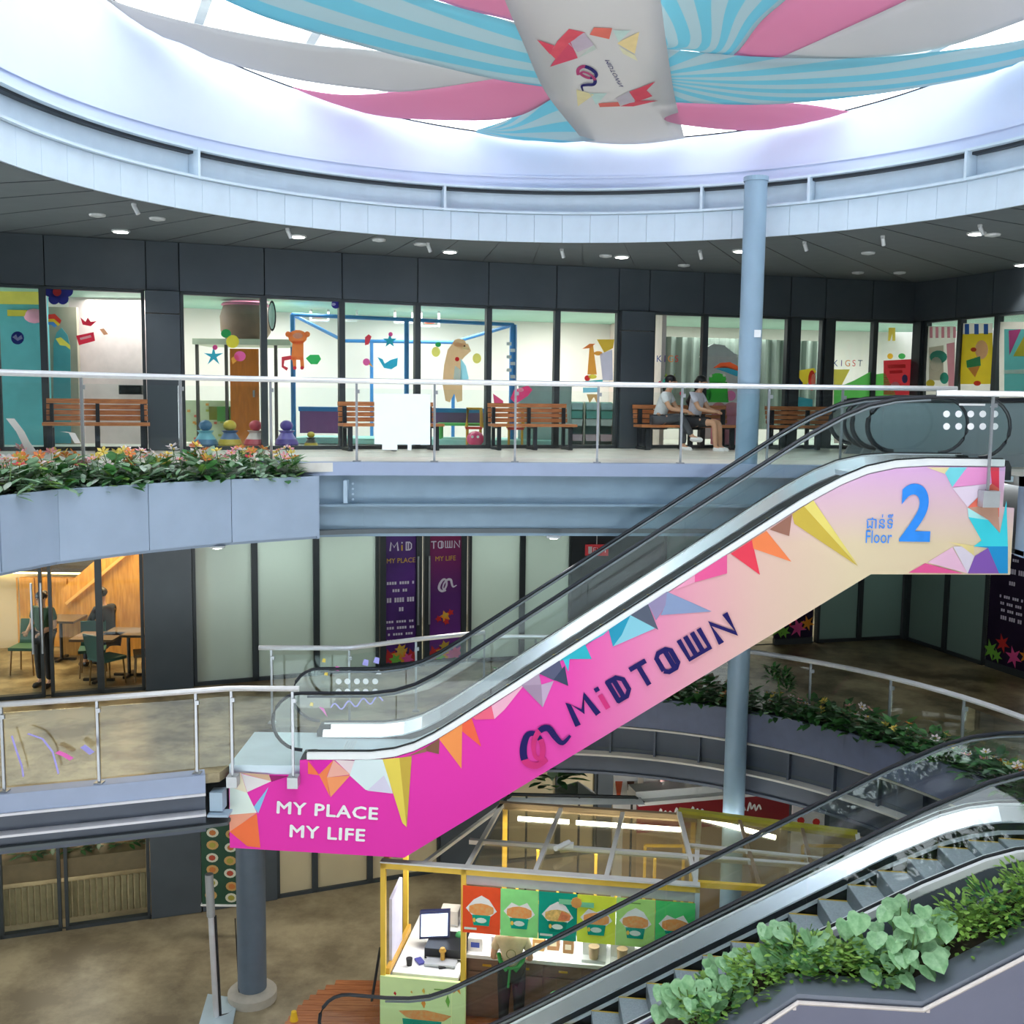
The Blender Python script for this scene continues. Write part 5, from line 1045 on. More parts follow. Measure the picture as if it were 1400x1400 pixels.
sticker('monkey_sticker', 'orange monkey sticker with red curling tail', [('d8485a', [(385, 488), (398, 486), (400, 491), (389, 493), (388, 500), (394, 503), (392, 507), (385, 502)]), ('f0884a', (394, 457, 4)), ('f0884a', (420, 457, 4)), ('f0884a', (407, 461, 13, 10)), ('f0884a', [(400, 466), (415, 466), (415, 492), (398, 492)]), ('f0884a', [(399, 488), (405, 488), (405, 502), (401, 502)]), ('f0884a', [(410, 488), (415, 488), (416, 503), (411, 503)]), ('e8cdb4', (407, 459, 7, 4)), ('d83a4a', (403, 503, 2.5)), ('d83a4a', (413, 503, 2.5))])
sticker('leaf_sticker', 'bright green bush sticker', [('3fbf6a', [(418, 490), (424, 485), (436, 485), (439, 491), (434, 498), (425, 498)])])
sticker('round_sticker', 'small navy round sticker at the top corner', [('3a35a0', (459, 416, 6)), ('d8d8f4', (456, 416, 3, 2))])
sticker('whale_sticker', 'turquoise whale sticker with raised tail', [('36b0d6', [(516, 488), (523, 491), (526, 497), (534, 492), (544, 489), (543, 500), (535, 505), (525, 503), (520, 495)])])
sticker('popsicle_sticker', 'red popsicle sticker', [('e0485a', [(499, 461), (504, 457), (508, 460), (504, 471), (499, 472)])])
sticker('starfish_sticker', 'turquoise starfish sticker above the whale', [('2fa6c0', star_px(533, 466, 10, 5, .4)), ('ee5aa0', (534, 457, 3))])
sticker('ice_cream_sticker', 'small pink ice cream sticker near the whale', [('ee6ab0', (501, 495, 5)), ('e8a64a', [(504, 498), (511, 503), (506, 496)])])
sticker('bear_sticker', 'tall beige bear sticker holding a surfboard', [('d8b48c', (628, 469, 9, 6)), ('dcb890', [(612, 478), (620, 468), (640, 470), (644, 480), (636, 487), (630, 494), (632, 520), (632, 548), (625, 550), (621, 538), (615, 550), (609, 548), (605, 525), (607, 500)]), ('9fdcf0', [(630, 490), (637, 500), (641, 518), (634, 521), (629, 520)]), ('cdeaf4', [(622, 500), (629, 505), (629, 520), (620, 518)]), ('d8343a', (625, 491, 3)), ('2a2a2e', (635, 473, 1.2)), ('e0dcae', (636, 476, 4, 2))])
sticker('pineapple_sticker', 'pineapple sticker beside the bear', [('2f9f5a', (599, 471, 4, 3.5)), ('e8e07a', (596, 481, 6, 7))])
sticker('lemon_sticker', 'pale yellow round fruit sticker', [('ece27a', (652, 490, 6, 7))])
sticker('dolphin_sticker', 'pink dolphin cut-out sticker by the bench', [('ec4a84', [(698, 545), (703, 533), (722, 527), (728, 533), (722, 541), (710, 549), (705, 552)]), ('f6d8e4', (712, 533, 4, 3)), ('ec5a8c', [(674, 538), (688, 548), (688, 556), (676, 556)])])
sticker('giraffe_sticker', 'orange giraffe sticker with striped scarf and megaphone', [('e8a24a', [(806, 474), (811, 472), (816, 512), (803, 512)]), ('e8a24a', (818, 483, 6, 3)), ('ec8a4a', [(796, 477), (806, 470), (814, 470), (806, 476)]), ('d8b444', [(816, 464), (840, 464), (838, 476), (826, 482)]), ('d83a3a', (803, 517, 4)), ('e8dc5a', (810, 515, 6, 3)), ('3fb4c4', [(800, 521), (824, 519), (824, 525), (801, 525)]), ('8ad0ec', [(797, 530), (820, 530), (820, 536), (797, 537)]), ('d8b07a', [(802, 539), (817, 539), (816, 551), (812, 543), (806, 551)]), ('c9c6de', [(820, 484), (837, 478), (838, 520), (824, 520)])])
sticker('monster_sticker', 'small green creature sticker behind the first seated woman', [('3fae9a', (914, 522, 8, 6)), ('3fae9a', [(909, 526), (919, 526), (920, 545), (910, 545)]), ('ec5a7a', (902, 523, 2)), ('ec5a7a', (932, 538, 3)), ('7a8a3a', [(908, 515), (911, 510), (913, 515)]), ('7a8a3a', [(920, 515), (923, 510), (922, 517)])])
sticker('monster_sticker', 'green monster sticker under an orange and blue umbrella', [('3a9ab8', [(978, 504), (990, 508), (1008, 515), (1010, 506), (990, 500)]), ('e8643a', [(975, 503), (985, 496), (998, 495), (1008, 500), (1012, 508), (995, 503)]), ('44b84a', (981, 518, 12, 8)), ('44b84a', [(970, 522), (994, 522), (996, 550), (968, 550)]), ('3a9a4a', (968, 540, 5, 8)), ('f4f4f0', (972, 514, 2)), ('f4f4f0', (990, 513, 2))])
sticker('ball_sticker', 'pink ball sticker', [('dc84b8', (999, 541, 7))])
for x0, y0, dx, w_ in [(901, 491, 8, 6), (1142, 497, 8.5, 7)]:
    for i, (ch, hx) in enumerate(zip('KIGST' if x0 > 1000 else 'KIGS', ['2a4a9a', '5a3a8a', 'd8843a', 'd84a4a', '2a4a6a'])):
        o, A, B = winof(x0+dx*i); dv = (B-A).normalized(); nv = Vector((dv.y, -dv.x, 0)); c = wl(x0+dx*i, y0, A+nv*.016, B+nv*.016); mb = MB()
        put_text(mb, ch, lambda x, y: c+dv*x+Vector((0, 0, y)), .17); q = mb.build('letter_sticker', mk('vinyl_'+hx, hx, .5, 0, .03, trans=.6), o, fix=False)
# picture panels covering the panes on the right
def panepanel(px0, px1, y0, y1, name, label, shapes):
    o, A, B = winof((px0+px1)/2); return sticker(name, label, [('efe9e2', [(px0, y0), (px1, y0), (px1, y1), (px0, y1)])]+shapes)
sticker('hill_print', 'green hill print along the lower pane', [('efe4d6', [(1134, 444), (1140, 444), (1140, 590), (1130, 590)]), ('d8cc5a', [(1140, 505), (1162, 505), (1150, 528), (1140, 528)]), ('5fb85a', [(1140, 532), (1168, 520), (1190, 508), (1190, 545), (1175, 572), (1140, 576)]), ('f4d8d2', [(1140, 576), (1190, 560), (1190, 606), (1140, 606)])])
sticker('hill_print', 'green hill print continuing behind the red book', [('5fb85a', [(1195, 512), (1210, 510), (1225, 540), (1195, 562)]), ('e8d8d2', [(1195, 562), (1225, 545), (1250, 560), (1250, 606), (1195, 606)])])
sticker('book_print', 'red book print with small animals on top', [('b03038', [(1208, 493), (1246, 491), (1246, 540), (1208, 540)]), ('d8686a', [(1214, 499), (1238, 498), (1238, 503), (1214, 504)]), ('d0585c', [(1216, 507), (1234, 506), (1234, 510), (1216, 511)]), ('4a7ac0', (1237, 518, 4, 6)), ('e8b43a', (1217, 487, 4, 4)), ('4aa85a', (1233, 487, 5, 4)), ('d8d8e8', (1224, 527, 6, 5))])
sticker('yellow_print', 'yellow tape-like figure at the pane top', [('e0c85a', [(1215, 448), (1224, 448), (1224, 466), (1220, 466), (1220, 456), (1217, 466), (1214, 466)])])
sticker('arch_print', 'yellow and red arch print', [('d8c23a', [(1089, 507), (1113, 503), (1116, 508), (1100, 530), (1089, 520)]), ('2a3a8a', [(1088, 510), (1098, 524), (1094, 528), (1087, 520)]), ('d84a4a', (1110, 520, 5, 14)), ('f0d8b8', (1112, 521, 3, 10)), ('3a8a9a', [(1089, 542), (1111, 546), (1111, 556), (1089, 556)])])
panepanel(1266, 1306, 446, 606, 'striped_poster', 'pink and white striped poster with teal rainbow creature', [('f2a8bc', [(1271+8*i, 447), (1275+8*i, 447), (1275+8*i, 462), (1271+8*i, 462)]) for i in range(5)]+[('cfcabc', [(1270, 475), (1290, 472), (1290, 520), (1270, 520)]), ('eaa6b8', [(1294, 470), (1305, 468), (1305, 535), (1297, 535)]), ('3fa898', (1283, 488, 12, 9)), ('f0ece2', (1280, 498, 8, 10)), ('3fa898', (1291, 517, 6, 8)), ('d8c84a', (1272, 524, 6, 5))])
panepanel(1313, 1357, 442, 606, 'cupcake_poster', 'yellow poster with striped awning and cupcake', [('f2da3a', [(1313, 457), (1357, 455), (1357, 525), (1313, 525)])]+[('3a6ac0', [(1319+13*i, 443), (1325+13*i, 443), (1325+13*i, 457), (1319+13*i, 457)]) for i in range(3)]+[('f4d4da', (1342, 478, 9, 13)), ('3fa898', [(1321, 493), (1340, 487), (1341, 500), (1322, 503)]), ('d8a06a', [(1323, 503), (1340, 500), (1333, 516)]), ('d8453a', (1336, 524, 5, 3.5)), ('d8584a', (1331, 478, 4, 3))])
panepanel(1366, 1420, 440, 606, 'teal_poster', 'teal and pink poster with yellow arch', [('6cc0c4', [(1373, 450), (1420, 450), (1420, 540), (1373, 540)]), ('e05a9a', [(1379, 452), (1396, 450), (1380, 486)]), ('e8cc4a', [(1385, 487), (1400, 460), (1420, 452), (1420, 487)]), ('f0ece4', [(1372, 506), (1420, 504), (1420, 511), (1372, 511)])])

# ================================================================ toy shop: things behind the glass
def box_thing(name, label, cat, px0, px1, py0, py1, Y, dep, hx, group=None, parts=None):
    a, b = at(px0, py1, Y), at(px1, py0, Y); t = thing(name, label, cat, ((a.x+b.x)/2, Y+dep/2, a.z), 0, group)
    mb = MB(); mb.box(((a.x+b.x)/2, Y+dep/2, (a.z+b.z)/2), (b.x-a.x, dep, b.z-a.z)); mb.build('body', mk('toy_'+hx, hx, .5), t)
    return t, a, b
# painted inner walls at the far left
for nm, x0, x1, y0, y1, Y, hx in [('wall_shop_teal', -30, 62, 405, 612, 17.75, '5fb4bc'), ('wall_shop_yellow', -30, 58, 388, 415, 17.7, 'e8d45a'), ('wall_shop_pink', 100, 200, 400, 612, 18.6, 'eedcdc'), ('wall_shop_arch', 64, 104, 420, 612, 18.2, 'b7ac9a')]:
    a, b = at(x0, y1, Y), at(x1, y0, Y); mb = MB(); lo = a.z if 'yellow' in nm else F2; mb.box(((a.x+b.x)/2, Y+.05, (lo+b.z)/2), (b.x-a.x, .1, b.z-lo)); o = struct(nm, mb, mk('paint_'+hx, hx, .7))
    if 'arch' in nm:
        P = [at(x, y, Y-.012) for x, y in [(73, 606), (73, 470), (77, 455), (84, 448), (92, 458), (96, 475), (97, 606)]]; mb = MB(); mb.prism(P, (0, .02, 0)); mb.build('arch_panel', mk('paint_5aa9b4', '5aa9b4', .7), o)
    if 'teal' in nm:
        mb = MB(); c = at(47, 432, Y-.03); mb.ellip(c, (.18, .04, .12), 10, 6); mb.build('cloud_relief', mk('paint_e8a0b8', 'e8a0b8', .7), o, True)
        mb = MB(); c = at(24, 428, Y-.03); mb.box(c, (.32, .04, .1)); mb.build('cloud_relief', mk('paint_d8c23c', 'd8c23c', .7), o)
t = thing('screen', 'small black wall screen above the first bench', 'screen', at(179, 533, 18.5)); c = at(179, 533, 18.5); mb = MB(); mb.box(c, (.4, .06, .16)); mb.build('housing', black_m, t); mb = MB(); mb.box(c+Vector((0, -.032, 0)), (.36, .006, .13)); mb.build('display', mk('screen_black', '07080a', .15), t)
# playhouse: pale roof on thin posts, timber door, round drum on top
Y = 18.5; c = at(330, 468, Y); t = thing('playhouse', 'toy playhouse with pale flat roof, thin posts and orange timber door', 'playhouse', (c.x, Y, F2))
a, b = at(264, 472, Y), at(398, 463, Y); mb = MB(); mb.box(((a.x+b.x)/2, Y+.5, (a.z+b.z)/2), (b.x-a.x, 1.1, .1)); mb.build('roof', mk('toy_roof', 'cfd8c0', .5), t)
for px in (268, 308, 376): p = at(px, 470, Y); mb = MB(); mb.box((p.x, Y+.05, (F2+p.z)/2), (.05, .05, p.z-F2)); mb.build('post', mk('toy_post', '5a5652', .5), t)
a, b = at(316, 600, Y), at(353, 477, Y); mb = MB(); mb.box(((a.x+b.x)/2, Y+.02, (F2+b.z)/2), (b.x-a.x, .05, b.z-F2)); mb.build('door', mk('toy_door', 'c87424', .45, 0, .15, 4, stretch=(6, 1, 1)), t)
mb = MB(); mb.box((b.x-.08, Y-.02, 8.5), (.03, .03, .12)); mb.build('handle', chrome_m, t)
c = at(328, 437, Y); t = thing('drum', 'big brown round tub with pink lid on the playhouse roof', 'drum', (c.x, Y+.4, c.z-.33))
mb = MB(); mb.lathe([(.34, -.33), (.43, -.18), (.44, .08), (.38, .26)], (c.x, Y+.4, c.z), 24); mb.build('body', mk('toy_tub', '8a7160', .6, 0, .1, 5), t, True)
mb = MB(); mb.lathe([(.40, .26), (.42, .28), (.39, .31)], (c.x, Y+.4, c.z), 24); mb.build('lid', mk('toy_pink', 'd87a9a', .5), t)
c = at(372, 432, Y-.1); t = thing('mirror', 'oval pale mirror with black rim beside the brown tub', 'mirror', c); mb = MB(); mb.ellip(c, (.07, .03, .26), 16, 8); mb.build('rim', black_m, t, True); mb = MB(); mb.ellip(c+Vector((0, -.012, 0)), (.055, .024, .225), 16, 8); mb.build('glass', mk('mirror_mint', 'c8e4dc', .2), t, True)
# green block counter
t, a, b = box_thing('counter', 'pale green patterned counter left of the timber toy door', 'counter', 252, 312, 548, 604, 18.9, .4, 'c8d6b4')
for i in range(14): q = Vector((rnd(a.x+.05, b.x-.05), 18.885, rnd(a.z+.05, b.z-.05))); mb = MB(); mb.box(q, (.05, .02, .04)); mb.build('block', mk('toy_blk%d' % (i % 3), ('e0a050', 'a8b45a', 'd87a6a')[i % 3], .5), t)
box_thing('toy_box', 'green toy box on the patterned counter', 'box', 297, 321, 556, 576, 18.6, .2, '5a9a48'); box_thing('toy_box', 'olive toy box behind the green one', 'box', 286, 298, 556, 574, 18.65, .2, '8a8a3a')
for i, (px, hx, h2, lab) in enumerate([(273, '5a86ac', '8fd0e0', 'blue stacking ride-on toy by the window'), (307, 'e8c84a', '5a7aa8', 'yellow stacking ride-on toy by the window'), (343, 'e05a6a', 'f0dcd8', 'red and white stacking ride-on toy by the window'), (386, '6a50a8', '8a7ad0', 'purple stacking ride-on toy by the window'), (420, 'e8c84a', '3a3a3a', 'small yellow and black stacking toy by the window')]):
    q = wp(px, 600); t = thing('stacking_toy', lab, 'toy', (q[0], q[1]+.33, F2)); s_ = 1 if i < 4 else .6
    mb = MB(); mb.lathe([(.17*s_, 0), (.2*s_, .08*s_), (.17*s_, .16*s_)], (q[0], q[1]+.33, F2), 14); mb.build('base', mk('toy_'+hx, hx, .4), t, True)
    mb = MB(); mb.lathe([(.16*s_, .16*s_), (.1*s_, .26*s_), (.14*s_, .3*s_)], (q[0], q[1]+.33, F2), 14); mb.build('body', mk('toy_'+h2, h2, .4), t, True)
    mb = MB(); mb.ellip((q[0], q[1]+.33, F2+.38*s_), (.11*s_, .11*s_, .09*s_), 12, 6); mb.build('head', mk('toy_'+hx, hx, .4), t, True)
# blue tube climbing frame
blue = mk('toy_tube_blue', '3f86c8', .4); t = thing('climbing_frame', 'blue tube climbing frame spanning three panes of the toy shop', 'frame', at(550, 600, 20.2)); Y1, Y2 = 19.6, 21.2
def bar_(nm, p, q, r=.035): mb = MB(); mb.tube([p, q], r, 8); mb.build(nm, blue, t, True)
tl, tm, tr2 = at(400, 430, Y1-.5), at(556, 437, Y1), at(702, 444, Y1+.3)
bar_('rail', tl, tm); bar_('rail', tm, tr2)
for p in (tl, tm, tr2): bar_('post', p, Vector((p.x, p.y, F2)), .045 if p is not tr2 else .07)
bl_, bm_, br_ = at(470, 466, Y2), at(508, 466, Y2), at(620, 468, Y2)
bar_('rail', bl_, br_); bar_('rail', br_, tr2); bar_('rail', bl_, tl)
for p in (bm_, br_): bar_('post', p, Vector((p.x, p.y, F2)))
mb = MB()
for k in range(7): c = at(696+(k % 2)*5, 470+k*9, Y1+.2); mb.box(c, (.09, .02, .06))
mb.build('white_letters', whitep, t)['kind'] = 'stuff'
for i, (px, py, lab) in enumerate([(476, 424, 'white framed toy basketball hoop behind the narrow pane'), (552, 427, 'white framed toy basketball hoop above the whale sticker'), (588, 432, 'white framed toy basketball hoop above the pineapple sticker'), (437, 424, 'grey framed toy hoop above the monkey sticker')]):
    c = at(px, py, 20.6); t = thing('toy_hoop', lab, 'hoop', c)
    mb = MB()
    for p, q in [((-.17, .2), (.17, .2)), ((.17, .2), (.17, -.2)), ((.17, -.2), (-.17, -.2)), ((-.17, -.2), (-.17, .2))]: mb.tube([c+Vector((p[0], 0, p[1])), c+Vector((q[0], 0, q[1]))], .025, 6)
    mb.build('board_frame', white_m if i < 3 else fit_m, t)
    mb = MB(); mb.tube([c+Vector((.09*math.cos(k*.628), -.12+.09*math.sin(k*.628), -.14)) for k in range(10)], .012, 6, True); mb.build('ring', mk('toy_d8643a', 'd8643a', .5), t)
    mb = MB(); mb.tube([c+Vector((0, .02, .2)), c+Vector((0, .02, .75))], .02, 6); mb.build('hanger', fit_m, t)
def bench_box(px0, px1, py0, py1, Y, lab):
    t, a, b = box_thing('seat_box', lab, 'seat', px0, px1, py0+6, py1, Y, .5, '8a5a92'); mb = MB(); mb.box(((a.x+b.x)/2, Y+.25, b.z+.03), (b.x-a.x+.04, .54, .08)); mb.build('cushion', blue, t)
bench_box(410, 466, 556, 592, 19.2, 'purple seat box with blue cushion behind the second bench'); bench_box(588, 662, 558, 580, 20.0, 'purple seat box with blue cushion under the bear sticker')
gt = mk('toy_green', '6cc86a', .4); Y = 19.6; a, b = at(598, 580, Y), at(668, 577, Y); t = thing('toy_table', 'bright green low table behind the third bench', 'table', ((a.x+b.x)/2, Y+.3, F2))
mb = MB(); mb.box(((a.x+b.x)/2, Y+.3, a.z), (b.x-a.x, .6, .05)); mb.build('tabletop', gt, t)
for x in (a.x+.05, b.x-.05):
    for y in (Y+.05, Y+.55): mb = MB(); mb.tube([(x, y, F2), (x, y, a.z)], .025, 6); mb.build('leg', gt, t)
for i, (px, hx, lab) in enumerate([(648, 'e0b03a', 'yellow plastic chair with red seat at the green table'), (705, 'e0b03a', 'yellow plastic chair behind the third bench')]):
    c = at(px, 575, 19.4); t = thing('toy_chair', lab, 'chair', (c.x, c.y, F2)); ym = mk('toy_'+hx, hx, .4)
    mb = MB(); mb.box((c.x, 19.4, F2+.33), (.3, .3, .04)); mb.build('seat', mk('toy_d84a3a', 'd84a3a', .4), t)
    mb = MB(); mb.tube([(c.x-.14, 19.5, F2+.33), (c.x-.12, 19.55, F2+.68), (c.x+.12, 19.55, F2+.68), (c.x+.14, 19.5, F2+.33)], .035, 8); mb.build('backrest', ym, t, True)
    for dx in (-.12, .12):
        for dy in (-.12, .12): mb = MB(); mb.tube([(c.x+dx, 19.4+dy, F2), (c.x+dx, 19.4+dy, F2+.33)], .025, 6); mb.build('leg', ym, t)
c = at(650, 604, 19.2); t = thing('ball_toy', 'round pink ball toy with white eyes under the green table', 'toy', (c.x, c.y, F2)); mb = MB(); mb.ellip((c.x, 19.2, F2+.14), (.16, .16, .14)); mb.build('body', mk('toy_e84a80', 'e84a80', .4), t, True)
for dx in (-.05, .05): mb = MB(); mb.ellip((c.x+dx, 19.05, F2+.18), (.025, .02, .025), 8, 6); mb.build('eye', white_m, t, True)
box_thing('floor_mat', 'mint play mat behind the second bench', 'mat', 400, 760, 603, 606, 19.3, 1.4, '9fd8d0')
# mint shelf of bins
q = wp(808, 560); Y = q[1]+1.1; t = thing('bin_shelf', 'mint shelf unit holding rows of toy bins by the dark pillar', 'shelf', at(808, 610, Y))
a, b = at(778, 612, Y), at(840, 550, Y); mb = MB()
for k in range(4): x = a.x+(b.x-a.x)*k/3; mb.box((x, Y+.2, (F2+b.z)/2), (.025, .4, b.z-F2))
mb.build('uprights', mk('shelf_cream', 'd8d2bc', .5), t)['kind'] = 'stuff'
mb = MB(); mb.box(((a.x+b.x)/2, Y+.41, (F2+b.z)/2), (b.x-a.x, .02, b.z-F2)); mb.build('back_panel', mk('shelf_mint', 'a8d4c8', .5), t)
names = ['top', 'second', 'third', 'lowest']
for r_, (y0, y1, hx, cn) in enumerate([(551, 560, 'd4f4f8', 'pale blue'), (562, 572, '7ac8bc', 'aqua'), (573, 582, 'e4f0ea', 'white'), (594, 603, 'f0d4dc', 'pink')]):
    for k in range(3):
        x0 = a.x+(b.x-a.x)*k/3+.03; x1 = a.x+(b.x-a.x)*(k+1)/3-.03; z0, z1 = at(800, y1, Y).z, at(800, y0, Y).z
        mb = MB(); mb.hexa([(x0+.01, Y, z0), (x1-.01, Y, z0), (x1-.01, Y+.36, z0), (x0+.01, Y+.36, z0), (x0, Y, z1), (x1, Y, z1), (x1, Y+.36, z1), (x0, Y+.36, z1)])
        bt_ = thing('toy_bin', '%s toy bin, %s row of the mint shelf, %s column' % (cn, names[r_], ['first', 'middle', 'last'][k]), 'bin', ((x0+x1)/2, Y+.18, z0), 0, 'toy bins on the mint shelf')
        mb.build('body', mk('bin_'+hx, hx, .45), bt_); mb = MB(); mb.box(((x0+x1)/2, Y-.005, z1-.01), (x1-x0+.01, .02, .02)); mb.build('rim', mk('bin_'+hx, hx, .45), bt_)
c = at(745, 560, 20); mb = MB(); mb.box((c.x, 20.2, F2+.6), (1.0, .3, 1.2)); mb.box((c.x, 20.04, F2+.6), (.9, .02, 1.0)); tag(mb.build('cabinet', mk('toy_c0d4cc', 'c4d8d2', .5)), 'pale mint cabinet behind the third bench', 'cabinet')
# curtain in the room to the right
mb = MB(); rows = [[], []]
for i in range(90): x = 3.0+i*.04; y = 21.6+.05*math.sin(i*1.1)+(i*.04)*.28; rows[0].append((x, y, F2+.3)); rows[1].append((x, y, 9.75))
mb.loft(rows); tag(mb.build('curtain', mk('curtain_grey_green', '93a39a', .8, 0, .1, 3), None, True, False), 'grey-green pleated curtain in the room behind the seated women', 'curtain')
c = at(970, 485, 20.9); t = thing('playhouse', 'white rounded toy house front behind the green monster sticker', 'playhouse', (c.x, 20.9, F2)); mb = MB(); mb.prism([at(x, y, 20.9) for x, y in [(962, 600), (962, 484), (1008, 484), (1008, 600)]], (0, .1, 0)); mb.build('front', mk('toy_white', 'e8ecec', .6), t); mb = MB(); mb.prism([at(x, y, 20.8) for x, y in [(958, 488), (964, 476), (976, 470), (990, 472), (1000, 480), (1010, 488)]], (0, .2, 0)); mb.build('roof', mk('toy_white', 'e8ecec', .6), t)
for i, (px0, px1, hx, lab) in enumerate([(975, 990, 'e88aa0', 'pink plush seat behind the second seated woman, nearer one'), (990, 1012, 'ec98ac', 'pink plush seat next to the round column')]):
    a, b = at(px0, 572, 20.2), at(px1, 558, 20.2); mb = MB(); mb.ellip(((a.x+b.x)/2, 20.2, (a.z+b.z)/2+.05), ((b.x-a.x)/2+.05, .25, .16)); mb.box(((a.x+b.x)/2, 20.2, (F2+a.z)/2+.05), ((b.x-a.x), .4, a.z-F2)); tag(mb.build('plush_seat', mk('toy_'+hx, hx, .8), None, True), lab, 'seat', 'pink plush seats')

# ================================================================ people
def sknode(nodes, edges, mats, name, parent, sub=2):
    me = bpy.data.meshes.new(name); keys = list(nodes); ix = {k: i for i, k in enumerate(keys)}
    me.from_pydata([nodes[k][0] for k in keys], [(ix[a], ix[b]) for a, b in edges], [])
    o = bpy.data.objects.new(name, me); COL.objects.link(o); o.modifiers.new('skin', 'SKIN')
    for k in keys:
        v = me.skin_vertices[0].data[ix[k]]; r = nodes[k][1]; v.radius = (r, r) if not isinstance(r, tuple) else r
    me.skin_vertices[0].data[0].use_root = True
    s = o.modifiers.new('sub', 'SUBSURF'); s.levels = sub; s.render_levels = sub
    dg = bpy.context.evaluated_depsgraph_get(); nm = bpy.data.meshes.new_from_object(o.evaluated_get(dg)); bpy.data.objects.remove(o); bpy.data.meshes.remove(me)
    nm.materials.clear(); nm.materials.append(mats); nm.polygons.foreach_set('use_smooth', [True]*len(nm.polygons)); nm.name = name
    q = bpy.data.objects.new(name, nm); COL.objects.link(q); q.parent = parent; return q
skin_m = mk('skin', 'd8a888', .55, 0, .05, 8); hair_m = mk('hair_black', '17151a', .45, 0, .2, 20)
def figure(label, loc, rz, J, top, trou, shoe, hair='short', sleeve=.6, leg=1.0, s=1.0, top_mat=None, cap=None, apron=None, logo_=False):
    """J: joints in metres, x forward, y left, z up; pelvis first"""
    t = thing('person', label, 'person', loc, rz); t.scale = (s,)*3
    V = {k: Vector(v) for k, v in J.items()}; L = lambda a, b, f: V[a].lerp(V[b], f)
    nd = {'pelvis': (V['pelvis'], .115), 'spine': (L('pelvis', 'chest', .5), .105), 'chest': (V['chest'], (.125, .10)), 'neck': (V['neck'], .05), 'skull': (V['head'], .085), 'crown': (V['head']+(V['head']-V['neck']).normalized()*.07, .075)}
    ed = [('pelvis', 'spine'), ('spine', 'chest'), ('chest', 'neck'), ('neck', 'skull'), ('skull', 'crown')]
    for sd in 'LR':
        nd.update({'sh'+sd: (V['sh'+sd], .055), 'el'+sd: (V['el'+sd], .042), 'wr'+sd: (V['wr'+sd], .028), 'pa'+sd: (V['wr'+sd]+(V['wr'+sd]-V['el'+sd]).normalized()*.07, .03),
                   'hi'+sd: (V['hi'+sd], .095), 'kn'+sd: (V['kn'+sd], .06), 'an'+sd: (V['an'+sd], .04), 'to'+sd: (V['to'+sd], .038)})
        ed += [('chest', 'sh'+sd), ('sh'+sd, 'el'+sd), ('el'+sd, 'wr'+sd), ('wr'+sd, 'pa'+sd), ('pelvis', 'hi'+sd), ('hi'+sd, 'kn'+sd), ('kn'+sd, 'an'+sd), ('an'+sd, 'to'+sd)]
    sknode(nd, ed, skin_m, 'body', t)
    fwd = Vector((1, 0, 0)); hd = V['head']
    # fingers
    for sd in 'LR':
        base = nd['pa'+sd][0]; d = (V['wr'+sd]-V['el'+sd]).normalized(); side_ = d.cross(Vector((0, 0, 1)));
        if side_.length < .1: side_ = Vector((0, 1, 0))
        side_.normalize(); dn = d.cross(side_).normalized()*(-1 if d.cross(side_).z > 0 else 1); mb = MB()
        for k, (o_, ln) in enumerate([(-.03, .062), (-.01, .075), (.01, .07), (.03, .055)]):
            p0 = base+side_*o_; p1 = p0+d*ln*.55; p2 = p1+(d*.6+dn*.6).normalized()*ln*.5; mb.tube([p0, p1, p2], [.0095, .009, .007], 6)
        p0 = base-d*.05+side_*.03; mb.tube([p0, p0+side_*.03+d*.02, p0+side_*.035+d*.05], [.011, .01, .008], 6)
        o = mb.build('fingers', skin_m, None, True); o.parent = t
    # face
    fx = lambda x, y, z: hd+Vector((x, y, z)); mb = MB(); mb.ellip(fx(.092, 0, .0), (.02, .013, .022), 8, 6)
    for y in (-.088, .088): mb.ellip(fx(0, y, .0), (.02, .012, .03), 8, 6)
    o = mb.build('nose_and_ears', skin_m, None, True); o.parent = t
    mb = MB()
    for y in (-.032, .032): mb.ellip(fx(.082, y, .028), (.008, .012, .007), 8, 6)
    o = mb.build('eyes', black_m, None, True); o.parent = t
    mb = MB(); mb.ellip(fx(.082, 0, -.042), (.01, .024, .006), 8, 6); o = mb.build('mouth', mk('lips', 'b05a55', .5), None, True); o.parent = t
    # hair
    mb = MB(); mb.ellip(fx(-.018, 0, .05), (.1, .098, .085), 14, 8)
    if hair == 'long':
        bk_ = V['chest']-V['neck']; mb.tube([fx(-.06, 0, .04), fx(-.085, 0, -.08), V['neck']+Vector((-.09, 0, -.06)), V['chest']+Vector((-.14, 0, -.05)), V['chest']+Vector((-.15, 0, -.18))], [.075, .085, .085, .075, .03], 10)
    if hair == 'bun': mb.ellip(fx(-.09, 0, .08), (.05, .05, .05), 10, 6)
    if hair == 'tied': mb.tube([fx(-.08, 0, .03), fx(-.13, 0, -.03), fx(-.13, 0, -.16)], [.04, .045, .02], 8)
    o = mb.build('hair', hair_m, None, True); o.parent = t
    if cap:
        mb = MB(); mb.lathe([(.113, .03), (.112, .08), (.09, .12), (.04, .14), (.01, .143)], hd, 18); mb.hexa([fx(.08, -.08, .03), fx(.2, -.06, .02), fx(.2, .06, .02), fx(.08, .08, .03), fx(.08, -.08, .042), fx(.2, -.06, .03), fx(.2, .06, .03), fx(.08, .08, .042)]); o = mb.build('cap', cap, None, True); o.parent = t
    # clothes
    tn = {'pelvis': (V['pelvis']+Vector((0, 0, .02)), .135), 'spine': (L('pelvis', 'chest', .5), .128), 'chest': (V['chest'], (.145, .125)), 'nk': (L('chest', 'neck', .75), .072)}; te = [('pelvis', 'spine'), ('spine', 'chest'), ('chest', 'nk')]
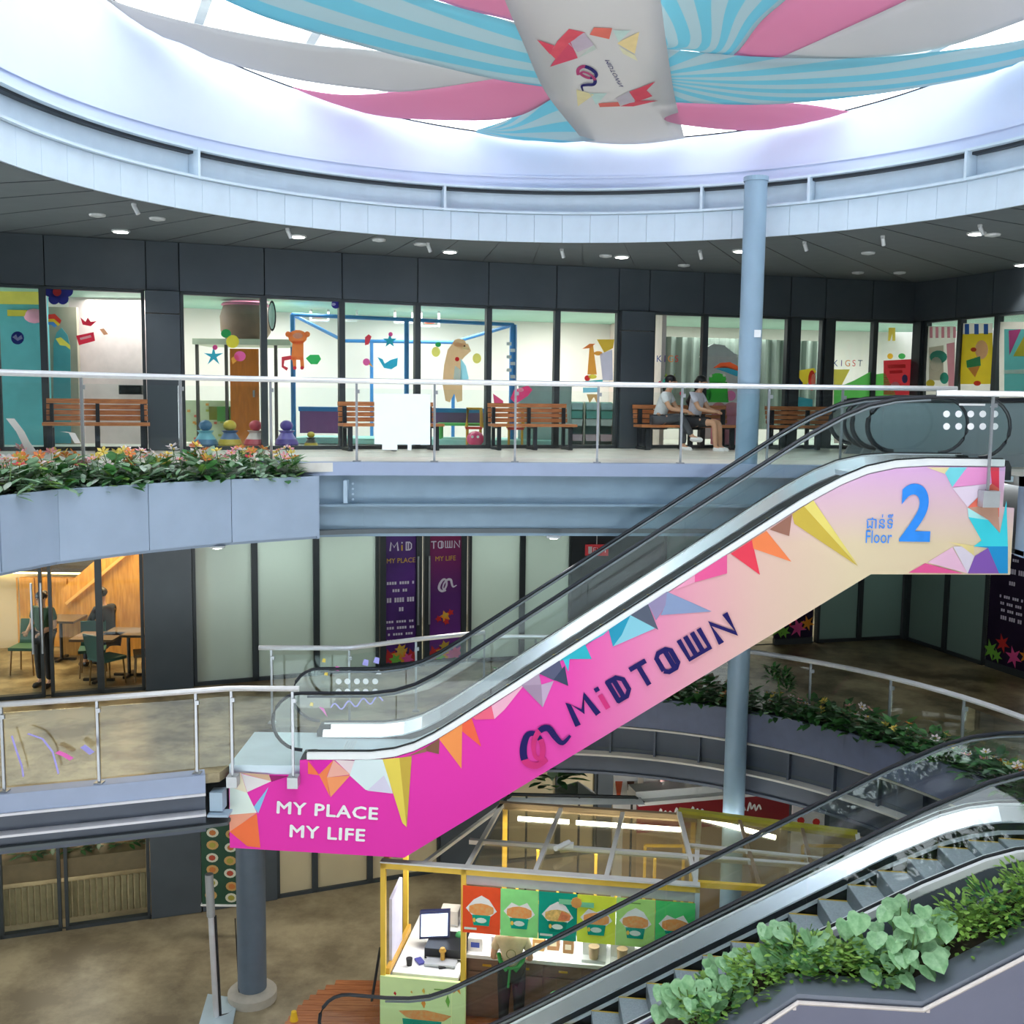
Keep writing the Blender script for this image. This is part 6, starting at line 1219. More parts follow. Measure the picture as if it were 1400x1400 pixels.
    for sd in 'LR':
        tn['sh'+sd] = (V['sh'+sd], .072); tn['m'+sd] = (L('sh'+sd, 'el'+sd, min(1, sleeve)), .064 if sleeve <= 1 else .056); te += [('chest', 'sh'+sd), ('sh'+sd, 'm'+sd)]
        if sleeve > 1: tn['w'+sd] = (L('el'+sd, 'wr'+sd, sleeve-1), .044); te.append(('m'+sd, 'w'+sd))
    sknode(tn, te, top, 'top', t)
    bn_ = {'pelvis': (V['pelvis'], .135)}; be = []
    for sd in 'LR':
        bn_['hi'+sd] = (V['hi'+sd], .118); be.append(('pelvis', 'hi'+sd)); bn_['k'+sd] = (L('hi'+sd, 'kn'+sd, min(1, leg)), .09 if leg < 1 else .08); be.append(('hi'+sd, 'k'+sd))
        if leg >= 1: bn_['a'+sd] = (L('kn'+sd, 'an'+sd, .92), .064); be.append(('k'+sd, 'a'+sd))
    sknode(bn_, be, trou, 'trousers' if leg >= 1 else 'shorts', t)
    for sd in 'LR':
        a, b = V['an'+sd], V['to'+sd]; mb = MB(); mb.tube([a+(a-b)*.25+Vector((0, 0, -.03)), a+Vector((0, 0, -.03)), b, b+(b-a)*.25], [.035, .05, .046, .025], 10); o = mb.build('shoe', shoe, None, True); o.parent = t
    if logo_:
        mb = MB(); mb.tube([V['chest']+Vector((-.142, .06*math.cos(k*.4488), -.04+.06*math.sin(k*.4488))) for k in range(14)], .006, 4, True); o = mb.build('back_print', mk('print_olive', '8f8a62', .7), None); o.parent = t
    if apron:
        mb = MB()
        for sg in (-1, 1): mb.tube([V['chest']+Vector((-.02, .17*sg, -.1)), V['pelvis']+Vector((-.1, .14*sg, .16)), V['pelvis']+Vector((-.15, .05*sg, .06))], .03, 6)
        mb.tube([V['pelvis']+Vector((-.15, -.1, .12)), V['pelvis']+Vector((-.165, 0, .1)), V['pelvis']+Vector((-.15, .1, .12))], .018, 6); mb.tube([V['pelvis']+Vector((-.165, .01, .1)), V['pelvis']+Vector((-.18, .03, -.15))], .016, 6); o = mb.build('apron_straps', apron, None, True); o.parent = t
    return t
cl = lambda n, h: mk('cloth_'+n, h, .8, 0, .08, 12)
def sit(lean=.12, kn=.44, cross=False):
    J = {'pelvis': (0, 0, .55), 'chest': (lean, 0, .92), 'neck': (lean+.05, 0, 1.08), 'head': (lean+.09, 0, 1.22)}
    for sd, g in (('L', 1), ('R', -1)): J.update({'sh'+sd: (lean, .17*g, 1.0), 'el'+sd: (lean+.14, .2*g, .76), 'wr'+sd: (lean+.34, .1*g, .72), 'hi'+sd: (.02, .09*g, .53), 'kn'+sd: (kn, .1*g, .52), 'an'+sd: (kn+.03, .1*g, .09), 'to'+sd: (kn+.16, .1*g, .04)})
    if cross: J['knR'] = (kn, .02, .62); J['anR'] = (kn+.2, .08, .26); J['toR'] = (kn+.34, .1, .22)
    return J
def stand(arms=((.08, .25), (.1, .12))):
    J = {'pelvis': (0, 0, .93), 'chest': (.0, 0, 1.25), 'neck': (.02, 0, 1.42), 'head': (.04, 0, 1.54)}
    for sd, g in (('L', 1), ('R', -1)): J.update({'sh'+sd: (0, .18*g, 1.35), 'el'+sd: (.0, .25*g, 1.08), 'wr'+sd: (.2, .16*g, 1.0), 'hi'+sd: (0, .09*g, .9), 'kn'+sd: (.02, .1*g, .5), 'an'+sd: (0, .1*g, .09), 'to'+sd: (.13, .11*g, .04)})
    return J
bc, ba = bl[3]; ux = Vector((math.cos(ba), math.sin(ba), 0)); un = Vector((math.sin(ba), -math.cos(ba), 0))
p1 = at(899, 577, (bc.y-.1)); figure('woman in white T-shirt and dark trousers sitting on the bench, leaning forward', (p1.x, bc.y-.13, F2-.03), -.45, sit(.14, .42, True), cl('white', 'e9eef2'), cl('charcoal', '50545a'), white_m, 'tied', .6, 1.0)
p2 = at(948, 577, (bc.y-.1)); figure('woman with long dark hair, pale top and black shorts sitting at the bench end', (p2.x, bc.y-.1, F2-.03), -.6, sit(.05, .45), cl('lilac_white', 'd5d5e4'), cl('black_shorts', '24252b'), white_m, 'long', .6, .75)
figure('person in dark clothes with green collar standing inside the cafe door', (-7.42, 16.55, F1), -1.9, stand(), cl('cafe_green', '2f4f38'), cl('cafe_black', '1a1b1c'), black_m, 'bun', .7, 1.0, .93)
figure('person in black jacket sitting at a cafe table with back to the glass', (-6.82, 17.7, F1-.02), 2.6, sit(.1, .44), cl('jacket_black', '1c1c1f'), cl('jeans', '3a3f55'), black_m, 'short', 1.8, 1.0, 1.05)
figure('kiosk worker seen from behind in beige T-shirt, black trousers and green apron straps', (.07, 13.34, F0), 1.5, stand(), cl('beige', 'd2c3a0'), cl('work_black', '1d2024'), black_m, 'short', .6, 1.0, 1.02, apron=cl('apron_green', '2f9a4a'), logo_=True)

# ================================================================ cafe behind the left panes of the middle floor
wm_ = mk('cafe_timber', 'c48a3c', .5, 0, .15, 3, stretch=(8, 1, 1), hex2='d8a24c')
mb = MB(); mb.box((-8.2, 19.3, F1+.65), (5.5, .1, 1.3)); cw = struct('wall_cafe_wood', mb, wm_)
for i in range(18): mb = MB(); mb.box((-10.7+i*.3, 19.23, F1+.65), (.27, .03, 1.28)); mb.build('plank', wm_, cw)
mb = MB(); mb.box((-8.2, 19.3, 5.95), (5.5, .1, 1.5)); struct('wall_cafe_upper', mb, mk('cafe_dark', '3c3a36', .6, 0, .2, 4))
mb = MB(); mb.box((-8.6, 19.0, 5.3), (3.0, .3, .08)); tag(mb.build('shelf', mk('cafe_shelf', '2a2622', .5)), 'dark shelf along the timber back wall of the cafe', 'shelf')
mb = MB(); mb.box((-8.6, 19.05, 5.22), (2.8, .05, .04)); tag(mb.build('strip_light', mk('strip_warm', 'ffd890', .5, emit=6)), 'warm strip light glowing under the dark cafe shelf', 'light')
t = thing('staircase', 'timber clad staircase rising at the back of the cafe', 'staircase', (-7.0, 18.7, F1)); mb = MB(); mb.prism([(-8.0, 18.6, F1), (-6.1, 18.6, F1), (-6.1, 18.6, 6.4), (-6.35, 18.6, 6.4), (-8.0, 18.6, 5.0)], (0, .12, 0)); mb.build('side_panel', wm_, t); mb = MB(); mb.bar((-7.9, 18.55, 4.75), (-6.4, 18.55, 6.0), .04, .05); mb.build('handrail', mk('cafe_rail', 'e0b468', .5), t)
mb = MB(); mb.box((-6.12, 17.9, F1+1.3), (.3, .3, 2.6)); mb.box((-6.12, 17.9, F1+.06), (.36, .36, .12)); struct('wall_cafe_post', mb, wm_)
mb = MB(); mb.ellip((-5.6, 18.4, 5.9), (.35, .3, .3)); t = thing('hanging_plant', 'dark green hanging plant at the right end of the cafe', 'plant', (-5.6, 18.4, 5.6)); o = bpy.data.objects.new('foliage', FOLD[0]); COL.objects.link(o); o.parent = t; o.scale = (2, 1.6, 2); o['kind'] = 'stuff'
def cafe_table(x, y, lab, hx):
    t = thing('cafe_table', lab, 'table', (x, y, F1)); mb = MB(); mb.box((x, y, F1+.73), (.7, .6, .04)); mb.build('tabletop', mk('cafe_'+hx, hx, .5), t); mb = MB(); mb.tube([(x, y, F1+.04), (x, y, F1+.72)], .03, 8); mb.build('pole', black_m, t); mb = MB(); mb.box((x, y, F1+.02), (.5, .06, .04)); mb.box((x, y, F1+.02), (.06, .45, .04)); mb.build('foot', black_m, t)
def cafe_chair(x, y, rz, lab, hx):
    t = thing('cafe_chair', lab, 'chair', (x, y, F1), rz); mt = mk('cafe_'+hx, hx, .6)
    def p(mb, nm, m_): o = mb.build(nm, m_); o.parent = t
    mb = MB(); mb.box((0, 0, .44), (.42, .42, .05)); p(mb, 'seat', mt); mb = MB(); mb.hexa([(-.2, .19, .46), (.2, .19, .46), (.2, .22, .46), (-.2, .22, .46), (-.2, .27, .86), (.2, .27, .86), (.2, .3, .86), (-.2, .3, .86)]); p(mb, 'backrest', mt)
    for sx in (-.17, .17):
        for sy in (-.17, .17): mb = MB(); mb.tube([(sx*1.15, sy*1.15, 0), (sx, sy, .43)], .014, 6); p(mb, 'leg', mk('cafe_leg', '8a6a3c', .5))
cafe_table(-6.72, 16.95, 'cafe table on a black foot behind the door panes', '6a5038'); cafe_table(-6.35, 17.3, 'cafe table before the seated person in black', '6a5a48'); cafe_table(-7.9, 18.3, 'cafe table near the timber back wall', '5a4a38')
cafe_chair(-6.95, 17.3, .3, 'teal cafe chair at the back of the nearest table', '2f5f58'); cafe_chair(-6.5, 16.75, 2.6, 'teal cafe chair beside the nearest table foot', '2f5f58'); cafe_chair(-5.98, 17.1, -1.2, 'brown wooden cafe chair next to the dark pillar', '6a4f34'); cafe_chair(-8.1, 17.4, 0, 'green cafe chair far left behind the glass', '2f5a44')
for i, (px, py) in enumerate([(2, 660)]): pass
# door pulls of the cafe
for i, (px, lab) in enumerate([(47, None), (60, None)]):
    q = wp(px, 820); o = W1['b' if i == 0 else 'c'][0]; mb = MB(); mb.tube([(q[0], q[1]-.1, 4.5), (q[0], q[1]-.1, 5.6)], .018, 8); h = mb.build('door_pull', chrome_m, o)
# ================================================================ snack kiosk with yellow frame (ground floor)
KO = Vector((-1.64, 13.1, 0)); KA = -.143; KE = Vector((math.cos(KA), math.sin(KA), 0)); KN = Vector((-math.sin(KA), math.cos(KA), 0))
K = lambda u, v, z: KO+KE*u+KN*v+Vector((0, 0, z))
def kbox(mb, u0, u1, v0, v1, z0, z1): return mb.hexa([K(u0, v0, z0), K(u1, v0, z0), K(u1, v1, z0), K(u0, v1, z0), K(u0, v0, z1), K(u1, v0, z1), K(u1, v1, z1), K(u0, v1, z1)])
yf = mk('kiosk_yellow', 'f0c648', .45, 0, .05, 5); gf = mk('kiosk_grey_bar', 'dcdad4', .4, 0, .05, 5); tanf = mk('kiosk_tan_bar', '9a8468', .5, .2, .06, 5)
k1 = thing('kiosk', 'yellow framed snack kiosk with glass roof and a row of green menu posters', 'kiosk', KO, KA)
UL = 4.0
def kb(nm, mt, *a): mb = MB(); kbox(mb, *a); return mb.build(nm, mt, k1)
for u, v in ((0, 0), (1.06, 0), (0, 1.2), (1.25, 2.25), (UL, 2.25)): kb('post', yf, u, u+.065, v, v+.065, .02, 2.5)
kb('post', mk('kiosk_pale_post', 'c8d6dc', .4, .2), UL, UL+.06, 0, .06, .02, 2.5)
kb('front_beam', yf, 0, UL+.06, 0, .07, 2.43, 2.51); kb('front_trim', gf, 0, UL+.06, -.02, .09, 2.51, 2.53)
kb('side_beam', yf, 0, .065, 0, 1.25, 2.44, 2.5)
kb('middle_purlin', gf, 1.0, UL+1.6, .86, .93, 2.46, 2.52)
kb('rear_beam', tanf, 1.2, UL+.1, 2.2, 2.28, 2.44, 2.54)
for u in (1.12, 2.0, 2.9, UL): mb = MB(); mb.bar(K(u, .05, 2.5), K(u+.12, 2.25, 2.5), .06, .05); mb.build('rafter', gf, k1)
mb = MB(); mb.bar(K(.55, .06, 2.5), K(1.25, 2.2, 2.5), .05, .05); mb.build('rafter', gf, k1)
rg = mk_glass('kiosk_roof_glass', (.92, .88, .76), .02, haze=.10, hazecol=(.72, .62, .42))
for u0, u1 in ((1.15, 2.0), (2.0, 2.9), (2.9, UL)):
    for v0, v1 in ((.08, .86), (.93, 2.2)): mb = MB(); mb.hexa([K(uu+.03+vv*.053, vv, z) for z in (2.47, 2.48) for uu, vv in ((u0, v0), (u1-.06, v0), (u1-.06, v1), (u0, v1))]); mb.build('roof_pane', rg, k1)
# inner yellow display frames seen through the roof
for u0, u1, v in ((1.5, 2.1, 2.1), (2.35, 2.95, 2.1), (3.2, 3.8, 2.1)):
    mb = MB()
    for a, b in (((u0, v, 1.1), (u1, v, 1.1)), ((u0, v, 1.5), (u1, v, 1.5)), ((u0, v, .9), (u0, v, 1.5)), ((u1, v, .9), (u1, v, 1.5)), (((u0+u1)/2, v, 1.1), ((u0+u1)/2, v, 1.9))): mb.bar(K(*a), K(*b), .04, .04)
    mb.build('inner_frame', yf, k1)
for u0 in (1.5, 2.35, 3.1): mb = MB(); mb.tube([K(u0, 2.1, 2.36), K(u0+.75, 2.1, 2.36)], .035, 8); mb.build('tube_lamp', mk('tube_white', 'f6fbff', .4, emit=7), k1, True)
area('kiosk_light', K(2.2, 1.5, 2.35), 1.6, 40, (1, .98, .94))
area('kiosk_light', K(.6, .9, 2.4), .5, 10, (1, .98, .94))
mb = MB(); mb.box(K(2.35, .84, 2.56), (.14, .08, .06), KA); mb.tube([K(2.2, .6, 2.6), K(2.36, .84, 2.6)], .035, 8); mb.build('roof_camera', white_m, k1)
# header and posters
kb('header', mk('kiosk_header', 'b6b2b0', .5), 1.12, UL, .02, .07, 2.3, 2.43)
paper = mk('poster_white', 'f4f1ea', .5); teal = mk('poster_teal', '12a386', .5); food = mk('poster_food', 'ffc27c', .55, 0, .15, 25, hex2='f59a50'); food2 = mk('poster_fries', 'e8c070', .55, 0, .25, 25); dotw = mk('poster_label', 'd8e8d8', .5)
posters = [('f4582e', 'orange red'), ('98ea8c', 'light green'), ('12a386', 'deep teal green'), ('e6f04a', 'lemon yellow'), ('bdea84', 'pale lime'), ('4fd070', 'mid green')]
for i, (hx, cn) in enumerate(posters):
    u0 = 1.09+i*.487; u1 = u0+.482; zt = 2.30; zb = 1.68
    t = thing('menu_poster', '%s menu poster with food box, %s in the row under the yellow beam' % (cn, ORD[i]), 'poster', K((u0+u1)/2, -.02, zb), KA, 'menu posters of the yellow kiosk')
    mb = MB(); kbox(mb, u0, u1, -.03, -.015, zb, zt); mb.build('sheet', mk('poster_'+hx, hx, .5), t)
    c = (u0+u1)/2; Z = lambda x, z, k=0: K(c+x, -.033-k*.0012, 1.99+z)
    def pc(nm, mt, P, k): mb = MB(); mb.face([Z(x, z, k) for x, z in P]); o = mb.build(nm, mt, t, fix=False); o['kind'] = 'stuff'
    pc('paper_wrap', paper, [(-.2, .02), (-.1, .14), (0, .2 if i % 2 == 0 else .1), (.1, .15), (.2, .0), (.1, -.09), (-.1, -.09)], 1)
    pc('food_print', food2 if i == 2 else food, [(.16*math.cos(k*.524)*(1+.12*(k % 2)), .01+.085*math.sin(k*.524)) for k in range(12)], 2)
    if i == 2: pc('food_print', mk('poster_fries2', 'e88a5a', .5, 0, .2, 20), [(0, -.05), (.15, -.04), (.17, .03), (.05, .08)], 3)
    bw = teal if i != 2 else mk('poster_teal2', '0d8a70', .5)
    pc('box_print', bw, [(-.12, -.06), (.12, -.06), (.1, -.2), (-.1, -.2)], 4)
    pc('label_print', dotw, [(.07*math.cos(k*.524), -.13+.035*math.sin(k*.524)) for k in range(12)], 5)
    pc('label_print', yf, [(-.09+.02*math.cos(k*.785), -.13+.03*math.sin(k*.785)) for k in range(8)], 5)
    if i in (0, 2): pc('caption_print', dotw, [(-.22, -.265), (-.06, -.265), (-.06, -.235), (-.22, -.235)], 1)
    if i == 4: pc('caption_print', mk('poster_caption', '7aa84a', .5), [(-.2, .25), (.06, .25), (.06, .265), (-.2, .265)], 1)
# small banner across posters three and four
t = thing('kiosk_sign', 'small green and orange sign fixed across the teal and lemon posters', 'sign', K(2.52, -.05, 2.2), KA); mb = MB(); kbox(mb, 2.32, 2.5, -.05, -.036, 2.17, 2.23); kbox(mb, 2.58, 2.76, -.05, -.036, 2.15, 2.21); mb.build('wings', mk('sign_mint', '7fce9a', .5), t); mb = MB(); mb.prism([K(2.54+.07*math.cos(k*.785), -.052, 2.2+.07*math.sin(k*.785)) for k in range(8)], KN*.015); mb.build('emblem', mk('sign_orange', 'e0a050', .5), t)
# lower front panel, lime poster
lp = thing('printed_board', 'lime printed board below the kiosk counter, with confetti and food print', 'board', K(.55, -.03, .02), KA)
mb = MB(); kbox(mb, .0, 1.13, -.02, .03, .02, .98); mb.build('sheet', mk('lime_print', 'e6fab0', .5, 0, .02), lp)
for i, (x, z, sx, sz, mt) in enumerate([(.2, .76, .02, .03, redp), (.42, .8, .015, .02, gold), (.58, .83, .02, .04, yf), (.9, .72, .03, .09, grp), (.58, .66, .03, .07, orp), (.12, .7, .012, .02, grp), (.66, .79, .01, .02, grp)]):
    mb = MB(); mb.face([K(x-sx, -.024, z), K(x+.01, -.024, z-sz), K(x+sx, -.024, z), K(x, -.024, z+sz)]); mb.build('confetti_print', mt, lp, fix=False)
mb = MB(); mb.face([K(.25, -.024, .53), K(.6, -.024, .57), K(.95, -.024, .52), K(.85, -.024, .44), K(.55, -.024, .41), K(.35, -.024, .45)]); mb.build('food_print', food, lp, fix=False)
mb = MB(); mb.face([K(.3, -.025, .43), K(.82, -.025, .43), K(.78, -.025, .1), K(.34, -.025, .1)]); mb.build('box_print', teal, lp, fix=False)
mb = MB(); put_text(mb, 'Potato', lambda x, y: K(.88+x, -.025, .88+y), .07) if False else mb.face([K(.72, -.025, .86), K(.93, -.025, .865), K(.93, -.025, .88), K(.72, -.025, .875)]); mb.build('caption_print', mk('poster_caption', '7aa84a', .5), lp, fix=False)
mb = MB(); mb.face([K(.97, -.025, .83), K(1.0, -.025, .92), K(1.05, -.025, .92), K(1.07, -.025, .83), K(1.02, -.025, .88)]); mb.build('logo_print', orp, lp, fix=False)
# white side board, counters
mb = MB(); mb.hexa([K(.05, .25, .3), K(.09, .25, .3), K(.09, .8, .3), K(.05, .8, .3), K(.05, .25, 1.9), K(.09, .25, 1.9), K(.09, .8, 1.95), K(.05, .8, 1.95)]); tag(mb.build('side_board', mk('board_lilac', 'd8d6ec', .5)), 'pale lilac board standing inside the left end of the kiosk', 'board')
ct = thing('counter', 'white topped L-shaped kiosk counter with brown drawers', 'counter', K(.6, 1.0, 0), KA); brn = mk('cabinet_brown', '8f766a', .45, 0, .12, 4, stretch=(1, 1, 5))
mb = MB(); kbox(mb, .12, 1.0, .15, 1.75, .90, .95); mb.build('worktop', white_m, ct)
mb = MB(); kbox(mb, 1.0, 3.6, .75, 1.5, .90, .95); mb.build('worktop', white_m, ct)
mb = MB(); kbox(mb, .2, .98, .45, 1.7, .04, .90); mb.build('carcass', brn, ct); mb = MB(); kbox(mb, 1.0, 3.6, .8, 1.45, .04, .90); mb.build('carcass', brn, ct)
for i in range(5):
    mb = MB(); kbox(mb, 1.03+i*.52, 1.52+i*.52, .775, .80, .08, .70); mb.build('door', brn, ct); mb = MB(); kbox(mb, 1.03+i*.52, 1.52+i*.52, .775, .80, .73, .88); d_ = mb.build('drawer', brn, ct); mb = MB(); kbox(mb, 1.22+i*.52, 1.34+i*.52, .75, .775, .80, .82); mb.build('handle', gold, d_)
mb = MB(); mb.bar(K(.08, .05, 1.0), K(.08, 1.25, 1.0), .05, .1); mb.build('timber_edge', mk('edge_yellow_timber', 'd8a848', .5), ct)
# till: monitor on stand, drawer, printer and small items
t = thing('monitor', 'dark till monitor with bright screen on the white counter', 'monitor', K(.68, 1.0, .95), KA)
mb = MB(); mb.hexa([K(.33, .8, 1.08), K(.74, .85, 1.11), K(.74, .9, 1.11), K(.33, .85, 1.08), K(.31, .92, 1.42), K(.72, .97, 1.45), K(.72, 1.02, 1.45), K(.31, .97, 1.42)]); mb.build('housing', mk('monitor_navy', '22264a', .35), t)
mb = MB(); mb.face([K(.355, .793, 1.12), K(.715, .837, 1.145), K(.70, .935, 1.42), K(.335, .893, 1.39)]); mb.build('display', mk('screen_lit', 'c6d8f4', .3, emit=1.0), t)
mb = MB(); kbox(mb, .46, .62, .88, 1.05, .97, 1.12); mb.build('stand', black_m, t)
for nm, a, hx, lab in [('cash_drawer', (.46, 1.0, .55, 1.05, .955, 1.1), '1c1d22', 'black cash drawer under the till monitor'), ('receipt_printer', (.88, 1.04, 1.1, 1.35, .955, 1.2), '24262a', 'black receipt printer behind the till monitor'), ('tray', (.5, .92, .35, .52, .955, .99), 'a8acb2', 'grey tray at the counter edge'), ('cup_box', (.80, 1.0, 1.4, 1.65, .955, 1.3), 'c9c4d4', 'pale lilac carton at the back of the counter'), ('carton', (.48, .74, 1.45, 1.68, .955, 1.18), 'd6d0c4', 'cream carton behind the monitor')]:
    mb = MB(); kbox(mb, *a); t = thing(nm, lab, nm.replace('_', ' '), K((a[0]+a[1])/2, (a[2]+a[3])/2, a[4]), KA); mb.build('body', mk('till_'+hx, hx, .4), t)
    mb = MB(); kbox(mb, a[0]+.02, a[1]-.02, a[2]-.006, a[2], a[4]+.02, a[4]+.03 if a[5]-a[4] > .05 else a[5]-.005); mb.build('front_lip', fit_m, t)
def kitem(nm, lab, u, v, z, prof, mt, cat, part='body'):
    p = K(u, v, z); t = thing(nm, lab, cat, p); mb = MB(); mb.lathe(prof, p, 12); mb.build(part, mt, t, True); return t, p
t, p = kitem('cup', 'black cup near the left corner of the kiosk counter', .3, .35, .95, [(.035, 0), (.045, .1), (.04, .1)], black_m, 'cup'); t, p = kitem('bell', 'brass topped figure before the cash drawer', .72, .5, .95, [(.05, 0), (.03, .05), (.03, .12), (.05, .16), (.03, .2)], mk('brass', 'd0a24a', .3, .6), 'bell')
mb = MB(); mb.box(K(.42, .45, .965), (.09, .16, .025), .5); tag(mb.build('phone', mk('phone_blue', '4a4a9a', .4)), 'blue phone lying on the white counter', 'phone'); mb = MB(); mb.box(K(.78, .38, .965), (.18, .07, .03), .3); tag(mb.build('card_reader', black_m), 'black card reader at the counter edge', 'card reader')
t, p = kitem('plant_pot', 'small green item in a dark pot beside the printer', .86, .95, .95, [(.04, 0), (.05, .09), (.045, .09)], black_m, 'pot'); mb = MB(); mb.ellip(p+Vector((0, 0, .14)), (.06, .06, .07)); mb.build('foliage', mk('leaf_till', '3a8a50', .6), t, True)
for i, (u, v, w_, h_, hx, lab) in enumerate([(1.1, .95, .2, .18, 'f2f2f0', 'white box beside the printed sheet behind the counter'), (1.42, 1.0, .22, .2, 'dcdde8', 'white box with blue writing left of the worker'), (1.95, 1.1, .16, .16, 'c89a5a', 'brown snack box right of the worker, nearer'), (2.15, 1.15, .16, .2, 'b9855a', 'brown snack box right of the worker, farther'), (2.36, 1.1, .14, .18, 'a87848', 'dark brown snack box beside the white machine')]):
    a = (u-w_/2, u+w_/2, v-.1, v+.1, .95, .95+h_); mb = MB(); kbox(mb, *a); t = thing('snack_box', lab, 'box', K(u, v, .95), KA); mb.build('body', mk('box_'+hx, hx, .6), t); mb = MB(); kbox(mb, u-w_*.3, u+w_*.3, v-.103, v-.1, .95+h_*.3, .95+h_*.7); mb.build('label', mk('box_label_%d' % i, ('4a62c8', '4a5ac8', 'f0e0c0', 'f0e0c0', 'e8d8c0')[i], .6), t)
for i, (u, hx, lab) in enumerate([(2.72, 'e6e8ea', 'white drinks machine with beige jug, right end of the kiosk'), (3.1, 'eef0f2', 'white box-shaped machine at the right end of the kiosk')]):
    t = thing('drinks_machine', lab, 'machine', K(u, 1.0, .95), KA); mb = MB(); kbox(mb, u-.16, u+.16, .95, 1.3, .95, 1.45); mb.build('housing', mk('mach_'+hx, hx, .35), t); mb = MB(); kbox(mb, u-.16, u+.16, .8, .96, .95, .99); mb.build('drip_tray', fit_m, t)
    mb = MB(); mb.lathe([(.06, .99), (.075, 1.16), (.07, 1.16)], K(u, .87, 0), 12); mb.build('jug', mk('jug_beige', 'cdb08c', .4), t, True)
mb = MB(); kbox(mb, 3.25, 3.9, .5, 1.5, .88, .93); kbox(mb, 3.25, 3.3, .5, .55, 0, .9); kbox(mb, 3.85, 3.9, .5, .55, 0, .9); kbox(mb, 3.25, 3.3, 1.45, 1.5, 0, .9); kbox(mb, 3.85, 3.9, 1.45, 1.5, 0, .9); tag(mb.build('side_table', mk('steel_table', 'aab2b6', .35, .5)), 'steel table at the right end of the kiosk', 'table')
t, p = kitem('bin', 'green and yellow umbrella stand behind the escalator glass', 2.3, .35, .02, [(.09, 0), (.12, .7), (.11, .7)], mk('bin_green', '3a8a4a', .5), 'bin')
# second kiosk canopy on the right
k2 = thing('kiosk', 'glass canopy with lime yellow beam beside the blue column on the ground floor', 'kiosk', gz(1050, 1180, 2.5))
A_, B_, C_, D_ = gz(928, 1110, 2.6), gz(1172, 1141, 2.6), gz(1185, 1224, 2.45), gz(952, 1208, 2.45); lime = mk('kiosk_lime', 'b9b23c', .45, 0, .06)
for nm, p, q, mt, r in [('rear_beam', A_, B_, lime, .05), ('front_beam', D_, C_, yf, .035), ('middle_purlin', (A_+D_)/2, (B_+C_)/2, gf, .025), ('rafter', A_, D_, gf, .03), ('rafter', A_.lerp(B_, .35), D_.lerp(C_, .38), tanf, .022), ('rafter', A_.lerp(B_, .7), D_.lerp(C_, .72), tanf, .022), ('rafter', B_, C_, gf, .03)]:
    mb = MB(); mb.bar(p, q, r*2, r*2); mb.build(nm, mt, k2)
for p in (B_, C_): mb = MB(); mb.bar(Vector((p.x, p.y, .02)), p, .06, .06, up=(0, 1, 0)); mb.build('post', yf, k2)
for t0, t1 in ((0, .35), (.35, .7), (.7, 1)): mb = MB(); mb.prism([A_.lerp(B_, t0+.01), A_.lerp(B_, t1-.01), D_.lerp(C_, t1-.01), D_.lerp(C_, t0+.01)], (0, 0, .01)); mb.build('roof_pane', rg, k2)
a, b = gz(948, 1116, 2.42), gz(1060, 1145, 2.42); mb = MB(); mb.tube([a, b], .035, 8); mb.build('tube_lamp', mk('tube_white', 'f6fbff', .4, emit=7), k2, True)
for x0, x1, y0, y1 in ((1095, 1150, 1150, 1200), (890, 925, 1120, 1165)):
    c = gz((x0+x1)/2, 1190, 1.2); mb = MB()
    for p, q in (((-.3, 0, -.4), (.3, 0, -.4)), ((-.3, 0, .4), (.3, 0, .4)), ((-.3, 0, -1.15), (-.3, 0, .4)), ((.3, 0, -1.15), (.3, 0, .4))): mb.bar(c+Vector(p), c+Vector(q), .04, .04)
    mb.build('inner_frame', yf, k2)
# dark green parasol edge and awning behind the kiosk
t = thing('canopy', 'grey stall canopy with black rounded frame behind the snack kiosk', 'canopy', (1.0, 16.2, 0)); bl_m = mk('canopy_black', '23282a', .5, .3)
P = [at(x, y, 16.2) for x, y in [(690, 1095), (700, 1086), (868, 1090), (880, 1098)]]; mb = MB(); mb.tube(P, .03, 8); mb.build('frame', bl_m, t, True)
for px in (720, 792, 864): a = at(px, 1088, 16.2); mb = MB(); mb.tube([a, Vector((a.x, a.y, .02))], .02, 6); mb.build('post', bl_m, t)
mb = MB(); mb.loft([[at(x, 1090, 16.2) for x in (695, 760, 830, 876)], [at(x, 1100, 16.1) for x in (690, 760, 830, 882)]]); mb.loft([[at(x, y, 16.9) for x, y in ((760, 1078), (790, 1068), (812, 1082))], [at(x, 1089, 16.3) for x in (758, 790, 816)]]); mb.build('cover', mk('canopy_grey', '9aa0a2', .6), t, fix=False)
t = thing('plant', 'dark hanging foliage under the middle floor behind the pink escalator', 'plant', at(755, 1075, 16.8)); o = bpy.data.objects.new('foliage', FOLD[1]); COL.objects.link(o); o.parent = t; o.scale = (2.2, 1.5, 1.6); o['kind'] = 'stuff'
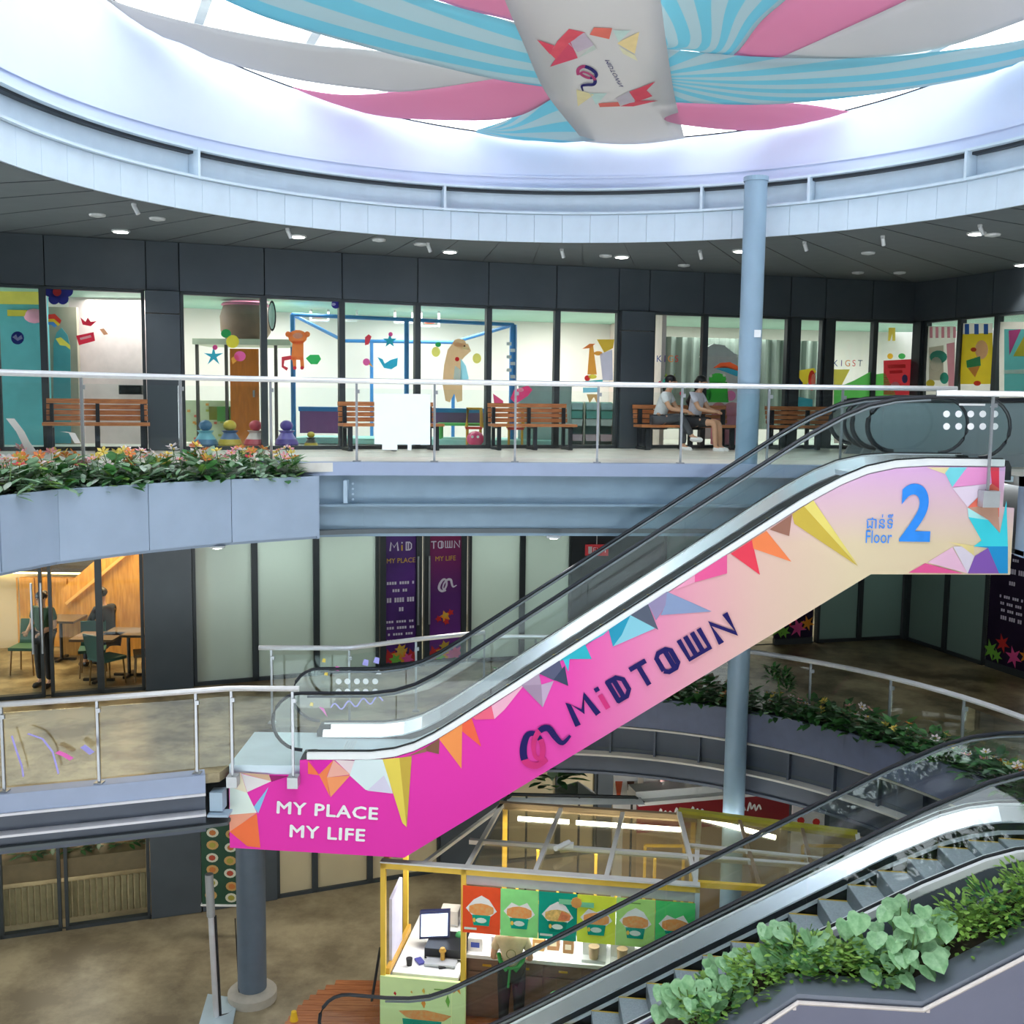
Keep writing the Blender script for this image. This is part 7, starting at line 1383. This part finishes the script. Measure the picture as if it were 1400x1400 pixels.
# red dessert kiosk at the back
RA, RB = gz(872, 1101, 2.08), gz(1080, 1083, 2.08); RA.z = RB.z = 0; d_ = (RB-RA).normalized(); n_ = Vector((-d_.y, d_.x, 0)); rl = (RB-RA).length
Rk = lambda u, v, z: RA+d_*u+n_*v+Vector((0, 0, z))
def rbx(mb, u0, u1, v0, v1, z0, z1): mb.hexa([Rk(u0, v0, z0), Rk(u1, v0, z0), Rk(u1, v1, z0), Rk(u0, v1, z0), Rk(u0, v0, z1), Rk(u1, v0, z1), Rk(u1, v1, z1), Rk(u0, v1, z1)]); return mb
k3 = thing('kiosk', 'dark red dessert kiosk with white lettering and white counter ledge at the back', 'kiosk', Rk(rl/2, .5, 0), math.atan2(d_.y, d_.x)); red_m = mk('kiosk_red', '8e1c26', .45, 0, .05)
rbx(MB(), 0, rl, 0, .06, 1.62, 2.08).build('fascia', red_m, k3); rbx(MB(), 0, rl, .02, 1.2, .0, 1.62).build('body', mk('kiosk_tan_front', 'a8906c', .5, 0, .08, 3), k3); rbx(MB(), 0, rl+.05, -.05, .5, 2.08, 2.14).build('ledge', white_m, k3); rbx(MB(), .0, 1.5, .1, .45, 2.14, 2.26).build('ledge', white_m, k3)
mb = MB(); put_text(mb, 'Choco Hot', lambda x, y: Rk(rl*.70+x, -.004, 1.90+y), .2) if False else None
SCR = lambda u0: [(u0, -.05), (u0+.04, .09), (u0+.07, -.02), (u0+.12, .05), (u0+.15, -.05), (u0+.2, .04), (u0+.24, -.04)]
for u0 in (.35, .62, .9, 1.62, 1.9): stroke(mb, [(p.x, p.y) for p in smooth_path([Vector((x, y, 0)) for x, y in SCR(u0)], 4)], .03, lambda x, y: Rk(x, -.006, 1.9+y))
mb.build('script_lettering', whitep, k3, fix=False)['kind'] = 'stuff'
for i, (u, w_, h_, hx, lab) in enumerate([(.45, .3, .3, 'f4f0ee', 'white carton on the red kiosk ledge, first from the drinks board'), (.8, .25, .34, 'e8c0c4', 'pink carton on the red kiosk ledge'), (1.05, .16, .26, '2c2a2e', 'black jar on the red kiosk ledge'), (1.35, .22, .22, 'd8b04a', 'yellow tub on the red kiosk ledge beside the column'), (1.9, .5, .12, 'c8b8a8', 'beige tray on the red kiosk ledge right of the column')]):
    t = thing('container', lab, 'container', Rk(u, .65, 2.14), math.atan2(d_.y, d_.x)); rbx(MB(), u-w_/2, u+w_/2, .55, .8, 2.0, 2.14+h_).build('body', mk('cont_'+hx, hx, .5), t); rbx(MB(), u-w_/2-.01, u+w_/2+.01, .54, .81, 2.14+h_, 2.17+h_).build('lid', mk('cont_lid', 'e8e4e0', .5), t)
p0, p1 = at(838, 1098, 16.9), at(872, 1060, 16.9); t = thing('menu_board', 'white drinks board with two cups at the left end of the red kiosk', 'board', (p0.x, 16.9, .0)); mb = MB(); mb.box(((p0.x+p1.x)/2, 16.9, p1.z/2), (p1.x-p0.x, .06, p1.z)); mb.build('board', mk('board_grey', 'cdd0d2', .5), t)
for px, hx in ((846, 'c0502e'), (862, '4a2a20')): c = at(px, 1078, 16.86); mb = MB(); mb.prism([c+Vector((-.06, 0, .12)), c+Vector((.06, 0, .12)), c+Vector((.03, 0, -.12)), c+Vector((-.03, 0, -.12))], (0, .01, 0)); mb.build('cup_print', mk('cup_'+hx, hx, .5), t)
p0, p1 = at(1082, 1135, 16.2), at(1128, 1088, 16.2); t = thing('menu_board', 'white board with small red berry pictures right of the red kiosk', 'board', (p0.x, 16.2, 0)); mb = MB(); mb.box(((p0.x+p1.x)/2, 16.2, p1.z/2), (p1.x-p0.x, .06, p1.z)); mb.build('board', mk('board_white2', 'e2e0e4', .5), t)
for k, (px, py) in enumerate([(1090, 1096), (1102, 1108), (1118, 1098), (1095, 1122), (1116, 1124)]): c = at(px, py, 16.165); mb = MB(); mb.prism([c+Vector((.06*math.cos(j*.785), 0, .06*math.sin(j*.785))) for j in range(8)], (0, .005, 0)); mb.build('berry_print', redp, t)
# green menu board by the left pillar
Yb = 15.9; p0, p1 = at(277, 1236, Yb), at(331, 1126, Yb); t = thing('menu_board', 'dark green menu board covered in dish pictures beside the grey pillar', 'board', ((p0.x+p1.x)/2, Yb, p0.z)); W_, H_ = p1.x-p0.x, p1.z-p0.z
mb = MB(); mb.box(((p0.x+p1.x)/2, Yb, (p0.z+p1.z)/2), (W_, .05, H_)); mb.build('board', mk('board_green', '1d4a34', .5, 0, .1), t); mb = MB(); mb.box(((p0.x+p1.x)/2, Yb-.01, p0.z), (W_+.04, .07, .03)); mb.build('lower_edge', white_m, t)
for r_ in range(6):
    for c_ in range(2):
        x = p0.x+W_*(.27+.46*c_)+rnd(-.03, .03); z = p1.z-H_*(.1+.155*r_)+rnd(-.02, .02)-c_*.05
        mb = MB(); mb.prism([(x+.095*math.cos(j*.524), Yb-.03, z+.075*math.sin(j*.524)) for j in range(12)], (0, .004, 0)); d = mb.build('dish_print', mk('dish_%d' % ((r_+c_) % 2), ('dcdcc8', 'c8a060')[(r_+c_) % 2], .5), t)
        mb = MB(); mb.prism([(x+.055*math.cos(j*.785), Yb-.034, z+.045*math.sin(j*.785)) for j in range(8)], (0, .004, 0)); mb.build('food_print', mk('dishf_%d' % ((r_*2+c_) % 3), ('c87838', 'b84a30', 'a8a040')[(r_*2+c_) % 3], .5), d)
# slim steel pole on a pale base plate
t = thing('stand_pole', 'slim white steel pole with dark strip on a pale blue base plate', 'pole', (-3.95, 13.66, 0)); mb = MB(); mb.tube([(-3.95, 13.66, .03), (-3.98, 13.6, 1.5)], .04, 10); mb.build('pole', mk('pole_white', 'cfd0d4', .35, .3), t, True)
mb = MB(); mb.tube([(-3.98, 13.6, 1.5), (-3.99, 13.58, 2.1)], .055, 10); mb.build('sleeve', mk('pole_sleeve', 'a9acae', .4, .3), t, True); mb = MB(); mb.bar((-3.90, 13.68, .03), (-3.93, 13.62, 1.5), .03, .03, up=(0, 1, 0)); mb.build('strip', black_m, t)
mb = MB(); mb.prism([(p.x, p.y, 0.002) for p in (gz(272, 1404, 0), gz(318, 1404, 0), gz(325, 1368, 0), gz(284, 1362, 0))], (0, 0, .035)); mb.build('base_plate', plate_m, t)
mb = MB(); mb.tube([(-3.9, 13.66, .05), (-3.8, 13.75, .03), (-3.7, 13.95, .03), (-3.76, 14.1, .3), (-3.80, 14.13, 1.2)], .008, 5); tag(mb.build('cable', black_m), 'thin black cable running from the pole to the slate column', 'cable')
# timber deck with boards and a yellow item at its edge
dk = thing('deck', 'round orange timber deck at the foot of the lower escalator', 'deck', (-1.3, 13.4, 0)); dk['kind'] = 'structure'
for i in range(16):
    y = 12.6+i*.13; h = max(0, 1.75**2-(y-13.3)**2)**.5
    if h > .2: mb = MB(); mb.box((-1.25, y, .018), (2*h, .122, .03)); mb.build('board', deck_m, dk)
t, p = None, gz(402, 1398, 0); t = thing('floor_cone', 'small yellow floor cone at the picture bottom beside the timber deck', 'cone', p); mb = MB(); mb.lathe([(.09, 0), (.09, .02), (.06, .02), (.035, .16), (.02, .17)], p, 14); mb.build('body', mk('cone_yellow', 'eec52e', .5), t, True)
mb = MB(); mb.tube([gz(508, 1372, 0)+Vector((0, 0, .02)), gz(520, 1340, 0)+Vector((0, 0, .5))], .02, 6); tag(mb.build('prop_stick', black_m), 'black thin stick leaning at the kiosk front corner', 'stick')
# restaurant frontage under the left balcony
bw_ = mk('ribbed_panel', '9a8a68', .6, 0, .15, 8)
for i in range(34):
    a = wp(-90+i*8.7, 1230); 
    if not (202 < -90+i*8.7 < 300): mb = MB(); mb.box((a[0], a[1]+.28, .36), (.07, .04, .6)); o = mb.build('slat', bw_, hdr0)
mb = MB(); Q = offset([wp(-90, 1230), wp(100, 1230), wp(200, 1230)], .42); mb.loft([[(p[0], p[1], .66) for p in Q], [(p[0], p[1], .66) for p in Q]]); mb.loft([[(p[0], p[1], .66) for p in Q], [(p[0], p[1], .98) for p in Q], [(p[0], p[1], .98) for p in offset(Q, .5)]]); tag(mb.build('counter', mk('counter_taupe', '8a7456', .5, 0, .1)), 'taupe restaurant counter behind the ribbed panels', 'counter')
for i, px in enumerate((10, 45, 80, 110, 150, 185)):
    a = wp(px, 1180); t = thing('counter_plant', 'dark green plant on the restaurant counter, %s from the left' % ORD[i], 'plant', (a[0]+.0, a[1]+.75, 1.0), 0, 'restaurant counter plants'); o = bpy.data.objects.new('foliage', FOLD[i % 2]); COL.objects.link(o); o.parent = t; o.scale = (1.1, 1, 1.1); o['kind'] = 'stuff'
for i, px in enumerate((8, 103, 143)):
    a = wp(px, 1180); mb = MB(); mb.box((a[0]+.1, a[1]+1.6, 1.75), (.42, .2, .6)); tag(mb.build('wall_lamp_panel', mk('lamp_panel', 'e8bc84', .6, emit=.6)), 'warm glowing square panel in the restaurant, %s from the left' % ORD[i], 'lamp', 'restaurant panels')
mb = MB(); mb.box((-4.6, 16.75, 2.2), (.12, .1, .1)); mb.box((-4.9, 16.7, 2.25), (.12, .1, .12)); bpy.data.meshes
# dark green and timber panel beside the lower column
for px0, px1, hx in ((355, 380, '2c3a2c'),):
    pass
